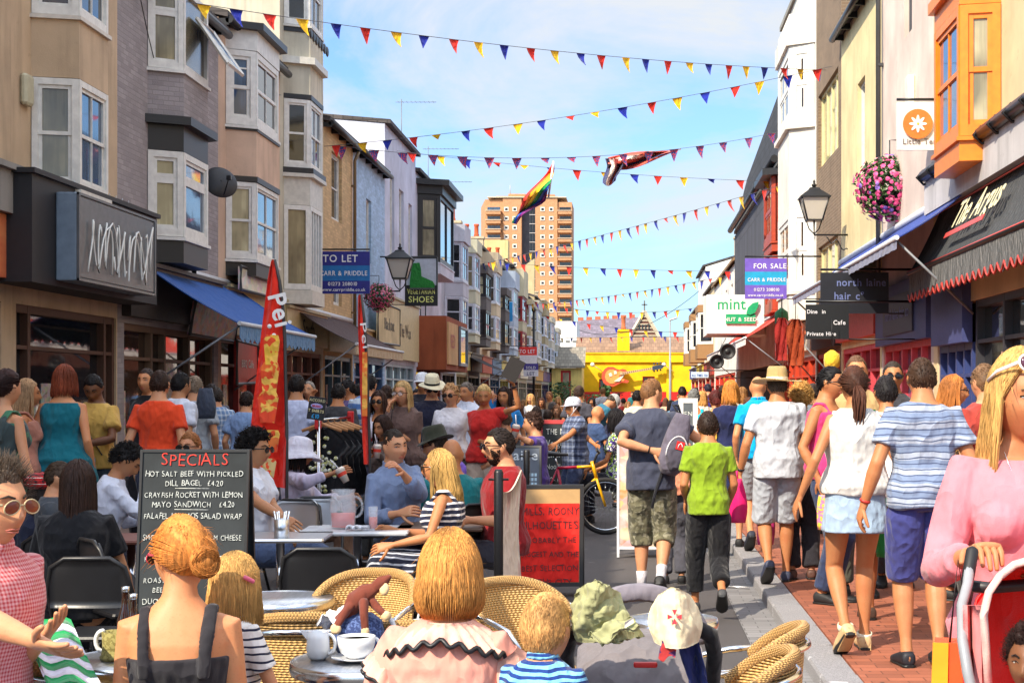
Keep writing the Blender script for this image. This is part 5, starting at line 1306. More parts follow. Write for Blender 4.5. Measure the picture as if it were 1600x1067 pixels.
def make_hat(root, HM, hat):
 k, c = hat[0], hat[1]; m = MB(); T = lambda p: HM@Vector(p)
 def ring(r, ry, z, n=28, wob=0.0, dz=0.0, ph=0): return [T((r*math.cos(2*PI*i/n), ry*math.sin(2*PI*i/n)-.005, z+wob*math.sin(4*PI*i/n+ph)+dz*math.sin(2*PI*i/n))) for i in range(n)]
 if k in ('fedora', 'straw', 'trilby'):
  b = {'fedora': .155, 'straw': .205, 'trilby': .14}[k]
  rs = [ring(b, b*1.12, .043, wob=.012, dz=-.012), ring(b-.004, b*1.1, .049, wob=.012, dz=-.012), ring(.105, .125, .052, wob=.004), ring(.088, .108, .056), ring(.085, .104, .10), ring(.078, .094, .15), ring(.066, .080, .168), ring(.04, .06, .160), ring(.012, .03, .150)]
  m.rings([ring(b-.002, b*1.11, .041, wob=.012, dz=-.012), ring(.088, .106, .046)]+rs[::-1][::-1][1:]) if False else m.rings([ring(.084, .104, .046), ring(b-.003, b*1.11, .041, wob=.012, dz=-.012)]+rs)
  o = m.build('hat', mat('straw', c, R=.12, f=420.0) if k == 'straw' else mat('fabric', c, fs=2), root, world=False)
  if len(hat) > 2:
   m = MB(); m.rings([ring(.0895, .1095, .058), ring(.0885, .1085, .082)], 0, True, False); m.build('hat_band', mat('fabric', hat[2]), o, world=False)
 elif k == 'floppy':
  rs = [ring(.095, .115, .03), ring(.15, .17, .00, wob=.018), ring(.185, .205, -.03, wob=.022), ring(.186, .206, -.025, wob=.022), ring(.15, .17, .008, wob=.018), ring(.096, .117, .04), ring(.092, .112, .08), ring(.078, .095, .135), ring(.04, .05, .155), ring(.01, .012, .158)]
  m.rings(rs); m.build('hat', mat('fabric', c), root, world=False)
 elif k in ('cap', 'beret', 'helmet'):
  f = .12 if k != 'helmet' else .26
  rs = [ring(.076+.1*f*.4, .097+.1*f*.4, .03)]
  for i in range(9):
   a = i/9*PI/2; z = .03+(.095+f*.12)*math.sin(a); rs.append(ring((.083+f*.06)*math.cos(a)**.6, (.104+f*.06)*math.cos(a)**.6, z))
  if k == 'beret':
   rs = [ring(.082, .102, .03), ring(.11, .14, .05), ring(.125, .15, .075), ring(.11, .135, .105), ring(.06, .08, .13), ring(.01, .012, .135)]
  rs.append(ring(.004, .004, rs[-1][0].z if False else (.14 if k == 'beret' else .128+f*.12)))
  m.rings(rs)
  o = m.build('helmet' if k == 'helmet' else 'hat', mat('ceramic', c) if k == 'helmet' else mat('fabric', c, **({'pat': 'check', 'c2': (30, 26, 30), 'c3': (220, 210, 200), 'p': .04, 'w': .3} if k == 'beret' else {})), root, world=False)
  if k != 'beret':
   m = MB(); g = []
   for i in range(4):
    g.append([T((.075*math.sin(t)*(1+.1*i), .088*math.cos(t)+.025*i+.01, .038-.006*i*(1 if k == 'cap' else .3))) for t in [-1.1+2.2*j/10 for j in range(11)]])
   m.sheet(g, .005); m.build('peak', mat('ceramic', c) if k == 'helmet' else mat('fabric', c), o, world=False)
  if k == 'helmet':
   m = MB(); 
   for q in (-1, 1):
    m.tube([T((.088*q, .03, .04)), T((.078*q, .03, -.05)), T((.03*q, .06, -.115)), T((0, .06, -.12))], [(.003, .007)]*4, 5); m.tube([T((.088*q, -.04, .04)), T((.078*q, .03, -.05))], [(.003, .007)]*2, 5)
   m.build('chin_strap', mat('fabric', (226, 226, 230)), o, world=False)
   m = MB(); 
   for q in (-1, 1):
    for i in range(4): m.ball(T((.085*q, -.06+i*.03, .075+.01*(i % 2))), (.006, .011, .004), 8, 5)
    for i in range(3): m.ball(T((.035*q, -.06+i*.05, .150-.004*i)), (.006, .016, .004), 8, 5)
   m.build('helmet_vent', mat('paint', (30, 30, 34)), o, world=False)
# ---- the people of the photograph ------------------------------------------
p = person
GS, GW, GB = 'people sitting at the cafe tables', 'people walking along the right pavement', 'people standing by the left hand shops'
tee = lambda c, **k: dict(c=c, **k)
A = {}
A['check'] = p(-8, 726, 4.6, 'seated man in red checked shirt and aviator glasses talking with open hands', rz=-118, seat=.35, size=1.04, skin='fair', hair=('spiky', (96, 82, 70)), shirt=dict(c=(190, 70, 76), pat='check', c2=(222, 166, 166), p=.012, w=.5, t='shirt', sl=.75), legs=dict(c=(34, 62, 150), pat='blotch', c2=(230, 230, 240), s=14, t='shorts'),
   glasses=('amber', (190, 170, 130)), aR=('w', 62, 1004, 4.15), pR=(.8, -.6, -1), aL=('w', 70, 990, 4.6), curl=.18, group=GS, collar=1, head=(4, 0, 0), lean=6, handrot={1: (-.6, .2, .9), 's1': 1, -1: (.6, .2, .9)}, face=True)
A['black'] = p(284, 808, 4.8, 'seated woman in black strappy top with a coppery bun, seen from behind', rz=8, seat=.42, sex='f', size=1.04, skin='pink', hair=('bun', (214, 138, 66)), shirt=dict(c=(44, 42, 46), t='strap', o=.008, fa=.4), legs=(60, 60, 70), glasses=('sun', (206, 70, 90)), head=(-6, 34, 0), group=GS, bulk=1.04, aL=(-.15, .26, .62), aR=(.17, .22, .50), pL=(-.15, -1, -.4), pR=(.15, -1, -.4), face=True)
A['girl'] = p(368, 872, 5.1, 'small fair haired girl with a pink hair clip and striped top beside the black top', rz=-35, seat=.3, sex='f', size=.74, hk=1.12, skin='fair', hair=('half', (226, 176, 104)), shirt=dict(c=(40, 44, 66), pat='stripe', c2=(236, 232, 226), p=.035, w=.72, t='tee'), legs=(60, 70, 110), group=GS)
A['bob'] = p(703, 840, 4.6, 'seated woman with a blonde bob and pink ruffled blouse, back to the camera', rz=-4, seat=.42, sex='f', size=1.0, skin='pink', hair=('bob', (212, 148, 76)), shirt=dict(c=(230, 156, 138), t='tee', sl=.75, fa=1.3), legs=(50, 50, 60), head=(-4, 0, 0), group=GS, bulk=1.06, aL=(-.22, .3, .60), aR=(.24, .3, .6))
A['toddler'] = p(853, 946, 4.4, 'toddler with fine golden hair and a striped collar in front of the grey pushchair', rz=-20, seat=.2, size=.62, hk=1.42, skin='fair', hair=('short', (222, 168, 104)), shirt=dict(c=(30, 60, 130), pat='stripe', c2=(130, 200, 240), p=.03, w=.5, t='tee'), legs=(60, 70, 120), group=GS, collar=1)
A['pinklady'] = p(1596, 551, 3.95, 'woman in soft pink jumper with long blonde hair pushing the red pushchair', rz=184, g=PAV, sex='f', skin='tan', hair=('long', (228, 180, 106), .27), shirt=dict(c=(226, 130, 140), t='scoop', sl=1.6, fa=.45, o=.011), legs=(60, 60, 66), aR=('w', 1526, 862, 3.66), aL=('w', 1640, 885, 3.6), head=(-6, 12, 0), curl=1.25, face=True, pR=(.25, -1, -.7), handrot={1: (0, .3, -1), 's1': -1}, group=GW)
A['redchild'] = p(1612, 990, 3.25, 'dark curly haired child sitting inside the red pushchair', rz=150, seat=.2, size=.5, hk=1.25, skin='brown', hair=('curlyshort', (44, 26, 22)), shirt=(230, 60, 80), legs=(60, 60, 90), g=PAV)
p(122, 722, 8.8, 'seated woman in black whose very long dark brown hair hangs over the chair back', rz=4, seat=.42, sex='f', skin='fair', hair=('long', (58, 38, 30), .46), shirt=(26, 26, 30), legs=(30, 30, 36), group=GS, bulk=1.2, size=1.08)
p(66, 742, 10, 'person in a red tartan beret sitting behind the spiky haired man', rz=20, seat=.42, sex='f', hair=('shoulder', (40, 30, 26)), shirt=(36, 40, 60), legs=(30, 30, 36), hat=('beret', (190, 26, 30)), hatH=.0, group=GS)
p(93, 722, 9.6, 'brown haired child facing right between the tartan beret and the long dark hair', rz=-80, seat=.4, size=.86, hair=('short', (72, 54, 40)), shirt=(70, 74, 80), legs=(40, 40, 40), group=GS, face=True)
p(196, 694, 10.8, 'seated person in white long sleeved blouse, forehead resting on a hand', rz=-75, seat=.4, sex='f', hair=('curlyshort', (24, 20, 20)), skin='olive', shirt=dict(c=(214, 218, 232), t='shirt', sl=1.9), legs=(50, 50, 60), lean=14, head=(-22, 0, 0), aR=(.05, .33, 1.03), aL=(-.12, .42, .78), pR=(.4, -.2, -1), group=GS)
p(297, 676, 12.2, 'ginger haired man in dark glasses peering over the specials board', rz=165, seat=.42, hair=('short', (176, 112, 62)), shirt=(120, 110, 100), legs=(50, 50, 60), glasses=('sun', (20, 20, 20)), group=GS, face=True)
A['curly'] = p(398, 676, 11.0, 'seated man with black curls, sunglasses and white tee beside the specials board', rz=-105, seat=.42, skin='olive', hair=('curly', (26, 22, 22)), shirt=(226, 228, 236), legs=(80, 96, 130), glasses=('sun', (24, 22, 24)), group=GS, size=1.06, aR=('w', 470, 832, 10.4), aL=('w', 452, 826, 10.8), face=True)
A['floppy'] = p(468, 682, 13.2, 'woman in white floppy sun hat and cream waistcoat sipping through a straw', rz=-88, seat=.42, sex='f', skin='olive', hair=('half', (40, 30, 26)), shirt=dict(c=(206, 200, 224), t='shirt', sl=1.8), legs=(120, 90, 70), hat=('floppy', (222, 222, 236)), hatH=.035, group=GS, aR=('w', 524, 738, 12.9), aL=(-.15, .42, .75), head=(-8, 0, 0), face=True)
A['smile'] = p(617, 672, 11.3, 'laughing man with slicked undercut hair and grey blue shirt', rz=-140, seat=.42, hair=('undercut', (62, 50, 42)), skin='fair', shirt=dict(c=(120, 136, 168), t='shirt', sl=1.8), legs=(70, 70, 90), collar=1, group=GS, size=1.08, aL=('w', 628, 738, 11.0), pL=(-.6, .2, -1), aR=(.2, .32, .74), side=6, face=True, curl=.7)
A['stripe'] = p(686, 704, 10.4, 'woman with straight blonde hair in a navy and white striped top', rz=88, seat=.42, sex='f', skin='tan', hair=('shoulder', (206, 164, 96), .24), shirt=dict(c=(36, 40, 64), pat='stripe', c2=(226, 224, 226), p=.04, w=.35, t='tank'), legs=dict(c=(36, 40, 58), pat='diag', c2=(200, 204, 214), p=.05, w=.3, t='skirt'), glasses=('sun', (30, 26, 24)), group=GS, size=1.02, aL=('w', 610, 852, 10.1), aR=(.1, .35, .7), face=True)
p(706, 686, 12.2, 'bald man in teal jumper sitting with his back turned behind the blonde', rz=10, seat=.42, hair=('bald',), skin='tan', shirt=dict(c=(24, 112, 116), t='shirt', sl=1.9), legs=(50, 50, 60), group=GS, size=1.12, bulk=1.15)
p(681, 666, 14, 'man in dark green felt hat and violet tee leaning forward in profile', rz=78, seat=.42, hair=('short', (60, 44, 34)), shirt=(116, 84, 190), legs=(60, 60, 60), hat=('trilby', (58, 60, 48)), hatH=.045, group=GS, size=1.12, lean=12, glasses=('clear', (60, 40, 30)), face=True, bulk=1.1)
A['maroon'] = p(780, 670, 11.0, 'bearded man in maroon tee and sunglasses sitting beside the windbreak', rz=112, seat=.42, hair=('short', (44, 34, 30)), skin='fair', shirt=(136, 22, 28), legs=(50, 50, 60), glasses=('sun', (24, 22, 22)), beard=(52, 38, 32), group=GS, size=1.1, face=True, aL=(-.18, .3, .7))
A['sip'] = p(598, 650, 15, 'short haired woman drinking from a plastic cup behind the laughing man', rz=150, seat=.42, sex='f', skin='olive', hair=('half', (56, 38, 32)), shirt=dict(c=(104, 90, 84), t='shirt'), legs=(60, 60, 60), group=GS, aR=('w', 588, 708, 14.7), head=(-8, 0, 0), face=True)
A['sip2'] = p(832, 646, 16, 'curly brown haired youth in violet tee drinking at the red framed menu board', rz=85, seat=.42, hair=('curlyshort', (66, 44, 36)), shirt=(84, 62, 140), legs=(50, 50, 60), group=GS, aL=('w', 813, 684, 15.8), size=.95, face=True)
p(786, 640, 16.5, 'diner in a grey jacket just left of the purple shirted youth', rz=60, seat=.42, hair=('short', (110, 90, 70)), shirt=(40, 40, 46), legs=(50, 50, 60), group=GS)
A['tank'] = p(10, 578, 10.4, 'dark haired woman in grey green vest top at the far left edge', rz=-25, sex='f', skin='fair', hair=('ponytail', (60, 34, 30), .16), shirt=dict(c=(62, 74, 74), t='tank', pat='blotch', c2=(70, 120, 90), s=6), legs=(50, 60, 90), group=GB, aR=(.26, .05, .86))
p(42, 594, 13, 'fair haired woman with bare shoulders half hidden at the left edge', rz=-60, sex='f', skin='tan', hair=('shoulder', (190, 150, 110)), shirt=dict(c=(180, 120, 100), t='tank'), legs=(60, 60, 70), group=GB, face=True)
p(101, 572, 13.2, 'auburn haired woman in a sleeveless teal wrap dress seen from behind', rz=0, sex='f', skin='pink', hair=('half', (140, 66, 40), .12), shirt=dict(c=(18, 104, 118), t='dress', hem=-.5, flare=.14, o=.016), shoes=(60, 40, 30), group=GB, bulk=1.1, strap=None)
p(146, 585, 14, 'man in mustard tee with a bag strap looking down at his hands', rz=165, skin='brown', hair=('short', (26, 22, 22)), shirt=dict(c=(206, 166, 84), t='tee'), legs=(36, 50, 60), group=GB, head=(-30, 20, 0), aL=(-.06, .30, 1.12), aR=(.08, .30, 1.08), strap=(1, (90, 80, 70)), face=True, pR=(1, -.4, -.3), pL=(-1, -.4, -.3))
p(229, 576, 16, 'pale person in black tee with sunglasses on her head facing the camera', rz=170, sex='f', skin='pink', hair=('crop', (60, 46, 40)), shirt=(30, 30, 34), legs=(30, 30, 36), group=GB, face=True)
p(250, 580, 13.8, 'dark haired man in a bright orange red tee seen from behind', rz=0, hair=('short', (66, 44, 34)), shirt=(232, 74, 36), legs=(60, 66, 90), group=GB)
p(283, 583, 15.5, 'man in white tee beside the orange red tee, turned to the right', rz=-30, hair=('short', (30, 26, 26)), skin='olive', shirt=(216, 222, 236), legs=(50, 60, 80), group=GB)
A['packman'] = p(304, 588, 16.5, 'person carrying a black rucksack in front of the brown shop window', rz=5, hair=('short', (150, 130, 110)), shirt=(170, 180, 190), legs=(70, 70, 80), group=GB)
p(338, 606, 18.5, 'person in blue checked shirt reflected in shade beyond the rucksack', rz=20, hair=('short', (60, 50, 44)), shirt=dict(c=(110, 140, 180), pat='check', c2=(200, 210, 220), p=.06), legs=(50, 60, 80), group=GB)
p(386, 612, 17.5, 'dark haired person in pale blue shirt left of the tall red feather flag', rz=-8, hair=('short', (50, 34, 28)), shirt=(136, 164, 206), legs=(50, 60, 80), group=GB)
p(464, 586, 16.2, 'man in pale lilac tee standing right of the tall feather flag', rz=0, hair=('short', (34, 26, 24)), skin='olive', shirt=(190, 198, 226), legs=(40, 50, 80), group=GB, bulk=1.05)
p(483, 596, 21, 'grey haired man facing the camera behind the lilac tee', rz=170, hair=('receding', (150, 140, 130)), shirt=(120, 110, 120), legs=(60, 60, 70), group=GB, face=True)
p(497, 632, 18, 'fair haired child behind the small tee shirt price sign', rz=10, hair=('short', (190, 160, 120)), shirt=(150, 130, 120), legs=(60, 60, 70), group=GB)
p(529, 600, 17.6, 'man in charcoal tee raising a finger beside the clothes rail', rz=-5, hair=('short', (34, 28, 26)), skin='tan', shirt=(62, 62, 66), legs=(40, 40, 50), group=GB, aL=(-.36, .12, 1.52), pL=(-.8, -.2, -1), bulk=1.1)
p(543, 594, 20, 'dark haired man in purple shirt looking left behind the charcoal tee', rz=100, hair=('short', (30, 24, 24)), skin='tan', shirt=(96, 80, 130), legs=(40, 40, 50), group=GB, face=True)
p(577, 585, 18, 'man in blue and white striped shirt half hidden by the slim red flag', rz=-10, hair=('short', (30, 26, 28)), shirt=dict(c=(90, 130, 190), pat='stripe', c2=(206, 220, 232), p=.11, w=.5), legs=(50, 60, 80), group=GB)
p(604, 602, 20, 'brown haired man behind the slim red flag, turned away', rz=15, hair=('short', (70, 50, 40)), shirt=(120, 170, 190), legs=(60, 60, 70), group=GB)
p(592, 612, 16.6, 'woman in sunglasses and white vest with a red bag on her shoulder', rz=172, sex='f', skin='tan', hair=('half', (60, 38, 30)), shirt=dict(c=(220, 214, 226), t='tank'), legs=(60, 60, 80), glasses=('sun', (24, 20, 20)), group=GB, face=True, strap=(-1, (170, 30, 40)), bulk=1.1)
p(629, 597, 15.5, 'woman with long blonde hair in a brown top covering her mouth with a hand', rz=160, sex='f', skin='fair', hair=('shoulder', (200, 164, 110), .2), shirt=dict(c=(106, 84, 78), t='tee'), legs=(60, 60, 70), glasses=('clear', (60, 40, 30)), group=GB, aR=(.04, .16, 1.53), aL=(-.05, .2, 1.2), strap=(1, (50, 40, 38)), face=True, bulk=1.1)
p(675, 585, 18.6, 'big man in a cream fedora with black band and navy tee', rz=-170, skin='fair', hair=('short', (80, 66, 54)), shirt=(34, 36, 56), legs=(50, 56, 70), hat=('fedora', (226, 216, 184), (30, 28, 28)), hatH=.05, glasses=('sun', (40, 30, 26)), group=GB, head=(-14, 0, 0), bulk=1.16, face=True)
p(660, 584, 21, 'man in a white cap right behind the cream fedora', rz=175, skin='tan', hair=('short', (60, 50, 44)), shirt=(40, 40, 50), legs=(50, 56, 70), hat=('cap', (222, 224, 230)), group=GB, face=True)
p(652, 608, 23, 'dark haired man in black glimpsed left of the white cap', rz=178, skin='tan', hair=('short', (40, 34, 34)), shirt=(36, 38, 44), legs=(50, 56, 70), group=GB, face=True)
p(704, 602, 17.2, 'elderly woman with short golden hair, dark glasses and plain white tee', rz=168, sex='f', skin='fair', hair=('curlyshort', (206, 160, 112)), shirt=dict(c=(222, 220, 226), t='tee'), legs=(60, 60, 60), glasses=('sun', (50, 30, 30)), group=GB, bulk=1.15, face=True)
p(729, 598, 18.2, 'grey haired man in an open necked white polo shirt looking left', rz=150, skin='tan', hair=('short', (116, 106, 98)), shirt=dict(c=(214, 222, 240), t='tee'), legs=(36, 40, 50), collar=1, group=GB, face=True)
p(716, 616, 23, 'bald man almost hidden behind the white polo shirt', rz=175, skin='tan', hair=('receding', (150, 140, 130)), shirt=(110, 100, 90), legs=(60, 60, 60), group=GB, face=True)
A['clip'] = p(756, 601, 16.4, 'woman with cropped blonde hair in a red tee holding up a dark menu', rz=172, sex='f', skin='tan', hair=('short', (216, 180, 120)), shirt=dict(c=(204, 44, 40), t='vneck', sl=.4), legs=dict(c=(178, 158, 142), belt=(90, 70, 60)), group=GB, aL=('w', 802, 600, 16.2), pL=(-.4, -.3, -1), aR=(-.04, .24, 1.12), head=(-12, 10, 0), face=True, bulk=1.03)
p(788, 606, 19, 'woman in bright blue top shading her eyes beside the raised menu', rz=165, sex='f', skin='tan', hair=('shoulder', (50, 34, 30)), shirt=(40, 130, 200), legs=(60, 60, 60), group='people further down the street', aR=(.1, .16, 1.62), face=True)
A['cyc'] = p(895, 619, 18.9, 'man in a white cycle helmet and blue checked shirt beside the red and yellow bicycle', rz=118, skin='tan', hair=('short', (60, 50, 44)), shirt=dict(c=(66, 78, 108), pat='check', c2=(130, 142, 168), c3=(40, 44, 60), p=.09, w=.3, hem=-.12), legs=(60, 70, 100), hat=('helmet', (220, 224, 236)), hatH=.04, group='people further down the street', aL=('w', 864, 697, 18.4), aR=('w', 936, 700, 18.7), pR=(1, -.5, -.3), bulk=1.15, face=True)
p(956, 616, 25, 'man in grey cap and teal shirt bending forward by the yellow shop', rz=-60, hair=('short', (90, 80, 70)), shirt=(44, 106, 130), legs=(60, 60, 60), hat=('cap', (170, 172, 170)), lean=38, head=(-30, 0, 0), group='people further down the street')
p(996, 610, 24, 'dark haired man in a cream linen shirt left of the rucksack man', rz=-20, hair=('short', (34, 28, 28)), skin='olive', shirt=dict(c=(206, 202, 180), t='shirt', sl=1.8), legs=(90, 90, 80), group='people further down the street')
p(934, 634, 22, 'bald man sitting just right of the white cycle helmet', rz=-60, hair=('bald',), skin='pink', shirt=(60, 80, 120), legs=(60, 60, 60), seat=.4, group='people further down the street', face=True)
p(962, 640, 19.4, 'dark haired woman in a bold flower print top right of the cyclist', rz=70, sex='f', skin='tan', hair=('half', (26, 22, 26)), shirt=dict(c=(60, 40, 110), pat='floral', c2=(150, 190, 60), c3=(226, 226, 226), s=26), legs=(40, 40, 50), group='people further down the street', face=True, seat=.4, size=1.1)
A['ruck'] = p(1018, 592, 12.5, 'man in navy tee and camouflage shorts, one hand behind his back', rz=-6, skin='fair', hair=('crop', (150, 106, 70)), shirt=dict(c=(66, 70, 88), t='tee', hem=-.08), legs=dict(c=(120, 116, 92), pat='camo', c2=(92, 90, 72), c3=(150, 146, 124), s=14, t='shorts', l=1.3, w=1.15), shoes=(26, 26, 28), feet=('sock', (214, 210, 216)), group=GW, aL=('w', 1020, 704, 12.25), pL=(-1, -.3, .1), aR=(.3, .28, 1.3), head=(-2, -40, 0), bulk=1.08, stride=-.22, curl=.3, handrot={-1: (.2, -1, 0), 's-1': 1})
p(1052, 612, 13.4, 'young girl with long brown hair beyond the rucksack man', rz=0, sex='f', hair=('shoulder', (110, 64, 44)), shirt=(214, 140, 110), legs=(80, 80, 90), group=GW, size=.85)
A['boy'] = p(1106, 646, 11.4, 'boy in lime green tee and black tracksuit bottoms walking away', rz=4, skin='tan', hair=('short', (56, 40, 32)), shirt=dict(c=(132, 160, 34), t='tee', hem=-.06), legs=dict(c=(28, 28, 32), l=1.75, w=1.05), shoes=(60, 60, 62), group=GW, hk=1.12, stride=-.5, aL=(-.17, .16, .98), aR=(.2, .18, .95))
A['bald'] = p(1184, 588, 15.2, 'bald man in turquoise polo shirt behind the straw hat', rz=0, g=PAV, skin='pink', hair=('bald',), shirt=dict(c=(0, 158, 214), t='tee'), legs=dict(c=(150, 154, 160), t='shorts', l=.95), shoes=(40, 44, 60), collar=1, group=GW, stride=.3)
A['straw'] = p(1214, 572, 12.6, 'man in wide straw hat, pale polo and pale grey shorts', rz=0, g=PAV, skin='tan', hair=('short', (90, 80, 70)), shirt=dict(c=(190, 194, 202), t='tee', hem=-.07, sl=.7), legs=dict(c=(178, 184, 194), t='shorts', l=1.0, w=1.1), shoes=(60, 66, 90), hat=('straw', (240, 206, 140), (236, 226, 210)), hatH=.05, group=GW, stride=.28, bulk=1.12, aL=(-.30, .04, .90), aR=(.30, .02, .88))
p(1142, 596, 15.6, 'strawberry blonde woman in a navy blue dress left of the bald man', rz=0, g=PAV, sex='f', hair=('half', (224, 146, 66), .12), shirt=dict(c=(34, 40, 78), t='tee', hem=-.4, flare=.1), legs=None, group=GW)
p(1084, 608, 20, 'grey haired person in a cyan vest above the boy', rz=5, skin='tan', hair=('short', (130, 130, 128)), shirt=dict(c=(20, 186, 208), t='tank'), legs=(90, 90, 90), group=GW, sex='f', bulk=1.1)
p(1118, 610, 18.4, 'woman with dark red hair in a yellow top near the cyan vest', rz=0, sex='f', hair=('bun', (90, 34, 30)), shirt=(232, 190, 70), legs=(90, 90, 90), group=GW)
A['curlyw'] = p(1252, 602, 12.9, 'woman with short golden curls, white top and dark trousers right of the straw hat', rz=0, g=PAV, sex='f', hair=('curly', (224, 172, 96)), shirt=dict(c=(226, 220, 214), t='tee'), legs=dict(c=(44, 42, 48), w=1.1), shoes=(90, 60, 50), group=GW, bulk=1.1)
p(1298, 574, 11.4, 'dark haired man with glasses and a hot pink vest, seen in profile', rz=-120, g=PAV, skin='tan', hair=('short', (20, 18, 22)), shirt=dict(c=(216, 60, 120), t='tank'), legs=(50, 60, 90), glasses=('clear', (20, 20, 20)), group=GW, face=True)
p(1338, 556, 11.8, 'tall man in tan shirt facing the camera behind the long dark ponytail', rz=178, g=PAV, skin='pink', hair=('crop', (110, 80, 60)), shirt=(186, 156, 106), legs=(90, 90, 80), group=GW, face=True)
A['white'] = p(1334, 573, 9.25, 'woman in white tee, denim mini skirt and wedge sandals with long dark hair', rz=4, g=PAV, sex='f', skin='tan', hair=('ponytail', (84, 50, 36), .34), shirt=dict(c=(212, 210, 206), t='tee', sl=.22, hem=.03, o=.03, fa=1.4), legs=dict(c=(160, 182, 206), t='mini', len=.20), shoes=(206, 176, 130), feet=('wedge',), group=GW, stride=.25, aL=(-.34, -.02, .93), aR=(.26, .08, .95), bulk=1.03)
p(1395, 565, 12.4, 'shaven headed man in dark sunglasses looking at the camera', rz=176, g=PAV, skin='tan', hair=('crop', (60, 50, 44)), shirt=(60, 60, 66), legs=(60, 60, 66), glasses=('sun', (20, 18, 18)), group=GW, face=True)
A['bag'] = p(1384, 588, 10.4, 'person with short black hair and a green shoulder bag beside the denim skirt', rz=0, g=PAV, sex='f', skin='tan', hair=('short', (40, 36, 38)), shirt=dict(c=(236, 226, 220), t='tee'), legs=dict(c=(60, 60, 70), t='mini', len=.42), shoes=(70, 50, 40), group=GW, stride=-.42)
A['striped'] = p(1440, 561, 8.75, 'man in pale blue striped tee, navy shorts and black canvas slip ons', rz=0, g=PAV, skin='tan', hair=('short', (72, 50, 36)), shirt=dict(c=(122, 138, 168), pat='stripe', c2=(164, 174, 192), c3=(76, 88, 118), p=.085, w=.45, t='tee', hem=-.03, sl=.62), legs=dict(c=(62, 66, 128), t='shorts', l=1.03, w=1.12), shoes=(28, 30, 38), group=GW, bulk=1.1, stride=-.06, aL=(-.33, .0, .90), aR=(.30, .06, .92), curl=.6)
p(1490, 588, 11.6, 'ginger haired woman in dark glasses and a leopard print scarf', rz=-100, g=PAV, sex='f', skin='pink', hair=('shoulder', (206, 130, 66)), shirt=dict(c=(150, 110, 60), pat='leopard', c2=(50, 36, 26), s=30, t='tee'), legs=(60, 60, 60), glasses=('sun', (30, 24, 24)), group=GW, face=True)
p(1538, 570, 9.8, 'dark blond man half hidden behind the blonde hair at the right edge', rz=20, g=PAV, hair=('short', (120, 90, 64)), shirt=(160, 60, 50), legs=(60, 60, 60), group=GW)
far = [(804, 621, 30, 'm', (46, 46, 50), (230, 230, 236), 1, 'dark haired man in white tee near the dark awning'), (818, 625, 38, 'f', (150, 110, 70), (120, 60, 50), 1, 'woman in brick red top below the far to let boards'),
 (829, 616, 34, 'f', (206, 160, 100), (226, 220, 216), 1, 'fair haired woman in white top raising her arms by the far lanterns'), (846, 622, 33, 'f', (70, 44, 34), (60, 60, 66), 1, 'woman in black with dark hair left of the white helmet'),
 (858, 612, 36, 'm', (120, 84, 60), (150, 120, 90), 1, 'ginger man in tan shirt under the far lantern row'), (872, 620, 40, 'f', (190, 150, 100), (190, 130, 80), 1, 'woman in amber top just left of the white helmet'),
 (884, 628, 27, 'm', (60, 46, 40), (80, 70, 60), 1, 'man with brown hair sitting low left of the helmet'), (838, 636, 24, 'f', (80, 60, 50), (70, 90, 70), 0, 'woman in moss green above the red framed board'),
 (856, 640, 22, 'm', (60, 44, 36), (44, 40, 46), 0, 'dark haired man above the red framed board'), (870, 634, 25, 'f', (110, 76, 54), (170, 150, 130), 1, 'woman in beige right of the red framed board'),
 (905, 603, 24, 'm', (80, 60, 50), (70, 70, 80), 0, 'tall dark haired man directly above the white helmet'), (925, 622, 40, 'f', (34, 30, 34), (90, 100, 110), 1, 'black haired woman right of the helmet by the hedge'),
 (974, 622, 44, 'm', (60, 50, 44), (190, 60, 50), 0, 'man in red tee in front of the yellow wall'), (1040, 622, 42, 'f', (120, 80, 60), (230, 180, 150), 0, 'woman in peach top right of the rucksack mans head'),
 (1066, 604, 30, 'm', (40, 34, 34), (50, 60, 90), 0, 'man in navy holding a child near the white menu frame'), (1076, 618, 38, 'f', (200, 160, 110), (240, 210, 190), 0, 'fair woman in cream behind the navy shirted man'),
 (1097, 612, 27, 'f', (214, 160, 90), (236, 220, 200), 0, 'golden haired woman between the grey hair and dark red hair'), (1106, 600, 34, 'm', (44, 40, 60), (60, 50, 130), 0, 'man in violet cap and shirt under the black round speakers'),
 (1128, 603, 36, 'm', (70, 50, 40), (200, 90, 70), 0, 'man in coral shirt under the red awning'), (1160, 606, 24, 'f', (170, 120, 70), (210, 190, 160), 0, 'light brown haired woman left of the bald man'),
 (1270, 600, 17, 'm', (60, 50, 46), (110, 120, 130), 0, 'man with brown hair between the curls and the pink vest'), (772, 616, 26, 'f', (90, 60, 46), (130, 110, 110), 1, 'brown haired woman right behind the red tee'),
 (744, 606, 24, 'f', (60, 40, 34), (90, 60, 70), 1, 'dark haired woman left of the blonde in red'), (620, 604, 21, 'm', (170, 150, 130), (120, 130, 140), 0, 'grey haired man behind the blonde covering her mouth'),
 (562, 600, 22, 'm', (40, 34, 30), (70, 70, 80), 0, 'dark haired man left of the slim red flag in shade'), (434, 606, 19, 'f', (70, 50, 40), (130, 90, 90), 0, 'brown haired woman right behind the feather flag'),
 (330, 600, 20, 'm', (50, 40, 36), (90, 90, 100), 0, 'dark haired man by the brown shop window'), (1012, 618, 50, 'f', (60, 40, 30), (236, 236, 236), 0, 'woman in white far off before the yellow wall'), 
 (1088, 606, 55, 'm', (60, 50, 40), (80, 120, 170), 0, 'man in blue far off by the white menu frame'), (1146, 612, 48, 'f', (90, 60, 40), (200, 60, 90), 0, 'woman in pink under the tip of the red awning')]
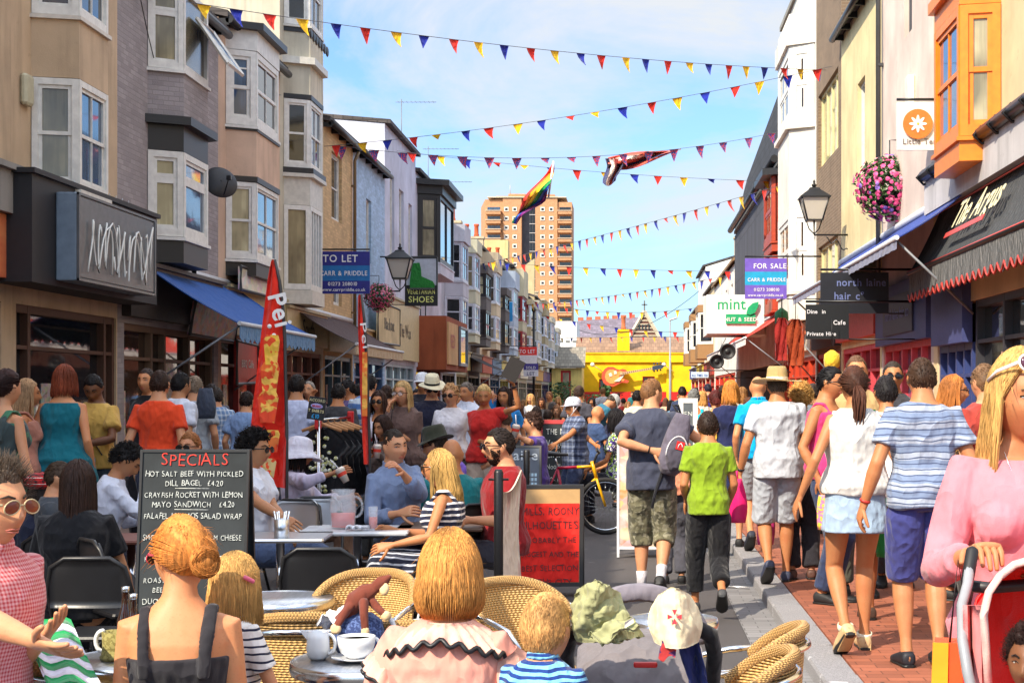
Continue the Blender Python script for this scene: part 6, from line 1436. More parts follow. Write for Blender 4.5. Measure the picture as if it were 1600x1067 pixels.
for (x, t, Y, sx, hc_, sc_, fc_, lb) in far:
 p(x, t, Y, lb, rz=(175 if fc_ else 5)+RNG.uniform(-25, 25), sex=sx, g=(PAV if x > 1100 else 0), skin=RNG.choice(('fair', 'tan', 'pink', 'olive')), hair=(('half' if sx == 'f' else 'short'), hc_), shirt=sc_, legs=RNG.choice(((50, 56, 80), (40, 40, 44), (120, 110, 96), (80, 84, 100))), group='distant shoppers down the street', stride=RNG.uniform(-.3, .3), bulk=RNG.uniform(.98, 1.12))
cl_ = ['sage green', 'rust', 'pale grey', 'navy', 'dusty pink', 'cream', 'teal', 'black', 'wine red', 'sky blue', 'khaki', 'lilac', 'plum', 'sand', 'moss', 'ivory']
cv_ = [(130, 150, 120), (150, 80, 50), (190, 190, 194), (40, 46, 80), (200, 150, 150), (226, 214, 186), (40, 110, 116), (36, 36, 40), (120, 30, 44), (120, 170, 210), (130, 124, 90), (170, 150, 200), (90, 50, 90), (196, 176, 140), (90, 100, 60), (232, 228, 216)]
xs_ = [(894, 626, 30), (912, 628, 34), (942, 606, 46), (953, 632, 31), (966, 614, 62), (981, 628, 36), (988, 612, 70), (1003, 626, 40), (1027, 616, 58), (1049, 626, 33), (1060, 616, 66), (1072, 628, 29), (1132, 618, 30), (1170, 622, 21), (864, 628, 28), (810, 634, 27)]
nb_ = ['just right of the cycle helmet', 'between the helmet and the grey cap', 'small before the guitar body', 'below the guitar in the crowd', 'small under the guitar neck', 'left of the linen shirt man', 'tiny before the yellow wall', 'just left of the rucksack mans ear', 'tiny right of the rucksack mans hair', 'beside the peach top', 'tiny by the street light post', 'left of the grey haired cyan vest', 'left of the bald mans shoulder', 'by the bald mans arm', 'left of the helmet peak', 'behind the curly haired drinker']
for i, (x, t, Y) in enumerate(xs_):
 sx = 'mf'[i % 2]
 p(x, t, Y, 'distant %s in %s, %s' % ('man' if sx == 'm' else 'woman', cl_[i], nb_[i]), rz=RNG.choice((0, 20, 170, 190, 60, -60)), sex=sx, g=(PAV if x > 1120 else 0), skin=RNG.choice(('fair', 'tan', 'olive')), hair=(('half' if sx == 'f' else 'short'), RNG.choice(((60, 44, 36), (40, 32, 30), (150, 110, 70), (110, 100, 96), (96, 60, 40)))), shirt=cv_[i], legs=(60, 62, 74), group='distant shoppers down the street')
# ---- cafe furniture ------------------------------------------------------------
chrome = mat('chrome'); wick = mat('wicker', (232, 184, 112), R=.27, f=230.0); rimm = mat('wicker', (226, 176, 106), R=.27, f=420.0)
def make_wicker(label, loc, rz, group='wicker armchairs with chrome arms'):
 t = thing('wicker_chair', label, 'chair', loc, rz, group, (.86, .86, 1))
 def arc(a, z, r=.27, fl=0): return Vector((r*math.sin(a)*1.0, -r*math.cos(a)*.92+.02, z))
 m = MB(); g = []
 for i in range(9):
  z = .44+.36*i/8; g.append([arc(-1.5+3.0*j/22, z-.13*(i/8)*abs(-1+j/11)**2.6, .25+.03*i/8) for j in range(23)])
 m.sheet(g, .022); m.build('backrest', wick, t, world=False)
 m = MB(); m.tube([arc(-1.5+3.0*j/22, .815-.13*abs(-1+j/11)**2.6, .285) for j in range(23)], [(.026, .022)]*23, 8, round_ends=True); m.build('back_rim', rimm, t, world=False)
 m = MB()
 for q in (-1, 1):
  m.tube([arc(1.5*q, .70, .30), Vector((.305*q, .10, .69)), Vector((.30*q, .25, .66)), Vector((.285*q, .31, .60)), Vector((.27*q, .28, .45)), Vector((.27*q, .28, .40))], .0125, 10)
 m.tube([arc(-1.5+3.0*j/14, .76-.06*abs(-1+j/7)**2.6, .305) for j in range(15)], .0125, 8)
 m.build('arm_frame', chrome, t, world=False)
 m = MB(); m.rings([[(.255*math.cos(a)*k, .02+.25*math.sin(a)*k, z) for a in [2*PI*i/24 for i in range(24)]] for k, z in ((.9, .415), (1, .425), (1, .45), (.92, .465), (.3, .455))]); m.build('seat', wick, t, world=False)
 for x in (-1, 1):
  for y in (-1, 1):
   m = MB(); m.tube([(.21*x, .02+.2*y, .42), (.25*x, .02+.25*y, .0)], .0125, 8); m.build('leg', chrome, t, world=False)
 return t
cw = [('wicker armchair empty behind the metal table, back towards the camera', 478, 5.95, 6), ('wicker armchair facing the camera beyond the plush toy', 565, 7.0, 165), ('wicker armchair mostly hidden behind the blonde bob', 652, 5.75, 8),
      ('wicker armchair between the blonde bob and the golden haired toddler', 822, 6.7, 222), ('nearest wicker armchair by the kerb at the lower right', 1140, 4.95, 86), ('wicker armchair just behind the nearest kerbside one', 1165, 5.5, 80),
      ('wicker armchair draped with the green and white towel', 40, 5.1, -30)]
w0 = None
for lb, px, Y, rz in cw:
 loc = (xat(px, Y), Y, 0)
 if w0 is None: w0 = make_wicker(lb, loc, math.radians(rz))
 else: copy_tree(w0, loc, math.radians(rz), label=lb)
def make_folding(label, loc, rz, m_back, name='folding_chair'):
 t = thing(name, label, 'chair', loc, rz, 'folding metal chairs')
 fr = BLACK
 m = MB(); g = []
 for i in range(7):
  v = i/6; z = .60+.24*v; w = .19*(1-.0*v)*(1 if v < .6 else math.sqrt(max(.05, 1-((v-.6)/.42)**2))*.35+.65)
  g.append([Vector((w*(-1+2*j/10), -.20-.03*v-.025*(1-(2*j/10-1)**2), z)) for j in range(11)])
 m.sheet(g, .012); m.build('backrest', m_back, t, world=False)
 m = MB(); pts = []
 for q in (-1,): pts += [Vector((-.21, .20, .0)), Vector((-.21, -.05, .42)), Vector((-.205, -.20, .68)), Vector((-.18, -.235, .80)), Vector((-.11, -.245, .845)), Vector((.11, -.245, .845)), Vector((.18, -.235, .80)), Vector((.205, -.20, .68)), Vector((.21, -.05, .42)), Vector((.21, .20, .0))]
 m.tube(pts, .012, 8); m.tube([(-.21, .14, .1), (.21, .14, .1)], .008, 6); m.build('frame', fr, t, world=False)
 for q in (-1, 1):
  m = MB(); m.tube([(.185*q, .16, .43), (.185*q, -.02, .38), (.185*q, -.26, 0)], .011, 8); m.build('leg', fr, t, world=False)
 m = MB(); m.rbox((-.19, -.17, .425), (.19, .20, .45), .012); m.build('seat', m_back, t, world=False)
 return t
blackp = mat('paint', (22, 22, 25), rough=.35); silverp = mat('chrome', rough=.3)
cf_ = [('black folding chair nearest the left edge, back to the camera', 106, 9.0, 4), ('black folding chair behind the long dark haired woman', 160, 7.75, 2), ('black folding chair turned sideways left of the specials board', 205, 8.6, -52),
       ('large black folding chair in front of the square white table', 510, 8.2, 2), ('black folding chair angled under the striped skirt', 640, 8.8, 62), ('black folding chair right of the striped top woman', 742, 11.4, 20),
       ('black folding chair under the laughing man', 612, 11.0, 215), ('black folding chair behind the white sun hat woman', 432, 13.4, -90)]
f0_ = None
for lb, px, Y, rz in cf_:
 loc = (xat(px, Y), Y, 0)
 if f0_ is None: f0_ = make_folding(lb, loc, math.radians(rz), blackp)
 else: copy_tree(f0_, loc, math.radians(rz), label=lb)
f1_ = make_folding('steel backed folding chair right of the specials board', (xat(446, 11.4), 11.4, 0), math.radians(172), silverp)
copy_tree(f1_, (xat(490, 11.7), 11.7, 0), math.radians(186), label='second steel backed folding chair, behind the glass jug table'); copy_tree(f1_, (xat(352, 12.5), 12.5, 0), math.radians(200), label='steel backed folding chair in the shade beyond the specials board')
steel = mat('steel'); edge_ = mat('chrome', rough=.2)
def round_table(label, px, Y, r, z=.72):
 t = thing('round_table', label, 'table', (xat(px, Y), Y, 0), 0, 'round metal cafe tables')
 m = MB(); m.lathe([(r*.97, z-.02), (r*.985, z-.004), (r*.97, z), (.001, z)], seg=48); m.build('tabletop', steel, t, world=False)
 m = MB(); m.lathe([(r*.96, z-.045), (r, z-.04), (r+.004, z-.02), (r, z+.002), (r*.972, z+.002), (r*.972, z-.03)], seg=48, caps=False); m.build('rim', edge_, t, world=False)
 m = MB(); m.lathe([(.035, z-.04), (.03, z-.08), (.03, .06), (.06, .04)], seg=16); m.build('column', chrome, t, world=False)
 for i in range(4):
  a = PI/4+i*PI/2; m = MB(); m.tube([(.03*math.cos(a), .03*math.sin(a), .08), (.16*math.cos(a), .16*math.sin(a), .05), (.27*math.cos(a), .27*math.sin(a), .015)], .014, 8); m.build('foot', chrome, t, world=False)
 return t
round_table('round metal table holding the knitted cosy at the lower left', 212, 5.4, .24)
round_table('round metal table set with jug, cappuccino cup and plush toy', 578, 5.38, .275)
round_table('empty round metal table behind the small girl', 432, 7.0, .26)
round_table('round metal table peeping out right of the grey pushchair', 1050, 6.35, .19)
def square_table(label, px, Y, w, m_, z=.72):
 t = thing('square_table', label, 'table', (xat(px, Y), Y, 0), .06, 'square tables')
 m = MB(); m.rbox((-w, -.28, z-.025), (w, .28, z), .012); m.build('tabletop', m_, t, world=False)
 m = MB(); m.lathe([(.028, z-.03), (.028, .05)], seg=14); m.build('column', chrome, t, world=False)
 for i in range(2): 
  m = MB(); a = PI/4+i*PI/2; m.tube([(-.3*math.cos(a), -.3*math.sin(a), .02), (0, 0, .06), (.3*math.cos(a), .3*math.sin(a), .02)], .018, 8); m.build('foot', BLACK, t, world=False)
square_table('square white table carrying the glass jug of pink drink', 558, 10.6, .37, mat('paint', (214, 218, 222), rough=.25))
square_table('square table with a cutlery tin beside the curly haired man', 438, 10.1, .32, mat('chrome', rough=.3))
square_table('small square table at the laughing man and blonde', 690, 10.9, .3, mat('wood', (90, 70, 56)))
square_table('small table in the shade left of the specials board', 205, 10.0, .3, mat('wood', (120, 70, 56)))
def on(px, py, z): Y = ground_y(py, z); return Vector((xat(px, Y), Y, z))
whitec = mat('ceramic', (226, 228, 230))
def handle(t, c, r, ax, m_, th=.006):
 m = MB(); m.tube([c+Vector(ax)*(r*.7*math.sin(a)+.0)+Vector((0, 0, r*math.cos(a))) for a in [PI*i/10 for i in range(11)]], th, 8, round_ends=True); m.build('handle', m_, t)
P0 = on(497, 1030, .72); t = thing('milk_jug', 'small white milk jug with a pointed lip on the near table', 'jug', P0)
m = MB(); k = .036; m.lathe([(k*.7, 0), (k*1.0, .012), (k*1.15, .04), (k*1.08, .075), (k*1.0, .10), (k*.92, .10), (k*1.0, .07), (k*1.0, .03), (k*.6, .012)], tuple(P0), 24); m.build('body', whitec, t)
m = MB(); m.prism([(-.036, .07), (-.062, .103), (-.034, .100)], lambda u, v, d: P0+Vector((u, d, v)), -.012, .012); m.build('spout', whitec, t); handle(t, P0+Vector((.036, 0, .055)), .034, (1, 0, 0), whitec)
P0 = on(557, 1032, .72); t = thing('cup_and_saucer', 'large white cappuccino cup on its saucer at the table edge', 'cup', P0)
m = MB(); m.lathe([(.045, 0), (.05, .004), (.088, .014), (.086, .018), (.05, .010), (.001, .009)], tuple(P0), 32); m.build('saucer', whitec, t)
m = MB(); c_ = P0+Vector((0, 0, .012)); m.lathe([(.030, 0), (.034, .004), (.055, .02), (.064, .045), (.066, .075), (.062, .075), (.060, .048), (.05, .025), (.001, .012)], tuple(c_), 32); m.build('cup', whitec, t)
m = MB(); m.lathe([(.059, .064), (.001, .064)], tuple(c_), 24); m.build('coffee', mat('ceramic', (196, 160, 120)), t); handle(t, c_+Vector((.062, .01, .045)), .02, (1, .2, 0), whitec)
Pk = Vector((xat(562, 5.52), 5.52, .72)); t = thing('tea_cosy', 'blue knitted tea cosy over a white teapot behind the cup', 'tea cosy', Pk)
m = MB(); knit = mat('fabric', (52, 66, 110), pat='blotch', c2=(90, 110, 160), s=90); m.lathe([(.075, 0), (.09, .02), (.092, .07), (.08, .115), (.05, .14), (.01, .15)], tuple(Pk), 24); m.build('cosy', knit, t); handle(t, Pk+Vector((.09, 0, .08)), .05, (1, 0, 0), whitec, .009)
t = thing('plush_toy', 'floppy brown plush toy with cream paws slumped over the tea cosy', 'toy', Pk+Vector((0, 0, .15)))
pl = mat('fabric', (118, 60, 46)); plc = mat('fabric', (226, 196, 150)); q0_ = Pk+Vector((.01, -.03, .15))
m = MB(); m.tube([q0_+Vector((-.05, 0, -.01)), q0_+Vector((-.02, 0, .04)), q0_+Vector((.02, 0, .07)), q0_+Vector((.05, 0, .085))], [.022, .036, .034, .020], 12, round_ends=True); m.tube([q0_+Vector((.05, 0, .088)), q0_+Vector((.075, 0, .105)), q0_+Vector((.10, 0, .125))], [.020, .026, .010], 12, round_ends=True)
for a in (((-.03, -.02, .03), (-.06, -.05, -.01), (-.075, -.06, -.04)), ((.015, -.03, .04), (.02, -.055, .0), (.025, -.06, -.05)), ((.03, .0, .05), (.06, -.02, .02), (.085, -.03, -.0)), ((-.01, .02, .02), (-.06, .03, -.0), (-.09, .03, -.03))):
 m.tube([q0_+Vector(v) for v in a], [.018, .015, .013], 8, round_ends=True)
m.build('body', pl, t)
m = MB(); m.ball(q0_+Vector((-.078, -.062, -.05)), (.020, .015, .02)); m.ball(q0_+Vector((.026, -.062, -.06)), (.015, .014, .022)); m.ball(q0_+Vector((.095, -.032, -.008)), (.02, .015, .018)); m.ball(q0_+Vector((.085, -.012, .085)), (.018, .014, .024)); m.build('paws', plc, t)
t = thing('napkin', 'crumpled white napkin under the brown plush toy', 'napkin', Pk+Vector((-.08, 0, .12)))
m = MB(); g = [[Pk+Vector((-.15+.022*i, -.03+.02*j, .10+.035*math.sin(i*1.3)*math.cos(j*1.1)+.018*i*(.5 if i < 5 else 0))) for j in range(7)] for i in range(7)]; m.sheet(g, .003); crumple(m.build('crumpled_paper', mat('fabric', (240, 240, 240)), t), .02, .03)
def glass(name, label, P0, r, h, liquid=None, lv=.5, cat='glass'):
 t = thing(name, label, cat, P0)
 m = MB(); m.lathe([(r*.82, 0), (r*.84, .003), (r, h), (r*.94, h), (r*.80, .01), (.001, .009)], tuple(P0), 20); m.build('tumbler', mat('clear'), t)
 if liquid: m = MB(); m.lathe([(r*.79, .011), (r*(.79+.13*lv), h*lv), (.001, h*lv)], tuple(P0), 20); m.build('drink', mat('liquid', liquid), t)
glass('glass', 'clear water glass beside the blue tea cosy', on(625, 1012, .72), .033, .09); glass('glass', 'short clear glass nearly touching the pink blouse', on(655, 1010, .72), .034, .08)
P0 = on(640, 1000, .72); t = thing('sugar_bowl', 'glass sugar bowl with a spoon standing in it', 'bowl', P0); m = MB(); m.lathe([(.03, 0), (.05, .02), (.055, .055), (.05, .055), (.045, .022), (.001, .01)], tuple(P0+Vector((.03, .05, 0))), 20); m.build('bowl', mat('clear'), t); m = MB(); m.lathe([(.044, .03), (.05, .058), (.03, .07), (.001, .075)], tuple(P0+Vector((.03, .05, 0))), 20); m.build('sugar', mat('fabric', (240, 238, 232)), t)
m = MB(); m.tube([P0+Vector((.02, .05, .06)), P0+Vector((.045, .04, .17)), P0+Vector((.05, .04, .20))], [(.004, .002), (.006, .002), (.013, .003)], 6); m.build('spoon', chrome, t)
P0 = on(168, 1030, .72)+Vector((.03, 0, 0)); t = thing('knitted_mug', 'mug in an olive knitted cosy with a white handle', 'mug', P0); ol = mat('fabric', (150, 140, 84), pat='blotch', c2=(120, 110, 60), s=80)
m = MB(); m.lathe([(.052, 0), (.056, .012), (.05, .02), (.046, .05), (.048, .10), (.042, .10), (.04, .02)], tuple(P0), 20); m.build('cosy', ol, t); handle(t, P0+Vector((-.046, 0, .065)), .036, (-1, 0, 0), whitec, .008)
for k_, (px_, py_, lb) in enumerate(((196, 972, 'brown glass bottle standing left of the black top'), (208, 1000, 'second brown bottle closer to the coppery bun'))):
 P0 = Vector((xat(px_, 5.5+k_*-.2), 5.5-.2*k_, .72)); t = thing('bottle', lb, 'bottle', P0, 0, 'bottles on the left table')
 m = MB(); m.lathe([(.026, 0), (.029, .01), (.029, .12), (.014, .17), (.012, .22), (.014, .225)], tuple(P0), 18); m.build('body', mat('glass', (60, 30, 18)), t); m = MB(); m.lathe([(.014, .222), (.015, .24), (.001, .242)], tuple(P0), 14); m.build('cap', chrome, t)
P0 = Vector((xat(536, 10.6), 10.6, .72)); t = thing('glass_jug', 'big glass jug with pink drink and mint on the white table', 'jug', P0)
m = MB(); m.lathe([(.075, 0), (.085, .02), (.092, .15), (.08, .25), (.085, .27), (.079, .27), (.074, .25), (.085, .15), (.078, .025), (.001, .012)], tuple(P0), 24); m.build('body', mat('clear'), t); m = MB(); m.lathe([(.076, .014), (.082, .11), (.001, .11)], tuple(P0), 20); m.build('drink', mat('liquid', (236, 96, 70)), t); handle(t, P0+Vector((.085, 0, .15)), .07, (1, 0, 0), mat('clear'), .009)
m = MB(); [m.ball(P0+Vector((.045*math.cos(i*2.1), .045*math.sin(i*2.1), .10+.01*(i % 3))), (.018, .012, .01), 7, 4) for i in range(9)]; m.build('mint_leaves', mat('foliage', (60, 110, 50)), t)
glass('drink_glass', 'tall glass half full of pink drink on the white table', Vector((xat(583, 10.5), 10.5, .72)), .033, .16, (236, 96, 70), .55)
t = thing('napkin', 'scrunched napkins and a coaster between jug and glass', 'napkin', (xat(560, 10.45), 10.45, .72)); c_ = Vector((xat(560, 10.45), 10.45, .72)); m = MB(); g = [[c_+Vector((-.08+.022*i, -.05+.016*j, .006+.03*abs(math.sin(i*1.7+j)))) for j in range(7)] for i in range(8)]; m.sheet(g, .003); m.build('crumpled_paper', mat('fabric', (226, 228, 236)), t)
P0 = Vector((xat(440, 9.95), 9.95, .72)); t = thing('cutlery_tin', 'round tin of cutlery on the table by the curly haired man', 'tin', P0); m = MB(); m.lathe([(.045, 0), (.048, .0), (.048, .12), (.044, .12), (.043, .01), (.001, .01)], tuple(P0), 20); m.build('tin', mat('chrome', rough=.3), t)
for i in range(6): m = MB(); a = i*1.05; m.tube([P0+Vector((.02*math.cos(a), .02*math.sin(a), .02)), P0+Vector((.05*math.cos(a), .03*math.sin(a), .17))], [(.004, .002), (.008, .003)], 6); m.build('cutlery', chrome, t)
for lb, px, py, Y, tilt in (('iced drink with a red logo held by the white sun hat woman', 536, 743, 12.85, -.5), ('plastic cup held up by the woman behind the laughing man', 589, 706, 14.6, .05), ('pale iced drink held by the purple shirted youth', 805, 674, 15.7, .2)):
 c_ = at(px, py, Y); t = thing('takeaway_cup', lb, 'cup', c_, 0, 'plastic cups with straws'); M_ = Euler((0, tilt, 0)).to_matrix()
 m = MB(); m.rings([[c_+M_@Vector((r*math.cos(a), r*math.sin(a), z)) for a in [2*PI*i/18 for i in range(18)]] for r, z in ((.028, -.06), (.042, .05), (.044, .055), (.03, .075))]); m.rings([[c_+M_@Vector((r*math.cos(a), r*math.sin(a), z)) for a in [2*PI*i/18 for i in range(18)]] for r, z in ((.0375, 0), (.0415, .03))], 1, caps=False)
 m.build('cup', [mat('ceramic', (226, 214, 200)), mat('paint', (226, 70, 50))], t); m = MB(); m.tube([c_+M_@Vector((0, 0, .06)), c_+M_@Vector((-.03, 0, .17))], .005, 6); m.build('straw', mat('paint', (230, 230, 236)), t)
t = thing('striped_towel', 'green and white striped towel hanging over the left wicker chair', 'towel', at(90, 990, 4.9)); m = MB(); ms = [mat('fabric', (30, 150, 84)), mat('fabric', (222, 222, 236))]
for k in range(9):
 g = []
 for i in range(3):
  u = (k+i/2)/9; row = []
  for j in range(9): v = j/8; row.append(at(20+90*v+55*u, 955+16*v+110*u, 5.25-.75*u)+Vector((0, 0, .012*math.sin(v*9+u*4))))
  g.append(row)
 m.sheet(g, .008, k % 2)
m.build('cloth', ms, t)
# ---- boards --------------------------------------------------------------------
def board(name, label, cat, px0, px1, ptop, Y, ground, framec, facec, skew=0.0, tilt=.10, fw=.03, legs=True, depth=.35, frame_face=None):
 x0, x1 = xat(px0, Y), xat(px1, Y); zt = zat(ptop, Y); t = thing(name, label, cat, ((x0+x1)/2, Y, ground))
 W = x1-x0; Hh_ = zt-ground-.04; 
 def fn(u, v, d, back=False):               # u 0..W, v 0..H, d toward camera
  yy = Y-depth/2+ (v/Hh_)*depth*.45 + skew*(u-W/2); 
  if back: yy = Y+depth/2-(v/Hh_)*depth*.45+skew*(u-W/2)
  return Vector((x0+u-.12*skew*v*0, yy-d, ground+.04+v))
 def bx(m, u0, u1, v0, v1, d0, d1, mi=0, back=False): m.hexa([fn(u0,v0,d0,back), fn(u1,v0,d0,back), fn(u1,v0,d1,back), fn(u0,v0,d1,back), fn(u0,v1,d0,back), fn(u1,v1,d0,back), fn(u1,v1,d1,back), fn(u0,v1,d1,back)], mi)
 for bk in (False, True):
  m = MB(); lb_ = .05 if legs else 0
  bx(m, 0, fw, -.03, Hh_, -.012, .012, 0, bk); bx(m, W-fw, W, -.03, Hh_, -.012, .012, 0, bk); bx(m, fw, W-fw, Hh_-fw, Hh_, -.011, .011, 0, bk); bx(m, fw, W-fw, lb_, lb_+fw, -.011, .011, 0, bk); m.build('frame' if not bk else 'rear_frame', mat('paint', framec, rough=.5), t)
  m = MB(); bx(m, fw*.8, W-fw*.8, lb_+fw*.8, Hh_-fw*.8, -.006, .004, 0, bk); m.build('panel' if not bk else 'rear_panel', facec, t)
 return t, fn, W, Hh_
ck = mat('chalkboard', (38, 42, 44)); chalk = mat('chalk', (216, 220, 214)); rchalk = mat('chalk', (216, 70, 60))
t, fn, W, Hb = board('chalkboard', 'large black chalkboard of lunch specials with a red heading', 'menu board', 222, 392, 702, 8.4, 0, (26, 26, 28), ck, fw=.014, legs=False)
m = MB(); text_into(m, 'SPECIALS', lambda x, y, d: fn(W/2+x, Hb-.085+y, .006+d), .092, 0, .14, fit=W*.62, bold=-.012); m.build('heading', rchalk, t)
lines = ['HOT SALT BEEF WITH PICKLED', 'DILL BAGEL  \u00a34.20', 'CRAYFISH ROCKET WITH LEMON', 'MAYO SANDWICH   \u00a34.20', 'FALAFEL HOUMOS SALAD WRAP', '\u00a33.80', 'SMOKED SALMON CREAM CHEESE', 'BAGEL  \u00a34.20', 'HOT TUNA MELT     MELTED', 'CHEDDAR      \u00a33.80', 'ROAST', 'BEEF', 'DUCK', 'HOI SIN', 'CHICKEN']
for i, L_ in enumerate(lines):
 m = MB(); sz = .043; text_into(m, L_, lambda x, y, d: fn(W/2+x if i < 10 else .04+x+(.05 if i % 2 else 0), Hb-.145-i*.051-.012*(i//2)+y, .006+d), sz, 0, .22, align='CENTER' if i < 10 else 'LEFT', squash=.85, bold=-.012, fit=W*.90); m.build('chalk_line', chalk, t)
for i in (1, 3, 5): m = MB(); m.tube([fn(W*.33, Hb-.158-i*.051-.012*(i//2), .008), fn(W*.64, Hb-.16-i*.051-.012*(i//2), .008)], .0018, 4); m.build('underline', chalk, t)
t, fn, W, Hb = board('pavement_board', 'black framed pavement board with a red poster about silhouettes', 'pavement sign', 809, 912, 757, 12.6, 0, (28, 24, 22), mat('paint', (190, 150, 96)), skew=.1, fw=.03)
m = MB(); v0, v1 = .085, Hb-.15; m.hexa([fn(.035, v0, .005), fn(W-.035, v0, .005), fn(W-.035, v0, .012), fn(.035, v0, .012), fn(.035, v1, .005), fn(W-.035, v1, .005), fn(W-.035, v1, .012), fn(.035, v1, .012)]); o_ = m.build('red_poster', mat('fabric', (232, 44, 36)), t)
for i, (L_, sz) in enumerate((('MILLS, ROONY', .078), ("SILHOUETTE'S", .078), ('PROBABLY THE', .058), ('BIGGEST AND THE', .054), ('BEST SELECTION', .058), ('IN THE CITY', .062))):
 m = MB(); text_into(m, L_, lambda x, y, d: fn(W/2+x, v1-.09-i*.112+y, .0125+d), sz*1.1, 0, .16, squash=.9, bold=-.006, fit=W*.86); m.build('marker_line', mat('paint', (60, 14, 12)), o_)
t, fn, W, Hb = board('menu_board', 'red framed chalk menu board behind the bicycle', 'menu board', 842, 903, 656, 20.2, 0, (200, 60, 60), ck, fw=.05)
for i, (L_, sz) in enumerate((('THE MAIN', .11), ('Veggie', .12), ('Chilli', .12), ('Noodles', .10), ('Hot pots', .10))):
 m = MB(); text_into(m, L_, lambda x, y, d: fn(.10+x, Hb-.19-i*.15+y, .006+d), sz, 0, .1, align='LEFT', squash=.7); m.build('chalk_line', chalk, t)
t, fn, W, Hb = board('salon_board', 'grey metal pavement board reading laine behind the maroon tee', 'pavement sign', 786, 846, 696, 15.2, 0, (90, 88, 84), mat('paint', (96, 104, 116)), fw=.02)
m = MB(); text_into(m, 'laine', lambda x, y, d: fn(W*.56+x, Hb-.14+y, .006+d), .14, bold=.01); m.build('lettering', mat('paint', (214, 222, 226)), t)
m = MB(); [m.prism([(0, 0), (.022, 0), (.022, .03), (0, .03)], lambda u, v, d: fn(W-.16+i*.032+u, Hb-.30-j*.045+v, .006+d), 0, .003) for i in range(4) for j in range(6)]; m.build('dot_grid', mat('paint', (190, 220, 236)), t)
t, fn, W, Hb = board('white_board', 'white framed pavement menu stand behind the rucksack man', 'pavement sign', 964, 1046, 668, 15.6, 0, (214, 216, 220), mat('mosaic', (226, 214, 196), s=8, c2=(226, 150, 90)), fw=.025)
t, fn, W, Hb = board('framed_notice', 'white framed notice board standing above the cyan vest', 'notice board', 1060, 1090, 622, 19.0, 0, (222, 222, 220), mat('paint', (90, 96, 100)), fw=.06)
m = MB(); text_into(m, 'MENU', lambda x, y, d: fn(W/2+x, Hb-.22+y, .006+d), .08); m.build('lettering', chalk, t)
t = thing('windbreak', 'scuffed beige canvas windbreak between black posts', 'windbreak', (xat(800, 9.6), 9.6, 0)); m = MB(); g = []
for i in range(9):
 u = i/8; yy_ = 9.2+1.0*u; g.append([Vector((xat(783+29*u, yy_)+.012*math.sin(j*.9), yy_, .02+(zat(768-34*u, yy_)-.05*math.sin(u*PI)-.02)*(j/8))) for j in range(9)])
m.sheet(g, .01); m.build('canvas', mat('fabric', (232, 214, 192), pat='blotch', c2=(214, 176, 160), s=2.2), t)
for px_, Y_, tp in ((779, 9.15, 733), (823, 13.4, 702)):
 m = MB(); x_ = xat(px_, Y_); m.lathe([(.028, 0), (.028, zat(tp, Y_)-.02), (.02, zat(tp, Y_))], (x_, Y_, 0), 14); m.tube([(x_-.06, Y_, zat(tp, Y_)-.06), (x_+.06, Y_, zat(tp, Y_)-.06)], .008, 6); m.build('post', BLACK, t)
# ---- feather flags ---------------------------------------------------------------
def feather(name, label, Y, left, right, tops, img=True, th=.02):
 """left/right: lists of (px,py) outline"""
 t = thing(name, label, 'flag', (xat((left[-1][0]+right[-1][0])/2, Y), Y, 0), 0, 'red feather flags'); m = MB(); n = len(left); g = []
 for i in range(n):
  a, b = at(left[i][0], left[i][1], Y), at(right[i][0], right[i][1], Y); g.append([a.lerp(b, j/8)+Vector((0, .05*math.sin(j*.8+i*.5), 0)) for j in range(9)])
 m.sheet(g, .006); m.build('flag', mat('fabric', (240, 52, 34), fs=2), t)
 m = MB(); pts = [at(r_[0]+1, r_[1], Y) for r_ in right]; pts.append(Vector((pts[-1].x, Y, .02))); m.tube(pts, .014, 8); m.build('pole', mat('paint', (60, 60, 60)), t); return t
Yf = 12.2
L1 = [(424, 408), (417, 440), (411, 480), (405, 530), (400, 580), (395, 625), (392, 668), (398, 700), (404, 760)]; R1 = [(428, 406), (436, 440), (441, 480), (444, 530), (445, 580), (446, 625), (447, 668), (447, 700), (447, 762)]
t = feather('feather_flag', 'tall red feather flag printed with iced drinks beside the shops', Yf, L1, R1, 0)
def ff(px, py, d=.07): 
 p_ = at(px, py, Yf-d); return p_
for k, (cx_, cy_, w, h, c1) in enumerate(((424, 548, 34, 62, (240, 190, 70)), (421, 592, 40, 66, (240, 110, 50)), (418, 638, 44, 64, (236, 80, 50)), (424, 690, 34, 46, (226, 120, 60)), (420, 732, 30, 40, (222, 190, 130)))):
 m = MB(); q = Yf/FPX*.5
 m.prism([(-w*.40*q*2/2, -h*.45*q), (w*.40*q, -h*.45*q), (w*.62*q, h*.32*q), (w*.5*q, h*.5*q), (-w*.3*q, h*.52*q), (-w*.55*q, h*.34*q)], lambda u, v, d: ff(cx_, cy_)+Vector((u*1.25, -d, v*1.55)), -.004, .002+.002*(5-k)); m.build('printed_cup', mat('fabric', c1, pat='blotch', c2=(250, 196, 90), c3=(238, 84, 44), s=9), t)
def rtext(s_, cx_, cy_, sz, ang):
 m = MB(); ca, sa = math.cos(ang), math.sin(ang); o = ff(cx_, cy_); text_into(m, s_, lambda x, y, d: o+Vector((x*ca-y*sa, -d, x*sa+y*ca)), sz, bold=.02); return m
m = rtext('Pei', 425, 488, .20, -1.32); 
for cx_, cy_ in ((421, 510), (428, 524)): m.ball(ff(cx_, cy_), (.018, .01, .018), 10, 6)
m.build('lettering', mat('paint', (240, 238, 234)), t)
Yf2 = 14.5
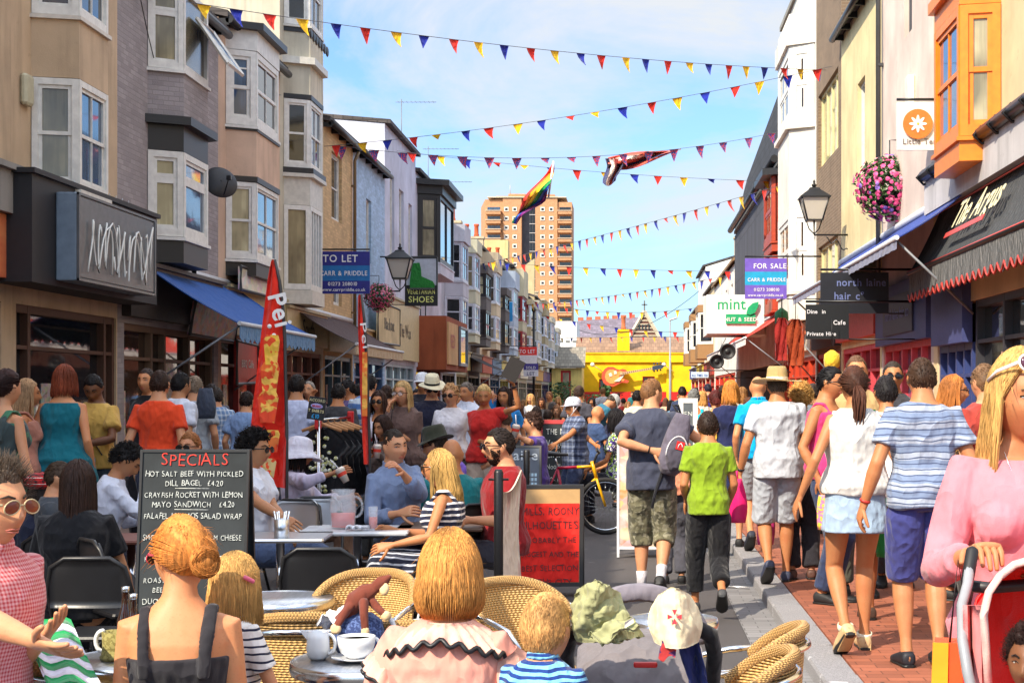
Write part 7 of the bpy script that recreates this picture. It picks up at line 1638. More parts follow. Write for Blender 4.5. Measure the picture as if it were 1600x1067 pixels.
t = feather('feather_flag', 'slim red feather flag seen edge on by the clothes rail', Yf2, [(560, 462), (559, 500), (560, 560), (562, 620), (565, 680), (568, 724)], [(563, 460), (568, 500), (572, 560), (574, 620), (576, 680), (577, 726)], 0)
m = MB(); ang = -1.45; ca, sa = math.cos(ang), math.sin(ang); o = at(565, 525, Yf2-.07); text_into(m, 'Pei', lambda x, y, d: o+Vector((x*ca-y*sa*.4, -d, x*sa+y*ca*.4)), .2); m.build('lettering', mat('paint', (240, 238, 234)), t)
m = MB(); m.prism([(-.02, -.3), (.03, -.3), (.03, .3), (-.015, .3)], lambda u, v, d: at(569, 600, Yf2-.07)+Vector((u, -d, v)), 0, .004); m.build('printed_cup', mat('fabric', (240, 130, 60), pat='blotch', c2=(250, 190, 90), s=9), t)
# ---- clothes rail with price sign ---------------------------------------------------
Yr = 14.6; t = thing('clothes_rail', 'chrome clothes rail with red end blocks', 'rail', (xat(530, Yr), Yr, 0)); x0, x1 = xat(497, Yr), xat(548, Yr+.9); zt = zat(657, Yr)
m = MB(); m.tube([(x0, Yr, zt), (x1, Yr+.9, zt+.02)], .014, 8); m.tube([(x0, Yr, 0), (x0, Yr, zt+.05)], .014, 8); m.tube([(x1, Yr+.9, 0), (x1, Yr+.9, zt+.08)], .014, 8); m.build('frame', chrome, t)
for x_, y_ in ((x0, Yr), (x1, Yr+.9)): m = MB(); m.rbox((x_-.03, y_-.03, zt-.08), (x_+.03, y_+.03, zt+.08), .01); m.build('end_block', mat('paint', (206, 30, 34)), t)
tb = mat('fabric', (24, 24, 28)); lab_ = ['first black tee on the rail, printed with a pale floral skull shape', 'second black tee hanging on the chrome rail', 'third black tee hanging on the chrome rail', 'fourth black tee, with a small red badge', 'last black tee at the far end of the rail']
for k in range(5):
 u = .12+k*.19; c_ = Vector((x0+(x1-x0)*u, Yr+.9*u, zt)); tt = thing('hanging_tee', lab_[k], 'tee shirt', c_, 0, 'black tees on the clothes rail')
 m = MB(); g = []
 for i in range(8):
  v = i/7; w = (.08, .22, .27, .19, .19, .2, .21, .22)[i]; g.append([c_+Vector((w*(-1+2*j/10), -.02+.03*math.sin(j*1.4+i), -.06-.68*v-(.04*abs(-1+2*j/10) if i < 2 else 0))) for j in range(11)])
 m.sheet(g, .03); m.build('tee', tb, tt)
 m = MB(); m.tube([c_+Vector((-.19, -.02, -.10)), c_+Vector((0, -.02, -.03)), c_+Vector((.19, -.02, -.10))], [(.012, .018)]*3, 6); m.tube([c_+Vector((0, -.02, -.03)), c_+Vector((0, 0, .015))], .004, 5); m.build('hanger', mat('wood', (206, 150, 100)), tt)
 if k == 0: 
  m = MB(); rg = random.Random(5); [m.ball(c_+Vector((rg.gauss(0, .06), -.055, -.42+rg.gauss(0, .11))), (.022, .012, .02), 7, 4) for _ in range(46)]; m.build('printed_motif', mat('fabric', (190, 190, 120), pat='blotch', c2=(226, 226, 210), s=40), tt)
 if k == 3: m = MB(); m.rbox(tuple(c_+Vector((.05, -.06, -.42))), tuple(c_+Vector((.09, -.045, -.36))), .008); m.build('badge', mat('paint', (206, 40, 36)), tt)
Ys = 14.0; t = thing('price_sign', 'small black price sign offering tees at ten pounds on a chrome pole', 'sign', (xat(499, Ys), Ys, 0)); Rm = Matrix.Rotation(math.radians(8), 3, 'Y'); o = at(495, 638, Ys)
def sf(x, y, d): return o+Rm@Vector((x, -d, y))
m = MB(); m.prism([(-.078, -.105), (.078, -.105), (.078, .105), (-.078, .105)], sf, 0, .012); m.build('panel', mat('paint', (24, 26, 30)), t)
for s_, y_, sz, c_ in (('ACCORD', .062, .035, (196, 190, 150)), ('T SHIRTS', -.035, .036, (220, 210, 160)), ('\u00a310', -.088, .052, (40, 160, 220))):
 m = MB(); text_into(m, s_, lambda x, y, d: sf(x, y_+y, .013+d), sz, bold=.02, squash=.9); m.build('lettering', mat('paint', c_), t)
m = MB(); m.prism([(.055*math.cos(a), .022+.024*math.sin(a)) for a in [2*PI*i/20 for i in range(20)]], sf, .013, .016); m.build('oval', mat('paint', (170, 170, 226)), t); m = MB(); text_into(m, 'MUSIC', lambda x, y, d: sf(x, .012+y, .017+d), .026, bold=.03); m.build('lettering', mat('paint', (200, 40, 50)), t)
m = MB(); m.tube([o+Vector((.02, .01, -.1)), Vector((o.x+.03, Ys+.01, 0))], .009, 6); m.build('pole', chrome, t)
# ---- bicycle -----------------------------------------------------------------------
Yb = 18.0; t = thing('bicycle', 'mountain bicycle with yellow and crimson frame leaning behind the pavement boards', 'bicycle', (xat(905, Yb), Yb, 0)); bk = Yb/FPX
def bp(px, py, d=0): return Vector((xat(px, Yb), Yb+d, zat(py, Yb)))
fwc, rwc = Vector((xat(946, Yb), Yb, .335)), Vector((xat(862, Yb)-.12, Yb+.05, .335)); bb_ = Vector((xat(896, Yb)-.1, Yb, .30)); seatp = Vector((xat(874, Yb)-.02, Yb, .78)); hd = Vector((xat(926, Yb), Yb, .80)); hdb = Vector((xat(932, Yb), Yb, .66))
def wheel(c):
 m = MB(); m.tube([c+Vector((.31*math.cos(a), 0, .31*math.sin(a))) for a in [2*PI*i/36 for i in range(36)]], .027, 8, closed=True); o_ = m.build('wheel', mat('paint', (26, 25, 26), rough=.8), t)
 m = MB(); m.tube([c+Vector((.28*math.cos(a), 0, .28*math.sin(a))) for a in [2*PI*i/36 for i in range(36)]], .008, 6, closed=True); m.build('rim', chrome, o_)
 m = MB(); 
 for i in range(24): a = 2*PI*i/24; m.tube([c+Vector((.02*math.cos(a+.8), .02*(-1)**i, .02*math.sin(a+.8))), c+Vector((.28*math.cos(a), 0, .28*math.sin(a)))], .0015, 3)
 m.tube([c+Vector((0, -.05, 0)), c+Vector((0, .05, 0))], .018, 8); m.build('spokes', chrome, o_)
wheel(fwc); wheel(rwc)
yb_, cr_ = mat('paint', (236, 176, 20), rough=.3), mat('paint', (170, 24, 60), rough=.3)
m = MB(); m.tube([seatp, hd.lerp(seatp, .45)], .017, 8); m.tube([seatp-Vector((0, 0, .02)), bb_], .017, 8); m.tube([bb_, bb_.lerp(hdb, .55)], .02, 8); m.tube([seatp, rwc+Vector((0, -.05, 0))], .011, 6); m.tube([bb_, rwc+Vector((0, -.05, 0))], .011, 6); m.build('rear_frame', cr_, t)
m = MB(); m.tube([hd.lerp(seatp, .45), hd], .017, 8); m.tube([bb_.lerp(hdb, .55), hdb], .02, 8); m.tube([hd+Vector((-.01, 0, .06)), hdb], .022, 8)
for s_ in (-.05, .05): m.tube([hdb+Vector((0, 0, .0)), hdb+Vector((.01, s_, -.03)), fwc+Vector((0, s_, 0))], .015, 8)
m.build('fork_and_front_frame', yb_, t)
m = MB(); m.tube([hd, hd+Vector((.05, 0, .14)), hd+Vector((.08, 0, .16))], .015, 8); m.tube([hd+Vector((.05, -.30, .20)), hd+Vector((.08, -.1, .16)), hd+Vector((.08, .1, .16)), hd+Vector((.05, .30, .20))], .013, 8); m.build('handlebar', mat('paint', (40, 40, 44)), t)
m = MB(); m.tube([seatp, seatp+Vector((-.03, 0, .14))], .013, 8); m.build('seat_post', chrome, t); m = MB(); s0 = seatp+Vector((-.04, 0, .16)); m.tube([s0+Vector((-.13, 0, .015)), s0+Vector((-.06, 0, .01)), s0+Vector((.05, 0, 0)), s0+Vector((.15, 0, -.005))], [(.07, .025), (.075, .03), (.035, .022), (.018, .016)], 12, round_ends=True); m.build('saddle', BLACK, t)
m = MB(); m.tube([bb_+Vector((.09*math.cos(a), -.05, .09*math.sin(a))) for a in [2*PI*i/20 for i in range(20)]], .012, 6, closed=True); m.tube([bb_+Vector((0, -.06, 0)), bb_+Vector((.1, -.08, -.13))], .012, 6); m.tube([bb_+Vector((0, .06, 0)), bb_+Vector((-.1, .08, .13))], .012, 6); m.box(tuple(bb_+Vector((.05, -.17, -.145))), tuple(bb_+Vector((.15, -.08, -.12)))); m.build('crankset', mat('paint', (50, 50, 54)), t)
# ---- bunting ---------------------------------------------------------------------
BC = [mat('fabric', (216, 50, 40)), mat('fabric', (236, 186, 40)), mat('fabric', (30, 44, 150))]
UJ = mat('fabric', (50, 70, 140), pat='blotch', c2=(200, 70, 70), s=30)
def bunting(label, a, Ya, b, Yb, mid, step=.62, size=.25, mats=BC, wind=.25):
 A_, B_ = at(a[0], a[1], Ya), at(b[0], b[1], Yb); M0 = (A_+B_)/2
 want = EYE+(CY-mid)*M0.y/FPX; sag = M0.z-want
 t = thing('bunting', label, 'bunting', M0, 0, 'bunting strung across the street')
 L = (B_-A_).length; n = min(95, int(L/step)); rg = random.Random(int(a[0]+b[1]))
 f = lambda u: A_.lerp(B_, u)-Vector((0, 0, sag*4*u*(1-u)))
 m = MB(); m.tube([f(i/40) for i in range(41)], max(.006, M0.y*.00012), 4); m.build('string', mat('fabric', (90, 90, 96)), t)
 dr = (B_-A_).normalized()
 for i in range(n):
  u = (i+.5+rg.uniform(-.08, .08))/n; c = f(u); w = size*rg.uniform(.42, .5); h = size*rg.uniform(.95, 1.2); sw = Vector((rg.uniform(-.2, .9)*wind, rg.uniform(-.5, .5)*wind, 0))*h*2
  if rg.random() < .12: h *= .45
  m = MB(); g = []
  for q in range(4):
   v = q/3; ww = w*(1-v)+.004; g.append([c+dr*(ww*s_)+Vector((0, .02*math.sin(v*4+i), -h*v))+sw*v*v for s_ in (-1, -.33, .33, 1)])
  m.sheet(g, .004); m.build('pennant', mats[i % len(mats)], t)
bunting('topmost bunting line from the open casement to the white bay', (232, -6), 24, (1292, 110), 36, 80)
bunting('second bunting line rising from the tan brick house to the white bay', (506, 229), 37.4, (1300, 104), 35, 182)
bunting('bunting of small union flag pennants crossing behind the flags', (510, 226), 39, (1224, 205), 45, 246, .8, .3, [UJ])
bunting('bunting line dipping from the pale blue house to the slate gable', (620, 236), 46, (1216, 284), 48, 268, .8, .28)
bunting('bunting line climbing steeply up to the white bay on the right', (735, 416), 74, (1226, 288), 46, 372, .8, .33)
bunting('level bunting line across the lower part of the tower block', (735, 407), 76, (1150, 424), 66, 419, 1.0, .36)
bunting('bunting line from the far white terrace up to the tiled gable', (820, 476), 98, (1148, 428), 70, 462, 1.0, .42)
bunting('bunting line level with the church cross', (830, 470), 106, (1108, 478), 92, 488, 1.1, .42)
bunting('bunting line sagging over the church roof', (846, 492), 118, (1092, 520), 108, 512, 1.3, .45)
bunting('lowest bunting line just above the yellow shop roof', (856, 529), 130, (1086, 526), 112, 527, 1.5, .4)
# ---- hanging flags ------------------------------------------------------------------
t = thing('rainbow_flag', 'six striped rainbow flag trailing from the bunting', 'flag', at(835, 300, 42)); cols6 = [(226, 52, 36), (240, 150, 30), (244, 214, 40), (20, 140, 70), (30, 80, 190), (130, 40, 130)]
m = MB(); Yg = 42
for k in range(6):
 g = []
 for i in range(15):
  u = i/14; row = []
  for j in range(3):
   w = (k+j/2)/6; ax_, ay_ = 865-62*u-8*math.sin(u*3), 252+98*u+4*math.sin(u*5); bx_, by_ = 857-48*u+6*math.sin(u*4), 306+48*u; q = 1-.42*u
   row.append(at(ax_+(bx_-ax_)*w*q+3*math.sin(u*9+w*5), ay_+(by_-ay_)*w*q, Yg+.35*math.sin(u*7+w*6)))
  g.append(row)
 m.sheet(g, .02, k)
m.build('cloth', [mat('fabric', c) for c in cols6], t)
m = MB(); m.tube([at(865, 252, Yg), at(857, 310, Yg)], .03, 5); m.build('hoist', mat('fabric', (230, 226, 230)), t)
t = thing('union_flag', 'twisted union flag blown flat beneath the bunting', 'flag', at(1000, 250, 44)); Yu = 44; nm = [mat('fabric', (226, 96, 76)), mat('fabric', (60, 62, 100)), mat('fabric', (236, 214, 200))]
m = MB()
for k in range(5):
 g = []
 for i in range(13):
  u = i/12; top_ = 247-16*u-3*math.sin(u*5); bot_ = 262-30*u*u+3*math.sin(u*6)+2; row = []
  for j in range(3): w = (k+j/2)/5; row.append(at(950+114*u, top_+(bot_-top_)*w, Yu+.3*math.sin(u*8+w*7)))
  g.append(row)
 m.sheet(g, .02, (0, 2, 0, 1, 0)[k])
for k in range(4):
 g = []
 for i in range(8):
  u = i/7; row = []
  for j in range(3): w = (k+j/2)/4; row.append(at(946+26*w*(1-.25*u)+3*math.sin(u*5)-1*u, 248+(38+5*math.sin(w*4))*u, Yu-.2+.25*math.sin(w*9+u*3)))
  g.append(row)
 m.sheet(g, .02, (1, 2, 0, 1)[k])
m.build('cloth', nm, t)
# ---- estate boards and hanging signs --------------------------------------------------
def panel_sign(name, label, px0, px1, py0, py1, Y, bands, texts, post=None, frame=None, cat='sign', mount=None):
 t = thing(name, label, cat, at((px0+px1)/2, (py0+py1)/2, Y)); k = Y/FPX; x0, z0, z1 = xat(px0, Y), zat(py1, Y), zat(py0, Y); W = (px1-px0)*k; Hh_ = z1-z0
 m = MB(); ms = []; v = 0
 for i, (fr_, c) in enumerate(bands): m.box((x0, Y-.03, z1-(v+fr_)*Hh_), (x0+W, Y+.03, z1-v*Hh_), i); ms.append(mat('paint', c)); v += fr_
 m.build('panel', ms, t)
 for s_, fx, fy, sz, c in texts:
  m = MB(); text_into(m, s_, lambda x, y, d: Vector((x0+fx*W+x, Y-.034-d, z1-fy*Hh_+y)), sz*Hh_, bold=.012, squash=.95, fit=W*.92); m.build('lettering', mat('paint', c), t)
 if frame: m = MB(); e = frame; [m.box((x0-e, Y-.045, z), (x0+W+e, Y+.045, z+e)) for z in (z0-e, z1)]; [m.box((x, Y-.044, z0), (x+e, Y+.044, z1)) for x in (x0-e, x0+W)]; m.build('frame', BLACK, t)
 if mount is not None: m = MB(); z_ = z1+.05; m.tube([(mount, Y, z_), (x0 if mount > x0 else x0+W, Y, z_)], .022, 6); m.tube([(mount, Y, z0), (x0+W if mount > x0+W else x0, Y, z0)], .014, 6); m.build('bracket', BLACK, t)
 return t
wt = (232, 232, 236)
panel_sign('estate_board', 'blue to let board carrying the agents phone number', 497, 578, 393, 459, 36.8, [(.335, (38, 40, 132)), (.36, (24, 110, 178)), (.305, (38, 40, 132))], [('TO LET', .44, .25, .24, wt), ('CARR & PRIDDLE', .5, .57, .155, wt), ('01273 208010', .48, .81, .12, wt), ('www.carrpriddle.co.uk', .5, .94, .105, wt)], cat='estate board', mount=XL)
panel_sign('estate_board', 'purple for sale board fixed to the white bay house', 1164, 1229, 404, 467, 37, [(.33, (112, 88, 190)), (.33, (30, 160, 206)), (.34, (112, 88, 190))], [('FOR SALE', .6, .25, .18, wt), ('CARR & PRIDDLE', .52, .57, .125, wt), ('01273 208010', .52, .81, .11, wt), ('www.carrpriddle.co.uk', .5, .94, .09, wt)], cat='estate board', mount=XR)
t = panel_sign('shoe_shop_sign', 'hanging sign with a green boot over the words vegetarian shoes', 635, 682, 404, 476, 46, [(.58, (176, 180, 190)), (.42, (24, 24, 26))], [('VEGETARIAN', .5, .77, .16, (222, 226, 130)), ('SHOES', .5, .95, .185, (222, 226, 130))], frame=.04, mount=XL)
k = 46/FPX; bo_ = [(642, 412), (656, 411), (658, 420), (659, 432), (668, 436), (677, 440), (680, 446), (679, 450), (641, 450), (641, 438), (643, 425)]
m = MB(); m.prism([(xat(a, 46), zat(b, 46)) for a, b in bo_][::-1], lambda u, v, d: Vector((u, 46-.035-d, v)), 0, .05); m.build('boot', mat('fabric', (40, 120, 50)), t); m = MB(); m.box((xat(641, 46), 45.9, zat(453, 46)), (xat(680, 46), 45.964, zat(450, 46))); m.build('boot_sole', mat('paint', (70, 70, 66)), t)
t = panel_sign('flower_sign', 'white hanging sign with an orange disc and white flower', 1401, 1460, 161, 235, 23.15, [(1, (236, 230, 224))], [('Little Tea', .6, .88, .17, (120, 110, 110))], mount=XR)
c_ = at(1434, 194, 23.09); m = MB(); m.prism([(.225*math.cos(a), .225*math.sin(a)) for a in [2*PI*i/32 for i in range(32)]], lambda u, v, d: c_+Vector((u, -d, v)), 0, .01); m.build('disc', mat('paint', (234, 120, 50)), t)
m = MB(); m.prism([((.10+.035*math.cos(8*a))*math.cos(a), (.10+.035*math.cos(8*a))*math.sin(a)) for a in [2*PI*i/64 for i in range(64)]], lambda u, v, d: c_+Vector((u, -.012-d, v)), 0, .008); m.build('flower', mat('paint', (244, 240, 234)), t); m = MB(); m.ball(c_+Vector((0, -.024, 0)), (.02, .008, .02)); m.build('flower_eye', mat('paint', (240, 190, 60)), t)
panel_sign('salon_sign', 'black hanging sign of the north laine hair company', 1282, 1388, 426, 490, 25.0, [(1, (30, 32, 40))], [('north laine', .60, .33, .26, (110, 122, 170)), ('hair c\u00b0', .42, .66, .26, (110, 122, 170))], mount=XR)
t = panel_sign('cafe_sign', 'black hanging cafe sign below the salon sign', 1259, 1326, 476, 530, 24.2, [(1, (26, 28, 30))], [('Dine  in', .24, .26, .16, wt), ('Cafe', .78, .58, .18, wt), ('Private Hire', .36, .90, .16, wt)], mount=XR)
t = panel_sign('shop_sign', 'white wall sign with green mint lettering and leaf', 1104, 1194, 462, 521, 52.0, [(1, (238, 240, 234))], [('mint', .44, .36, .42, (30, 170, 110))], mount=None)
m = MB(); m.box((xat(1134, 52), 51.9, zat(506, 52)), (xat(1180, 52), 51.96, zat(491, 52))); m.build('green_panel', mat('paint', (30, 170, 110)), t); m = MB(); text_into(m, 'NUT & SEED', lambda x, y, d: Vector((xat(1157, 52)+x, 51.89-d, zat(502, 52)+y)), .18, bold=.02); m.build('lettering', mat('paint', (236, 240, 234)), t)
c_ = at(1176, 483, 51.9); m = MB(); m.prism([(-.22, -.15), (-.1, -.2), (.08, -.12), (.18, .08), (.2, .25), (0, .2), (-.16, .05)], lambda u, v, d: c_+Vector((u, -d, v)), 0, .05); m.build('leaf', mat('paint', (30, 170, 110)), t)
panel_sign('estate_board', 'red and white to let board far down the left side', 812, 839, 542, 568, 84, [(.5, (222, 44, 36)), (.5, (226, 222, 222))], [('TO LET', .45, .38, .32, wt)], cat='estate board', mount=XL)
panel_sign('estate_board', 'purple and white let board under the far red one', 818, 841, 568, 588, 86, [(.5, (70, 60, 140)), (.5, (226, 226, 232))], [('SOLD', .5, .42, .3, wt), ('LET', .5, .92, .38, (40, 46, 110))], cat='estate board', mount=XL)
panel_sign('banner', 'sky blue banner hanging on the far terrace', 792, 801, 472, 502, 88, [(1, (40, 150, 214))], [], mount=XL)
panel_sign('banner', 'white and blue shop banner far right above the crowd', 1080, 1107, 581, 590, 52, [(1, (206, 226, 242))], [('ALL TIMES TEA', .5, .8, .6, (40, 90, 170))], mount=XR)
t = thing('neon_sign', 'steel sign box with bent white neon tubes on the black fascia', 'sign', (-6.85, 20, 3.6)); y0, y1 = yat(120, -6.72), yat(240, -6.72); zt, zb = zon(120, 300, -6.72), zon(120, 438, -6.72)
m = MB(); m.rbox((-6.98, y0, zb), (-6.72, y1, zt), .015); m.build('box', mat('paint', (120, 136, 152)), t)
m = MB(); m.box((-6.722, y0+.05, zb+.05), (-6.70, y1-.05, zt-.05)); [m.box((-6.722, y0+(i % 2)*(y1-y0-.04), zb), (-6.69, y0+.04+(i % 2)*(y1-y0-.04), zt)) for i in range(2)]; [m.box((-6.722, y0, z), (-6.692, y1, z+.03)) for z in (zb, zt-.03)]; m.build('backing', mat('paint', (96, 98, 100), rough=.25), t)
m = MB(); rg = random.Random(4); nt_ = []
yy = y0+.25
for k in range(7):
 w = (y1-y0-.5)/7; h = zt-zb; A_ = rg.uniform(.7, .98); pts = []
 for i in range(15):
  u = i/14; pts.append((-6.66, yy+w*(-.1+1.2*(.5-.5*math.cos(u*PI)))+.13*math.sin(u*7+k*1.7), zb+.10+h*.80*(A_*abs(math.sin(u*PI*(1.2+.5*(k%3))+k*.9))+.02)))
 m.tube(pts, .012, 6); yy += w
m.build('neon_tube', mat('ceramic', (226, 226, 220)), t)
# ---- awnings ---------------------------------------------------------------------------
def awning(label, Xw, zw, Xo, zo, ya, yb, col, val=.25, scal=0, valc=None, arms=True, soffit=None, roller=(210, 212, 216), text=None):
 t = thing('awning', label, 'awning', (Xo, (ya+yb)/2, zo)); m = MB(); g = []
 for i in range(7):
  u = i/6; g.append([Vector((Xw+(Xo-Xw)*u, ya+(yb-ya)*j/12, zw+(zo-zw)*u-.05*math.sin(u*PI))) for j in range(13)])
 m.sheet(g, .012); m.build('canopy', mat('fabric', col, fs=2), t)
 m = MB(); n = max(8, int((yb-ya)/.3)); g = [[], []]
 for j in range(n*4+1):
  y = ya+(yb-ya)*j/(n*4); s_ = abs(math.sin(j/4*PI)) if scal else .6; g[0].append(Vector((Xo, y, zo))); g[1].append(Vector((Xo+.01*math.sin(j), y, zo-val*(.74+.26*s_ if scal else 1))))
 m.sheet(g, .008, smooth=False); m.build('valance', mat('fabric', valc or col, fs=2), t)
 m = MB(); m.tube([(Xo, ya-.03, zo+.01), (Xo, yb+.03, zo+.01)], .035, 8); m.tube([(Xw, ya-.03, zw+.05), (Xw, yb+.03, zw+.05)], .07, 8); m.build('roller', mat('paint', roller), t)
 if arms:
  for y in (ya+.1, yb-.1): m = MB(); m.tube([(Xw, y, zo-1.0), (Xo, y, zo)], .018, 6); m.build('arm', mat('paint', (130, 134, 140)), t)
 return t
awning('blue canvas awning over the left shop with grey flounce', XL, 3.65, -6.0, 2.72, 23.6, 29.2, (24, 84, 160), .28, 1, (90, 130, 170))
awning('brown awning with cream edge left of the pale blue house', XL, 3.55, -6.1, 2.75, 34.2, 41.2, (70, 52, 54), .22, 0, (190, 166, 130))
awning('dark awning in the far left terrace', XL, 3.4, -5.9, 2.7, 70.4, 76, (36, 36, 42), .3, 0)
t = awning('black newspaper shop awning with scalloped red edging', XR, 4.38, 4.12, 3.42, 13.5, 22.7, (52, 54, 56), .42, 1, (66, 68, 68), arms=False, roller=(40, 40, 42))
m = MB(); nrm = Vector((-.96, 0, .28)).normalized(); up_ = Vector((.48, 0, .96)).normalized(); oA = Vector((4.29, 18.9, 3.80))
text_into(m, 'The Argus', lambda x, y, d: oA+Vector((0, -x, 0))+up_*y+nrm*(.09+d), .58, bold=.015, squash=.95); m.build('lettering', mat('paint', (232, 222, 176)), t)
m = MB(); m.prism([(-1.3, -.16), (.9, -.16), (.9, -.08), (-1.3, -.08)], lambda u, v, d: oA+Vector((0, -u, 0))+up_*v+nrm*(.1+d), 0, .01); [m.tube([(x_, 13.5, z_), (x_, 22.7, z_)], .014, 6) for x_, z_ in ((4.10, 3.44), (4.5, 4.28))]
n = int(9.2/.3); m.tube([(4.105+.0, 13.5+9.2*j/(n*4), 3.42-.42*(.74+.26*abs(math.sin(j/4*PI)))) for j in range(n*4+1)], .014, 5); m.build('red_piping', mat('paint', (200, 70, 60)), t)
awning('long blue awning with white cassette arms on the right', XR, 4.45, 3.55, 3.72, 20.5, 33.5, (44, 70, 150), .14, 0, (120, 124, 150), roller=(214, 218, 226))
awning('red awning with a white edge below the mint sign', XR, 4.1, 3.3, 3.25, 44, 66, (206, 52, 30), .2, 0, (230, 220, 214))
awning('rust coloured awning above the second hand goods on the right', XR, 3.4, 3.7, 2.9, 34, 38, (190, 90, 40), .15)
# ---- lanterns, baskets -----------------------------------------------------------------
lg = mat('lampglass', (214, 206, 190))
def lantern(label, px, py, Y, hpx, wallX):
 c = at(px, py, Y); s_ = hpx*Y/FPX; t = thing('street_lantern', label, 'street lamp', c, 0, 'traditional wall lanterns'); sg = 1 if wallX > c.x else -1
 m = MB(); f = lambda w, z: [(c.x+w*s_*a, c.y+w*s_*b, c.z+z*s_) for a, b in ((-1, -1), (1, -1), (1, 1), (-1, 1))]
 m.rings([f(.15, -.32), f(.27, .12)], 0, False); m.build('glass', lg, t)
 m = MB(); m.rings([f(.31, .12), f(.31, .15), f(.12, .30), f(.10, .34), f(.04, .36)], 0, False); m.lathe([(.03*s_, .36*s_), (.06*s_, .40*s_), (.02*s_, .44*s_), (.03*s_, .47*s_), (.005, .52*s_)], (c.x, c.y, c.z), 10)
 for a, b in ((-1, -1), (1, -1), (1, 1), (-1, 1)): m.tube([(c.x+.155*s_*a, c.y+.155*s_*b, c.z-.32*s_), (c.x+.275*s_*a, c.y+.275*s_*b, c.z+.12*s_)], .018*s_, 5)
 m.rings([f(.17, -.34), f(.17, -.31)], 0, False); m.build('frame', BLACK, t)
 m = MB(); m.tube([(c.x, c.y, c.z-.33*s_), (c.x+.0, c.y, c.z-.62*s_), (wallX, c.y, c.z-.62*s_)], .02*s_, 6); n = 16; m.tube([(c.x+sg*(.25*s_+(abs(wallX-c.x)-.25*s_)*i/n), c.y, c.z-.66*s_-.12*s_*math.sin(i/n*PI*2)**2-.25*s_*(i/n)**2) for i in range(n+1)], .013*s_, 5)
 for q in (-1, 1): m.tube([(c.x+q*.16*s_, c.y, c.z-.33*s_), (c.x+q*.10*s_, c.y, c.z-.50*s_), (c.x, c.y, c.z-.6*s_)], .013*s_, 5)
 m.build('bracket', BLACK, t)
lantern('black street lantern on a scrolled bracket left of the boot sign', 625, 414, 44, 66, XL)
lantern('smaller black street lantern above the copper shop front', 722, 468, 68, 40, XL)
lantern('large black street lantern on the right before the white bay', 1272, 320, 32.5, 76, XR)
def basket(label, px, py, Y, r, cols, wallX=None):
 c = at(px, py, Y); t = thing('hanging_basket', label, 'flower basket', c, 0, 'hanging flower baskets'); rg = random.Random(int(px)); m = MB()
 N_ = int(2600*(r if r > .5 else .5))
 for i in range(N_):
  d = Vector((rg.gauss(0, 1), rg.gauss(0, 1), rg.gauss(0, 1))).normalized(); q = c+Vector((d.x*r, d.y*r*.9, d.z*r*(.85 if d.z > 0 else 1.05)))*rg.uniform(.55, 1); a = Vector((rg.uniform(-1, 1), rg.uniform(-1, 1), rg.uniform(-.5, 1))).normalized(); b = a.orthogonal().normalized(); e = .06+.04*rg.random(); e *= max(r, .4)*1.3
  m.add([q-b*e*.5, q+a*e, q+b*e*.5, q-a*e*.3], [(0, 1, 2, 3)])
 m.build('foliage', mat('foliage', (54, 84, 36)), t)
 ms = [MB() for _ in cols]
 for i in range(int(N_*.42)):
  d = Vector((rg.gauss(0, 1), rg.gauss(0, 1), rg.gauss(0, 1))).normalized(); 
  if rg.random() < .3 and d.z > .2: continue
  q = c+Vector((d.x*r*1.04, d.y*r*.95, d.z*r*(.85 if d.z > 0 else 1.1)))*rg.uniform(.85, 1.06); e = rg.uniform(.03, .066)*max(r, .4)*1.25; a = d.orthogonal().normalized(); b = d.cross(a); k = (0 if d.x < .1 or d.z < -.1 else 1) if rg.random() < .75 else rg.randrange(len(cols))
  n5 = 6; ms[k].add([q+d*e*.25]+[q+(a*math.cos(2*PI*j/n5)+b*math.sin(2*PI*j/n5))*e for j in range(n5)], [(0, 1+j, 1+(j+1) % n5) for j in range(n5)])
 for k, mm in enumerate(ms):
  if mm.v: mm.build('blossoms', mat('flower', cols[k]), t)
 m = MB(); m.lathe([(.02, -r*.9), (r*.3, -r*.7), (r*.4, -r*.2), (r*.35, -r*.2)], tuple(c), 14); m.build('pot', BLACK, t)
 m = MB(); wx_ = wallX; m.tube([(wx_, Y, c.z+r*1.3), (c.x, Y, c.z+r*1.3), (c.x, Y, c.z-.1)], .012, 5); m.build('bracket', BLACK, t)
basket('big hanging basket of pink flowers beside the flower sign', 1390, 290, 26.5, .60, [(226, 50, 130), (240, 150, 170), (236, 120, 150), (130, 90, 190)], XR)
basket('hanging basket of pink blooms under the blue to let board', 592, 462, 42, .42, [(200, 60, 110), (220, 120, 150)], XL)
basket('pink hanging basket partly hidden by the long blue awning', 1252, 444, 40, .45, [(220, 60, 100), (240, 200, 200)], XR)
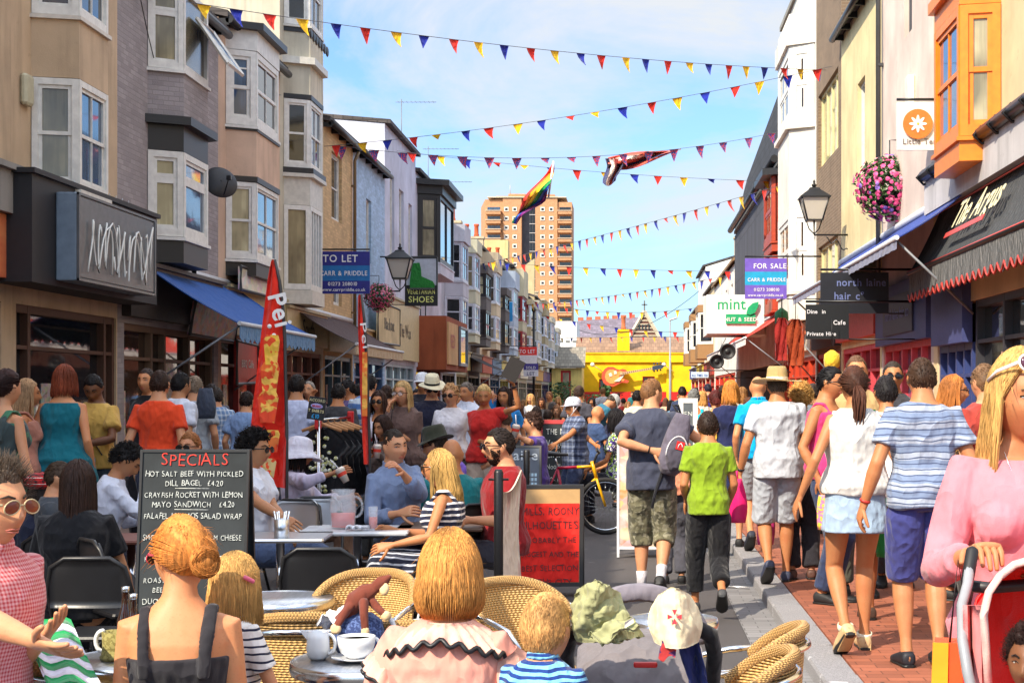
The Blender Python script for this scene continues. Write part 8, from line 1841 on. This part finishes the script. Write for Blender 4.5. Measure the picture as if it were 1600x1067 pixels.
# ---- right hand shop clutter -------------------------------------------------------------
for lb, px, py, Y, r in (('upper round black speaker hanging at the second hand shop', 1137, 549, 46, .21), ('lower round black speaker hanging at the second hand shop', 1120, 565, 48, .2)):
 c = at(px, py, Y); t = thing('round_speaker', lb, 'speaker', c, 0, 'round black speakers'); m = MB(); m.rings([[c+Vector((rr*math.cos(a), y_, rr*math.sin(a))) for a in [2*PI*i/24 for i in range(24)]] for rr, y_ in ((r*1.1, .2), (r*1.15, -.02), (r, -.05), (r*.85, 0), (r*.4, .05), (r*.3, .02), (.02, .01))]); m.build('cone', mat('paint', (28, 28, 30), rough=.5), t); m = MB(); m.tube([c+Vector((0, .1, r)), Vector((c.x+.3, c.y+.1, 3.4))], .01, 4); m.build('cord', BLACK, t)
for i, (lb, px, py, Y, w, h, c_) in enumerate((('yellow paper lantern hanging over the straw hat', 1300, 563, 24, .12, .16, (240, 200, 60)), ('orange fabric hanging at the right shop doorway', 1243, 535, 33, .18, .5, (150, 62, 30)), ('dark red dress hanging beside the orange fabric', 1222, 530, 36, .16, .5, (150, 40, 36)), ('green glass ornament hanging on the red pillar', 1221, 497, 38, .16, .25, (60, 120, 80)))):
 c = at(px, py, Y); t = thing('hanging_lantern' if i == 0 else 'hanging_goods', lb, 'lantern' if i == 0 else 'shop goods', c); m = MB()
 if i in (0, 3): m.lathe([(.02, -h), (w, -h*.6), (w*1.1, 0), (w, h*.6), (.03, h)], tuple(c), 14)
 else: m.sheet([[c+Vector((w*(-1+2*j/8)*(.5 if q < 1 else 1), .05*math.sin(j*1.9+q), h*(1-2*q/6))) for j in range(9)] for q in range(7)], .03)
 m.build('shade' if i == 0 else 'cloth' if i != 3 else 'glass', mat('fabric', c_), t); m = MB(); m.tube([c+Vector((0, 0, h)), c+Vector((0, 0, h+.5))], .008, 4); m.build('cord', BLACK, t)
t = thing('street_light', 'tall grey street light in front of the yellow shop', 'street lamp', (xat(1047, 120), 120, 0)); x_ = xat(1047, 120); m = MB(); m.lathe([(.11, 0), (.09, 1), (.06, zat(500, 120))], (x_, 120, 0), 10); m.build('pole', mat('paint', (150, 152, 154)), t); m = MB(); m.tube([(x_, 120, zat(500, 120)), (x_+.5, 119.8, zat(497, 120))], [(.1, .07), (.14, .07)], 8, round_ends=True); m.build('lamp_head', mat('paint', (200, 200, 200)), t)
t = thing('wall_lamp_post', 'black lamp standard with crossbars before the far terrace', 'street lamp', (xat(834, 100), 100, 0)); m = MB(); m.tube([(xat(834, 100), 100, 0), (xat(834, 100), 100, zat(486, 100))], .08, 8); [m.tube([(xat(830, 100), 100, zat(y_, 100)), (xat(838, 100), 100, zat(y_, 100))], .04, 6) for y_ in (498, 516)]; m.ball((xat(834, 100), 100, zat(484, 100)), .16, 8, 6); m.build('pole', BLACK, t)
rg = random.Random(9)
for lb, px, Y, w, h in (('leafy green hedge planter left of the yellow shop', 878, 60, .9, 2.1), ('low green hedge in front of the guitar shop', 935, 75, 1.6, 1.6), ('small pointed shrub below the guitar', 946, 52, .35, 1.9)):
 t = thing('planted_shrub', lb, 'shrub', (xat(px, Y), Y, 0)); c = Vector((xat(px, Y), Y, 0)); m = MB()
 for i in range(900):
  z = rg.random()**.8*h; q = c+Vector((rg.gauss(0, .4)*w*(1.15-z/h*.6), rg.gauss(0, .4)*.5, z)); a = Vector((rg.uniform(-1, 1), rg.uniform(-1, 1), rg.uniform(-.3, 1)))*.09; b = a.orthogonal().normalized()*.045; m.add([q-b, q+a, q+b, q-a*.3], [(0, 1, 2, 3)])
 m.build('foliage', mat('foliage', (50, 84, 34)), t); m = MB(); m.rbox((c.x-w*.6, Y-.3, 0), (c.x+w*.6, Y+.3, .45)); m.build('planter', mat('wood', (110, 80, 56)), t)
t = thing('card_menu', 'large dark menu card held up by the blonde in red', 'menu', at(802, 578, 16.1)); m = MB(); c = at(802, 577, 16.1); Rm = Matrix.Rotation(math.radians(28), 3, 'Y'); m.prism([(-.085, -.12), (.085, -.12), (.085, .12), (-.085, .12)], lambda u, v, d: c+Rm@Vector((u, -d, v)), 0, .012); m.build('card', mat('paint', (34, 28, 26), rough=.6), t)
# ---- bags ------------------------------------------------------------------------------
def sack(name, label, cat, c, rx, ry, h, m_, strap=None, sm=None, top=.55, flat=False, sway=0):
 t = thing(name, label, cat, c); m = MB(); rs = []
 for i in range(9):
  v = i/8; k = (.75+.5*math.sin(min(1, v*1.6)*PI/2)*.5)*(1-(1-top)*v**2.2); rs.append([c+Vector((rx*k*math.cos(a)*(1+.06*math.sin(3*a+v*5))+sway*v, ry*k*math.sin(a)*(1+.1*math.sin(2*a+v*7)), -h/2+h*v)) for a in [2*PI*q/20 for q in range(20)]])
 m.rings(rs); m.build('body', m_, t)
 if strap: m = MB(); m.tube([Vector(q) for q in strap], [(.016, .004)]*len(strap), 6); m.build('strap', sm or m_, t)
 return t
c = at(1386, 824, 9.5); sack('shoulder_bag', 'slouchy green shoulder bag between denim skirt and navy shorts', 'bag', c, .085, .05, .36, mat('fabric', (44, 142, 72)), [c+Vector((-.03, 0, .14)), at(1377, 760, 9.45), at(1366, 690, 9.3), at(1364, 640, 9.25)], None, .7)
sack('carrier_bag', 'shiny hot pink carrier bag beside the boy in lime', 'bag', at(1152, 782, 11.9), .085, .05, .34, mat('paint', (236, 40, 120), rough=.25), [at(1150, 752, 11.9), at(1150, 735, 11.9)], None, .45)
sack('carrier_bag', 'second pink bag hanging lower behind the straw hat man', 'bag', at(1196, 812, 13.1), .09, .05, .42, mat('paint', (240, 70, 150), rough=.3), None, None, .4)
sack('patterned_bag', 'small floral patterned bag right of the pale grey shorts', 'bag', at(1288, 800, 10.6), .06, .04, .24, mat('fabric', (226, 120, 160), pat='floral', c2=(240, 200, 60), s=40), None, None, .6)
t = thing('paper_bag', 'bright orange square paper bag at the lower right', 'bag', at(1486, 1040, 3.72)); c = at(1484, 1003, 3.72); m = MB(); m.hexa([tuple(c+Vector(v)) for v in ((-.045, 0, -.30), (.075, -.04, -.30), (.085, .08, -.30), (-.03, .10, -.30), (-.035, 0, 0), (.07, -.03, 0), (.08, .05, 0), (-.02, .08, 0))]); m.build('body', mat('paint', (240, 84, 30), rough=.5), t); m = MB(); m.hexa([tuple(c+Vector(v)) for v in ((-.052, -.004, -.30), (-.012, -.016, -.30), (-.012, -.010, -.30), (-.052, .002, -.30), (-.041, -.004, 0), (-.006, -.014, 0), (-.006, -.008, 0), (-.041, .002, 0))]); m.build('yellow_stripe', mat('paint', (244, 160, 30)), t); m = MB(); m.tube([c+Vector((0, 0, 0)), c+Vector((.02, 0, .20)), c+Vector((.05, 0, 0))], .003, 5); m.build('handle', BLACK, t)
A_ = A['ruck']; c = at(1056, 692, 12.28); t = thing('rucksack', 'grey rucksack with white piping and a red badge on the navy tee', 'rucksack', c); gm = mat('fabric', (104, 98, 112)); Rm = Matrix.Rotation(math.radians(14), 3, 'Y')
m = MB(); rs = []
for i in range(12):
 v = i/11; w = .112*(math.sin(min(1, v*3+.35)*PI/2))*(1-.5*v**3); d_ = .10*(math.sin(min(1, v*3+.4)*PI/2))*(1-.5*v**2); rs.append(ell(c+Rm@Vector((0, 0, -.26+.50*v)), Rm@Vector((1, 0, 0)), Vector((0, 1, 0)), w, d_, 22, 3))
m.rings(rs); m.build('body', gm, t)
m = MB(); rs = []
for i in range(8): v = i/7; q = math.sin(v*PI)**.4 if 0 < v < 1 else .3; rs.append(ell(c+Rm@Vector((.02, -.09, -.22+.30*v)), Rm@Vector((1, 0, 0)), Vector((0, 1, 0)), (.08)*q, .045*q, 20, 2.6))
m.rings(rs); o_ = m.build('pocket', mat('fabric', (84, 80, 92)), t)
m = MB(); m.tube([c+Rm@Vector((.02+.08*math.cos(a), -.115, -.07+.13*math.sin(a))) for a in [-.3+(PI+.6)*i/20 for i in range(21)]], .006, 6); m.build('piping', mat('fabric', (214, 212, 216)), t)
bq = lambda u, v, d: c+Rm@Vector((.035+u, -.135-d, -.01+v))
m = MB(); m.prism([(-.033, -.033), (.033, -.033), (.033, .033), (-.033, .033)], bq, 0, .006); o_ = m.build('badge', mat('paint', (214, 36, 36)), t)
m = MB(); m.tube([bq(-.015, -.022, .008), bq(-.013, .004, .008), bq(0, .022, .008), bq(.014, .006, .008), bq(.02, -.012, .008)], .004, 5); m.build('emblem', mat('paint', (236, 236, 236)), o_)
m = MB(); m.tube([c+Rm@Vector((0, 0, .20)), c+Vector((-.02, .02, .30)), c+Vector((.02, .06, .30)), c+Vector((.05, .05, .2))], [(.02, .008)]*4, 6); m.tube([c+Vector((-.10, .02, -.2)), c+Vector((-.17, .02, -.42)), c+Vector((-.19, 0, -.52))], [(.012, .004)]*3, 6); m.build('strap', mat('fabric', (34, 34, 40)), t)
c = at(322, 630, 16.1); sack('rucksack', 'dark rucksack worn in front of the brown shop window', 'rucksack', c, .11, .09, .32, mat('fabric', (66, 74, 90)), None, None, .6)
hm_ = A['girl']; m = MB(); W_ = hm_['HM']; m.tube([W_@Vector((.095, -.035, .04)), W_@Vector((.105, .0, .02))], [(.007, .011)]*2, 6, round_ends=True); m.build('hair_clip', mat('paint', (232, 110, 140)), hm_['root'], world=False)
b_ = A['bob']; Pn, Rt_ = b_['P'], b_['Rt']; m = MB(); m2 = MB(); g = []; edge = []
nf = 150
for i in range(nf+1):
 a = 2*PI*i/nf; x, y = math.cos(a), math.sin(a); w = math.sin(i*.9)
 p0 = Pn+Rt_@Vector((.072*x, -.005+.07*y, .545)); p1 = Pn+Rt_@Vector((.128*x, -.008+.105*y, .528-.02*abs(x))); p2 = Pn+Rt_@Vector((.185*x, -.01+.135*y+.006*w, .502-.055*abs(x)**1.3+.008*w)); g.append([p0, p1+Vector((0, 0, .006*w)), p2]); edge.append(p2)
m.sheet(g, .005); o_ = m.build('ruffle_collar', mat('fabric', (236, 180, 160)), b_['root'], world=False)
m = MB(); m.tube(edge, .0075, 5); m.build('black_trim', BLACK, o_, world=False)
for q in (-1, 1):
 sh, el, wr = b_['J'][q]; d = (el-sh).normalized(); ax = d.orthogonal().normalized(); bx = d.cross(ax); g = []; edge = []
 for i in range(61):
  a = 2*PI*i/60; w = math.sin(i*1.1); r = ax*math.cos(a)+bx*math.sin(a); g.append([sh+d*.03+r*.058, sh+d*.07+r*(.075+.004*w), sh+d*.10+r*(.082+.007*w)]); edge.append(g[-1][-1])
 m = MB(); m.sheet(g, .004); o_ = m.build('shoulder_ruffle', mat('fabric', (236, 176, 156)), b_['root'], world=False); m = MB(); m.tube(edge, .0065, 5); m.build('black_trim', BLACK, o_, world=False)
for k_, q in (('ruck', -1), ('straw', -1), ('striped', -1), ('clip', -1)):
 a_ = A[k_]; sh, el, wr = a_['J'][q]; d = (wr-el).normalized(); ax = d.orthogonal().normalized(); bx = d.cross(ax); m = MB(); m.tube([wr-d*.03+(ax*math.cos(t_)+bx*math.sin(t_))*.028 for t_ in [2*PI*i/14 for i in range(14)]], [(.004, .009)]*14, 6, closed=True); m.build('wristband', mat('paint', (180, 50, 40) if k_ == 'striped' else (30, 30, 32)), a_['root'], world=False)
a_ = A['pinklady']; Pn, Rt_ = a_['P'], a_['Rt']; m = MB(); m.tube([Pn+Rt_@Vector((x*.01, .10-.004*abs(x), .42+.010*x*x/3.5)) for x in (-6, -4, -2, 0, 2, 4, 6)], .0015, 4); m.build('necklace', chrome, a_['root'], world=False)
c = Pn+Rt_@Vector((0, .112, .405)); m = MB(); m.prism([(0, -.02), (.018, .002), (.014, .014), (.005, .014), (0, .007), (-.005, .014), (-.014, .014), (-.018, .002)], lambda u, v, d: c+Rt_@Vector((u, d, v)), 0, .007); m.build('heart_pendant', mat('chrome', rough=.2), a_['root'], world=False)
W_ = a_['HM']; m = MB(); m2 = MB()
for q in (-1, 1): m.tube([W_@Vector((.036*q+.029*math.cos(t_), .092-.012*math.sin(t_), .098+.022*math.sin(t_))) for t_ in [2*PI*i/18 for i in range(18)]], .0035, 6, closed=True); m2.ball(W_@Vector((.036*q, .090, .098)), (.026, .008, .020), 12, 6); m.tube([W_@Vector((.063*q, .085, .10)), W_@Vector((.088*q, .02, .07)), W_@Vector((.086*q, -.03, .04))], [(.003, .005)]*3, 5)
m.tube([W_@Vector((-.01, .096, .10)), W_@Vector((.01, .096, .10))], .003, 5); o_ = m.build('raised_sunglasses', mat('paint', (236, 226, 216)), a_['root'], world=False); m2.build('lens', mat('paint', (90, 50, 70), rough=.08), o_, world=False)
# ---- pushchairs ---------------------------------------------------------------------------
Yp = 4.7; cx = xat(1000, Yp); t = thing('pushchair', 'grey hooded pushchair with black padded handles in the foreground', 'pushchair', (cx, Yp, 0)); greyf = mat('fabric', (118, 112, 114))
m = MB(); g = []
for i in range(13):
 a = -.25+1.9*i/12; g.append([Vector((cx-.19+.38*j/12+0*a, Yp+.10-.26*math.cos(a)*(.9+.1*math.sin(j/12*PI)), .62+.29*math.sin(a)*(.80+.20*math.sin(j/12*PI)**.6))) for j in range(13)])
m.sheet(g, .012); m.build('hood', greyf, t)
m = MB(); g = [[Vector((cx-.17+.34*j/8, Yp-.16+.012*math.sin(j)+.02*i/6, .60-.45*i/6)) for j in range(9)] for i in range(7)]; m.sheet(g, .02); m.build('seat_back', greyf, t)
m = MB(); m.tube([Vector((cx+.21*math.cos(a)*.98, Yp+.34, .83+.17*math.sin(a))) for a in [PI*i/18 for i in range(19)]], [(.03, .012)]*19, 8); m.build('far_hood_rim', mat('fabric', (128, 122, 130)), t)
for q in (-1, 1):
 m = MB(); m.tube([(cx+.215*q, Yp-.12, .80), (cx+.22*q, Yp-.10, .5), (cx+.2*q, Yp+.25, .1)], .014, 8); m.build('side_tube', mat('paint', (60, 60, 64)), t)
 m = MB(); m.tube([(cx+.215*q, Yp-.10, .78), (cx+.22*q, Yp-.16, .88), (cx+.205*q, Yp-.20, .945), (cx+.15*q, Yp-.22, .975)], .024, 10, round_ends=True); m.build('padded_handle', mat('fabric', (30, 30, 32)), t)
for x_ in (-1, 1):
 for y_ in (-.15, .4): m = MB(); m.tube([(cx+.22*x_, Yp+y_+.085*math.cos(a), .09+.085*math.sin(a)) for a in [2*PI*i/20 for i in range(20)]], .02, 8, closed=True); m.build('wheel', BLACK, t)
m = MB(); m.rbox((cx-.02, Yp-.185, .845), (cx+.05, Yp-.165, .86), .004); m.build('red_tab', mat('paint', (190, 30, 30)), t)
def draped(name, label, cat, rows, m_, extra=None):
 t = thing(name, label, cat, rows[0][0]); m = MB(); m.sheet(rows, .008); crumple(m.build('cloth', m_, t), .02, .04); return t
ol_ = mat('fabric', (160, 160, 116)); Yh = 4.42
t = thing('sun_hat', 'crumpled olive sun hat hung on the left pushchair handle', 'hat', at(935, 950, Yh)); m = MB(); g = []; rg = random.Random(2)
for i in range(9):
 u = i/8; row = []
 for j in range(15):
  v = j/14; px_ = 905+(62+40*u)*v-6*math.sin(u*3)-4*(1-v); py_ = 925+72*u+10*math.sin(v*3.2+.4)*(u-.4)-12*math.sin(v*PI)*(1-u); row.append(at(px_, py_, Yh+.03*math.sin(v*8+u*6)-.08*math.sin(v*PI)))
 g.append(row)
m.sheet(g, .01); m.ball(at(938, 952, Yh-.03), (.052, .06, .05), 16, 10); g = [[at(918+66*v+18*u, 988+14*u-26*v+5*math.sin(v*9), Yh-.10-.03*u) for v in [j/10 for j in range(11)]] for u in (0, .5, 1)]; m.sheet(g, .008)
crumple(m.build('cloth', ol_, t), .035, .035); m = MB(); g = [[at(976+14*v, 972-9*v+9*u, Yh-.135) for v in (0, .5, 1)] for u in (0, 1)]; m.sheet(g, .003); m.build('label_tag', mat('paint', (230, 226, 216)), t)
t = thing('bandana', 'cream cotton bandana with a red cross motif on the right handle', 'bandana', at(1055, 960, 4.4)); m = MB(); g = []
for i in range(9):
 u = i/8; row = []
 for j in range(11): v = j/10; w = 22+24*math.sin(min(1, u*1.4)*PI/2)-14*u*u; row.append(at(1053+4*u+(v-.5)*2*w, 930+72*u-10*math.sin(v*PI)*(1-u)+12*u*math.sin(v*PI), 4.45-.10*math.sin(v*PI)-.02*u))
 g.append(row)
m.sheet(g, .01); crumple(m.build('cloth', mat('fabric', (228, 214, 176)), t), .018, .05); cb_ = at(1054, 963, 4.325); m = MB()
for a in range(4): ca, sa = math.cos(a*PI/2), math.sin(a*PI/2); m.prism([(x*ca-y*sa, x*sa+y*ca) for x, y in ((.004, 0), (.02, -.007), (.02, .007))], lambda u, v, d: cb_+Vector((u, -d, v)), 0, .006)
m.build('cross_motif', mat('fabric', (206, 60, 70)), t)
draped('navy_jacket', 'navy cloth hanging from the right pushchair handle', 'jacket', [[at(1040+30*v+40*u, 928-8*math.sin(v*PI)+150*u, 4.5+.02*math.sin(v*7+u*5)) for v in [j/8 for j in range(9)]] for u in [i/7 for i in range(8)]], mat('fabric', (40, 48, 100)))
draped('red_scarf', 'red patterned scarf dangling under the cream bandana', 'scarf', [[at(1034+26*v-6*u, 1000+28*u+5*math.sin(v*6), 4.36) for v in [j/6 for j in range(7)]] for u in [i/5 for i in range(6)]], mat('fabric', (190, 60, 60), pat='blotch', c2=(90, 50, 100), s=50))
Yq = 3.3; t = thing('pushchair', 'red pushchair with pink trim at the right edge', 'pushchair', (xat(1590, Yq), Yq, PAV)); rf = mat('fabric', (226, 40, 34)); pf = mat('fabric', (230, 130, 130)); X0 = xat(1530, Yq)
rim_ = [at(px_, py_, Yq) for px_, py_ in ((1545, 1080), (1540, 1000), (1537, 960), (1545, 925), (1562, 900), (1585, 882), (1612, 874), (1650, 880), (1690, 900))]
m = MB(); g = [[p_+Vector((0, .0, 0)) for p_ in rim_], [p_+Vector((.03, .12, -.01)) for p_ in rim_], [p_+Vector((.06, .3, -.05)) for p_ in rim_], [p_+Vector((.03, .36, -.12)) for p_ in rim_]]; m.sheet(g, .008); m.sheet([[p_+Vector((.05, .34, -.06)) for p_ in rim_], [Vector((xat(1690, Yq), Yq+.38, p_.z*.6)) for p_ in rim_]], .01); m.build('hood', rf, t)
m = MB(); m.tube(rim_, [(.009, .012)]*len(rim_), 6); m.build('hood_piping', mat('fabric', (236, 180, 170)), t)
m = MB(); g = [[at(1508+3*v+26*u, 945+30*v*0+135*v, Yq+.05+.03*math.sin(u*5)) for v in [j/6 for j in range(7)]] for u in [i/5 for i in range(6)]]; m.sheet(g, .01); m.build('side_panel', pf, t)
m = MB(); m.tube([at(1516, 872, 3.5), at(1512, 912, 3.45), at(1503, 945, 3.4), at(1504, 1000, 3.35), at(1512, 1050, 3.3), at(1524, 1100, 3.3), at(1545, 1250, 3.3)], .012, 10); m.build('frame_tube', mat('paint', (150, 152, 156), rough=.3), t)
m = MB(); m.tube([at(1519, 862, 3.5), at(1512, 905, 3.47)], .015, 10, round_ends=True); m.tube([at(1510, 925, 3.45), at(1505, 950, 3.42)], .016, 10); m.build('handle_grip', mat('paint', (26, 26, 28), rough=.6), t)
m = MB(); m.tube([at(1518, 915, 3.5), at(1545, 918, 3.5), at(1700, 905, 3.5)], .014, 8); m.build('cross_bar', mat('paint', (40, 40, 42)), t)
for dx in (0, .42): m = MB(); cw_ = Vector((xat(1560, Yq)+dx, Yq, PAV+.10)); m.tube([cw_+Vector((0, .09*math.cos(a), .09*math.sin(a))) for a in [2*PI*i/18 for i in range(18)]], .018, 8, closed=True); m.build('wheel', BLACK, t)
t = thing('paper_strip', 'crumpled white paper strip lying in the gutter', 'litter', on(1150, 917, .01)); c = on(1150, 917, .012); m = MB(); m.sheet([[c+Vector((-.10+.04*i, .02*j-.06*i*.3, .012*abs(math.sin(i+j)))) for j in range(3)] for i in range(6)], .003); m.build('paper', mat('fabric', (226, 226, 226)), t)
# ---- smaller shop front things, wires, aerials -------------------------------------------
def side_panel(name, label, cat, X, pa, pb, pt0, pt1, pb0, pb1, m_, d=.05, text=None, tilt=0):
 ya, yb = yat(pa, X), yat(pb, X); t = thing(name, label, cat, (X, (ya+yb)/2, zat((pt0+pb0)/2, ya))); za, zb, zc, zd = zat(pb0, ya), zat(pt0, ya), zat(pb1, yb), zat(pt1, yb)
 m = MB(); m.hexa([(X, ya, za), (X+d, ya, za), (X+d, yb, zc), (X, yb, zc), (X+tilt, ya, zb), (X+d+tilt, ya, zb), (X+d+tilt, yb, zd), (X+tilt, yb, zd)]); m.build('panel', m_, t)
 m = MB(); e = .03; m.tube([(X+d, ya, za), (X+d, yb, zc), (X+d+tilt, yb, zd), (X+d+tilt, ya, zb)], e, 4, smooth=False, closed=True); m.build('frame', mat('paint', (70, 68, 66)), t)
 if text:
  m = MB(); s_, c, sz = text; text_into(m, s_, lambda x, y, q: Vector((X+d+.006+q, (ya+yb)/2+x, (za+zd)/2-sz*.3+y)), sz, jitter=.1, fit=(yb-ya)*.9); m.build('lettering', mat('paint', c), t)
side_panel('picture_board', 'tilted menu picture board in the dark under the blue awning', 'sign', -7.42, 292, 362, 470, 490, 522, 534, mat('mosaic', (190, 110, 60), s=7, c2=(90, 150, 160)), tilt=.1)
side_panel('shop_poster', 'red poster on the shop window behind the tall feather flag', 'poster', -7.3, 366, 398, 532, 540, 600, 598, mat('paint', (190, 44, 36)), text=('BBQ Cafe', (226, 220, 210), .2))
side_panel('shop_banner', 'pale flowery shop banner over the window behind the feather flag', 'banner', -7.2, 372, 432, 416, 436, 452, 468, mat('mosaic', (230, 214, 160), s=5, c2=(226, 196, 190)))
side_panel('shop_banner', 'cream hand lettered shop banner beyond the brown awning', 'banner', -7.25, 588, 622, 470, 484, 535, 540, mat('plaster', (226, 206, 160)), text=('Blackout', (50, 44, 40), .5))
def wire(label, a, b, sag=.5, r=.008):
 t = thing('overhead_wire', label, 'wire', (Vector(a)+Vector(b))/2, 0, 'overhead wires'); m = MB(); m.tube([Vector(a).lerp(Vector(b), i/16)-Vector((0, 0, sag*4*(i/16)*(1-i/16))) for i in range(17)], r, 4); m.build('wire', BLACK, t)
wire('black cable looping down the grey brick house', (-7.42, 23.0, 8.0), (-7.42, 25.2, 6.1), .35)
wire('thin wire stretched between the far rooftops above the church', (xat(905, 120), 120, zat(516, 120)), (xat(1092, 92), 92, zat(455, 92)), 1.2, .02)
wire('thin cable along the pinkish beige wall', (-7.44, 28.1, 7.9), (-7.44, 32.7, 8.0), .2)
def aerial(label, X, Y, Z, n=9):
 t = thing('tv_aerial', label, 'aerial', (X, Y, Z), 0, 'rooftop television aerials'); m = MB(); m.tube([(X, Y, Z-1.2), (X, Y, Z+.9)], .014, 5); m.tube([(X-.2, Y, Z+.8), (X+1.2, Y, Z+.8)], .009, 4)
 for i in range(n): m.tube([(X-.1+i*.15, Y-.2, Z+.8), (X-.1+i*.15, Y+.2, Z+.8)], .005, 3)
 m.build('antenna', mat('paint', (120, 120, 124)), t)
aerial('aerial on the gabled bluish white house', -7.9, 53, 10.9); aerial('aerial above the glossy black bay house', -7.9, 60, 10.4); aerial('aerial on the lavender white roof', -7.9, 65, 9.8); aerial('aerial against the sky beside the tall cream tower house', -7.6, 36.8, 12.6)
t = thing('pavement_litter', 'scattered dark gum spots and leaves on the brick pavement', 'litter', (2, 9, PAV)); m = MB(); rg = random.Random(8)
for i in range(160):
 x, y = rg.uniform(KX+.25, 4.4), rg.uniform(6, 22); r = rg.uniform(.008, .022); m.add([(x+r*math.cos(a)*rg.uniform(.7, 1.2), y+r*math.sin(a), PAV+.003) for a in [2*PI*q/7 for q in range(7)]]+[(x, y, PAV+.005)], [(q, (q+1) % 7, 7) for q in range(7)])
o_ = m.build('gum_spots', mat('paint', (92, 70, 60), rough=.8), t); t['kind'] = 'stuff'
flush_jobs()
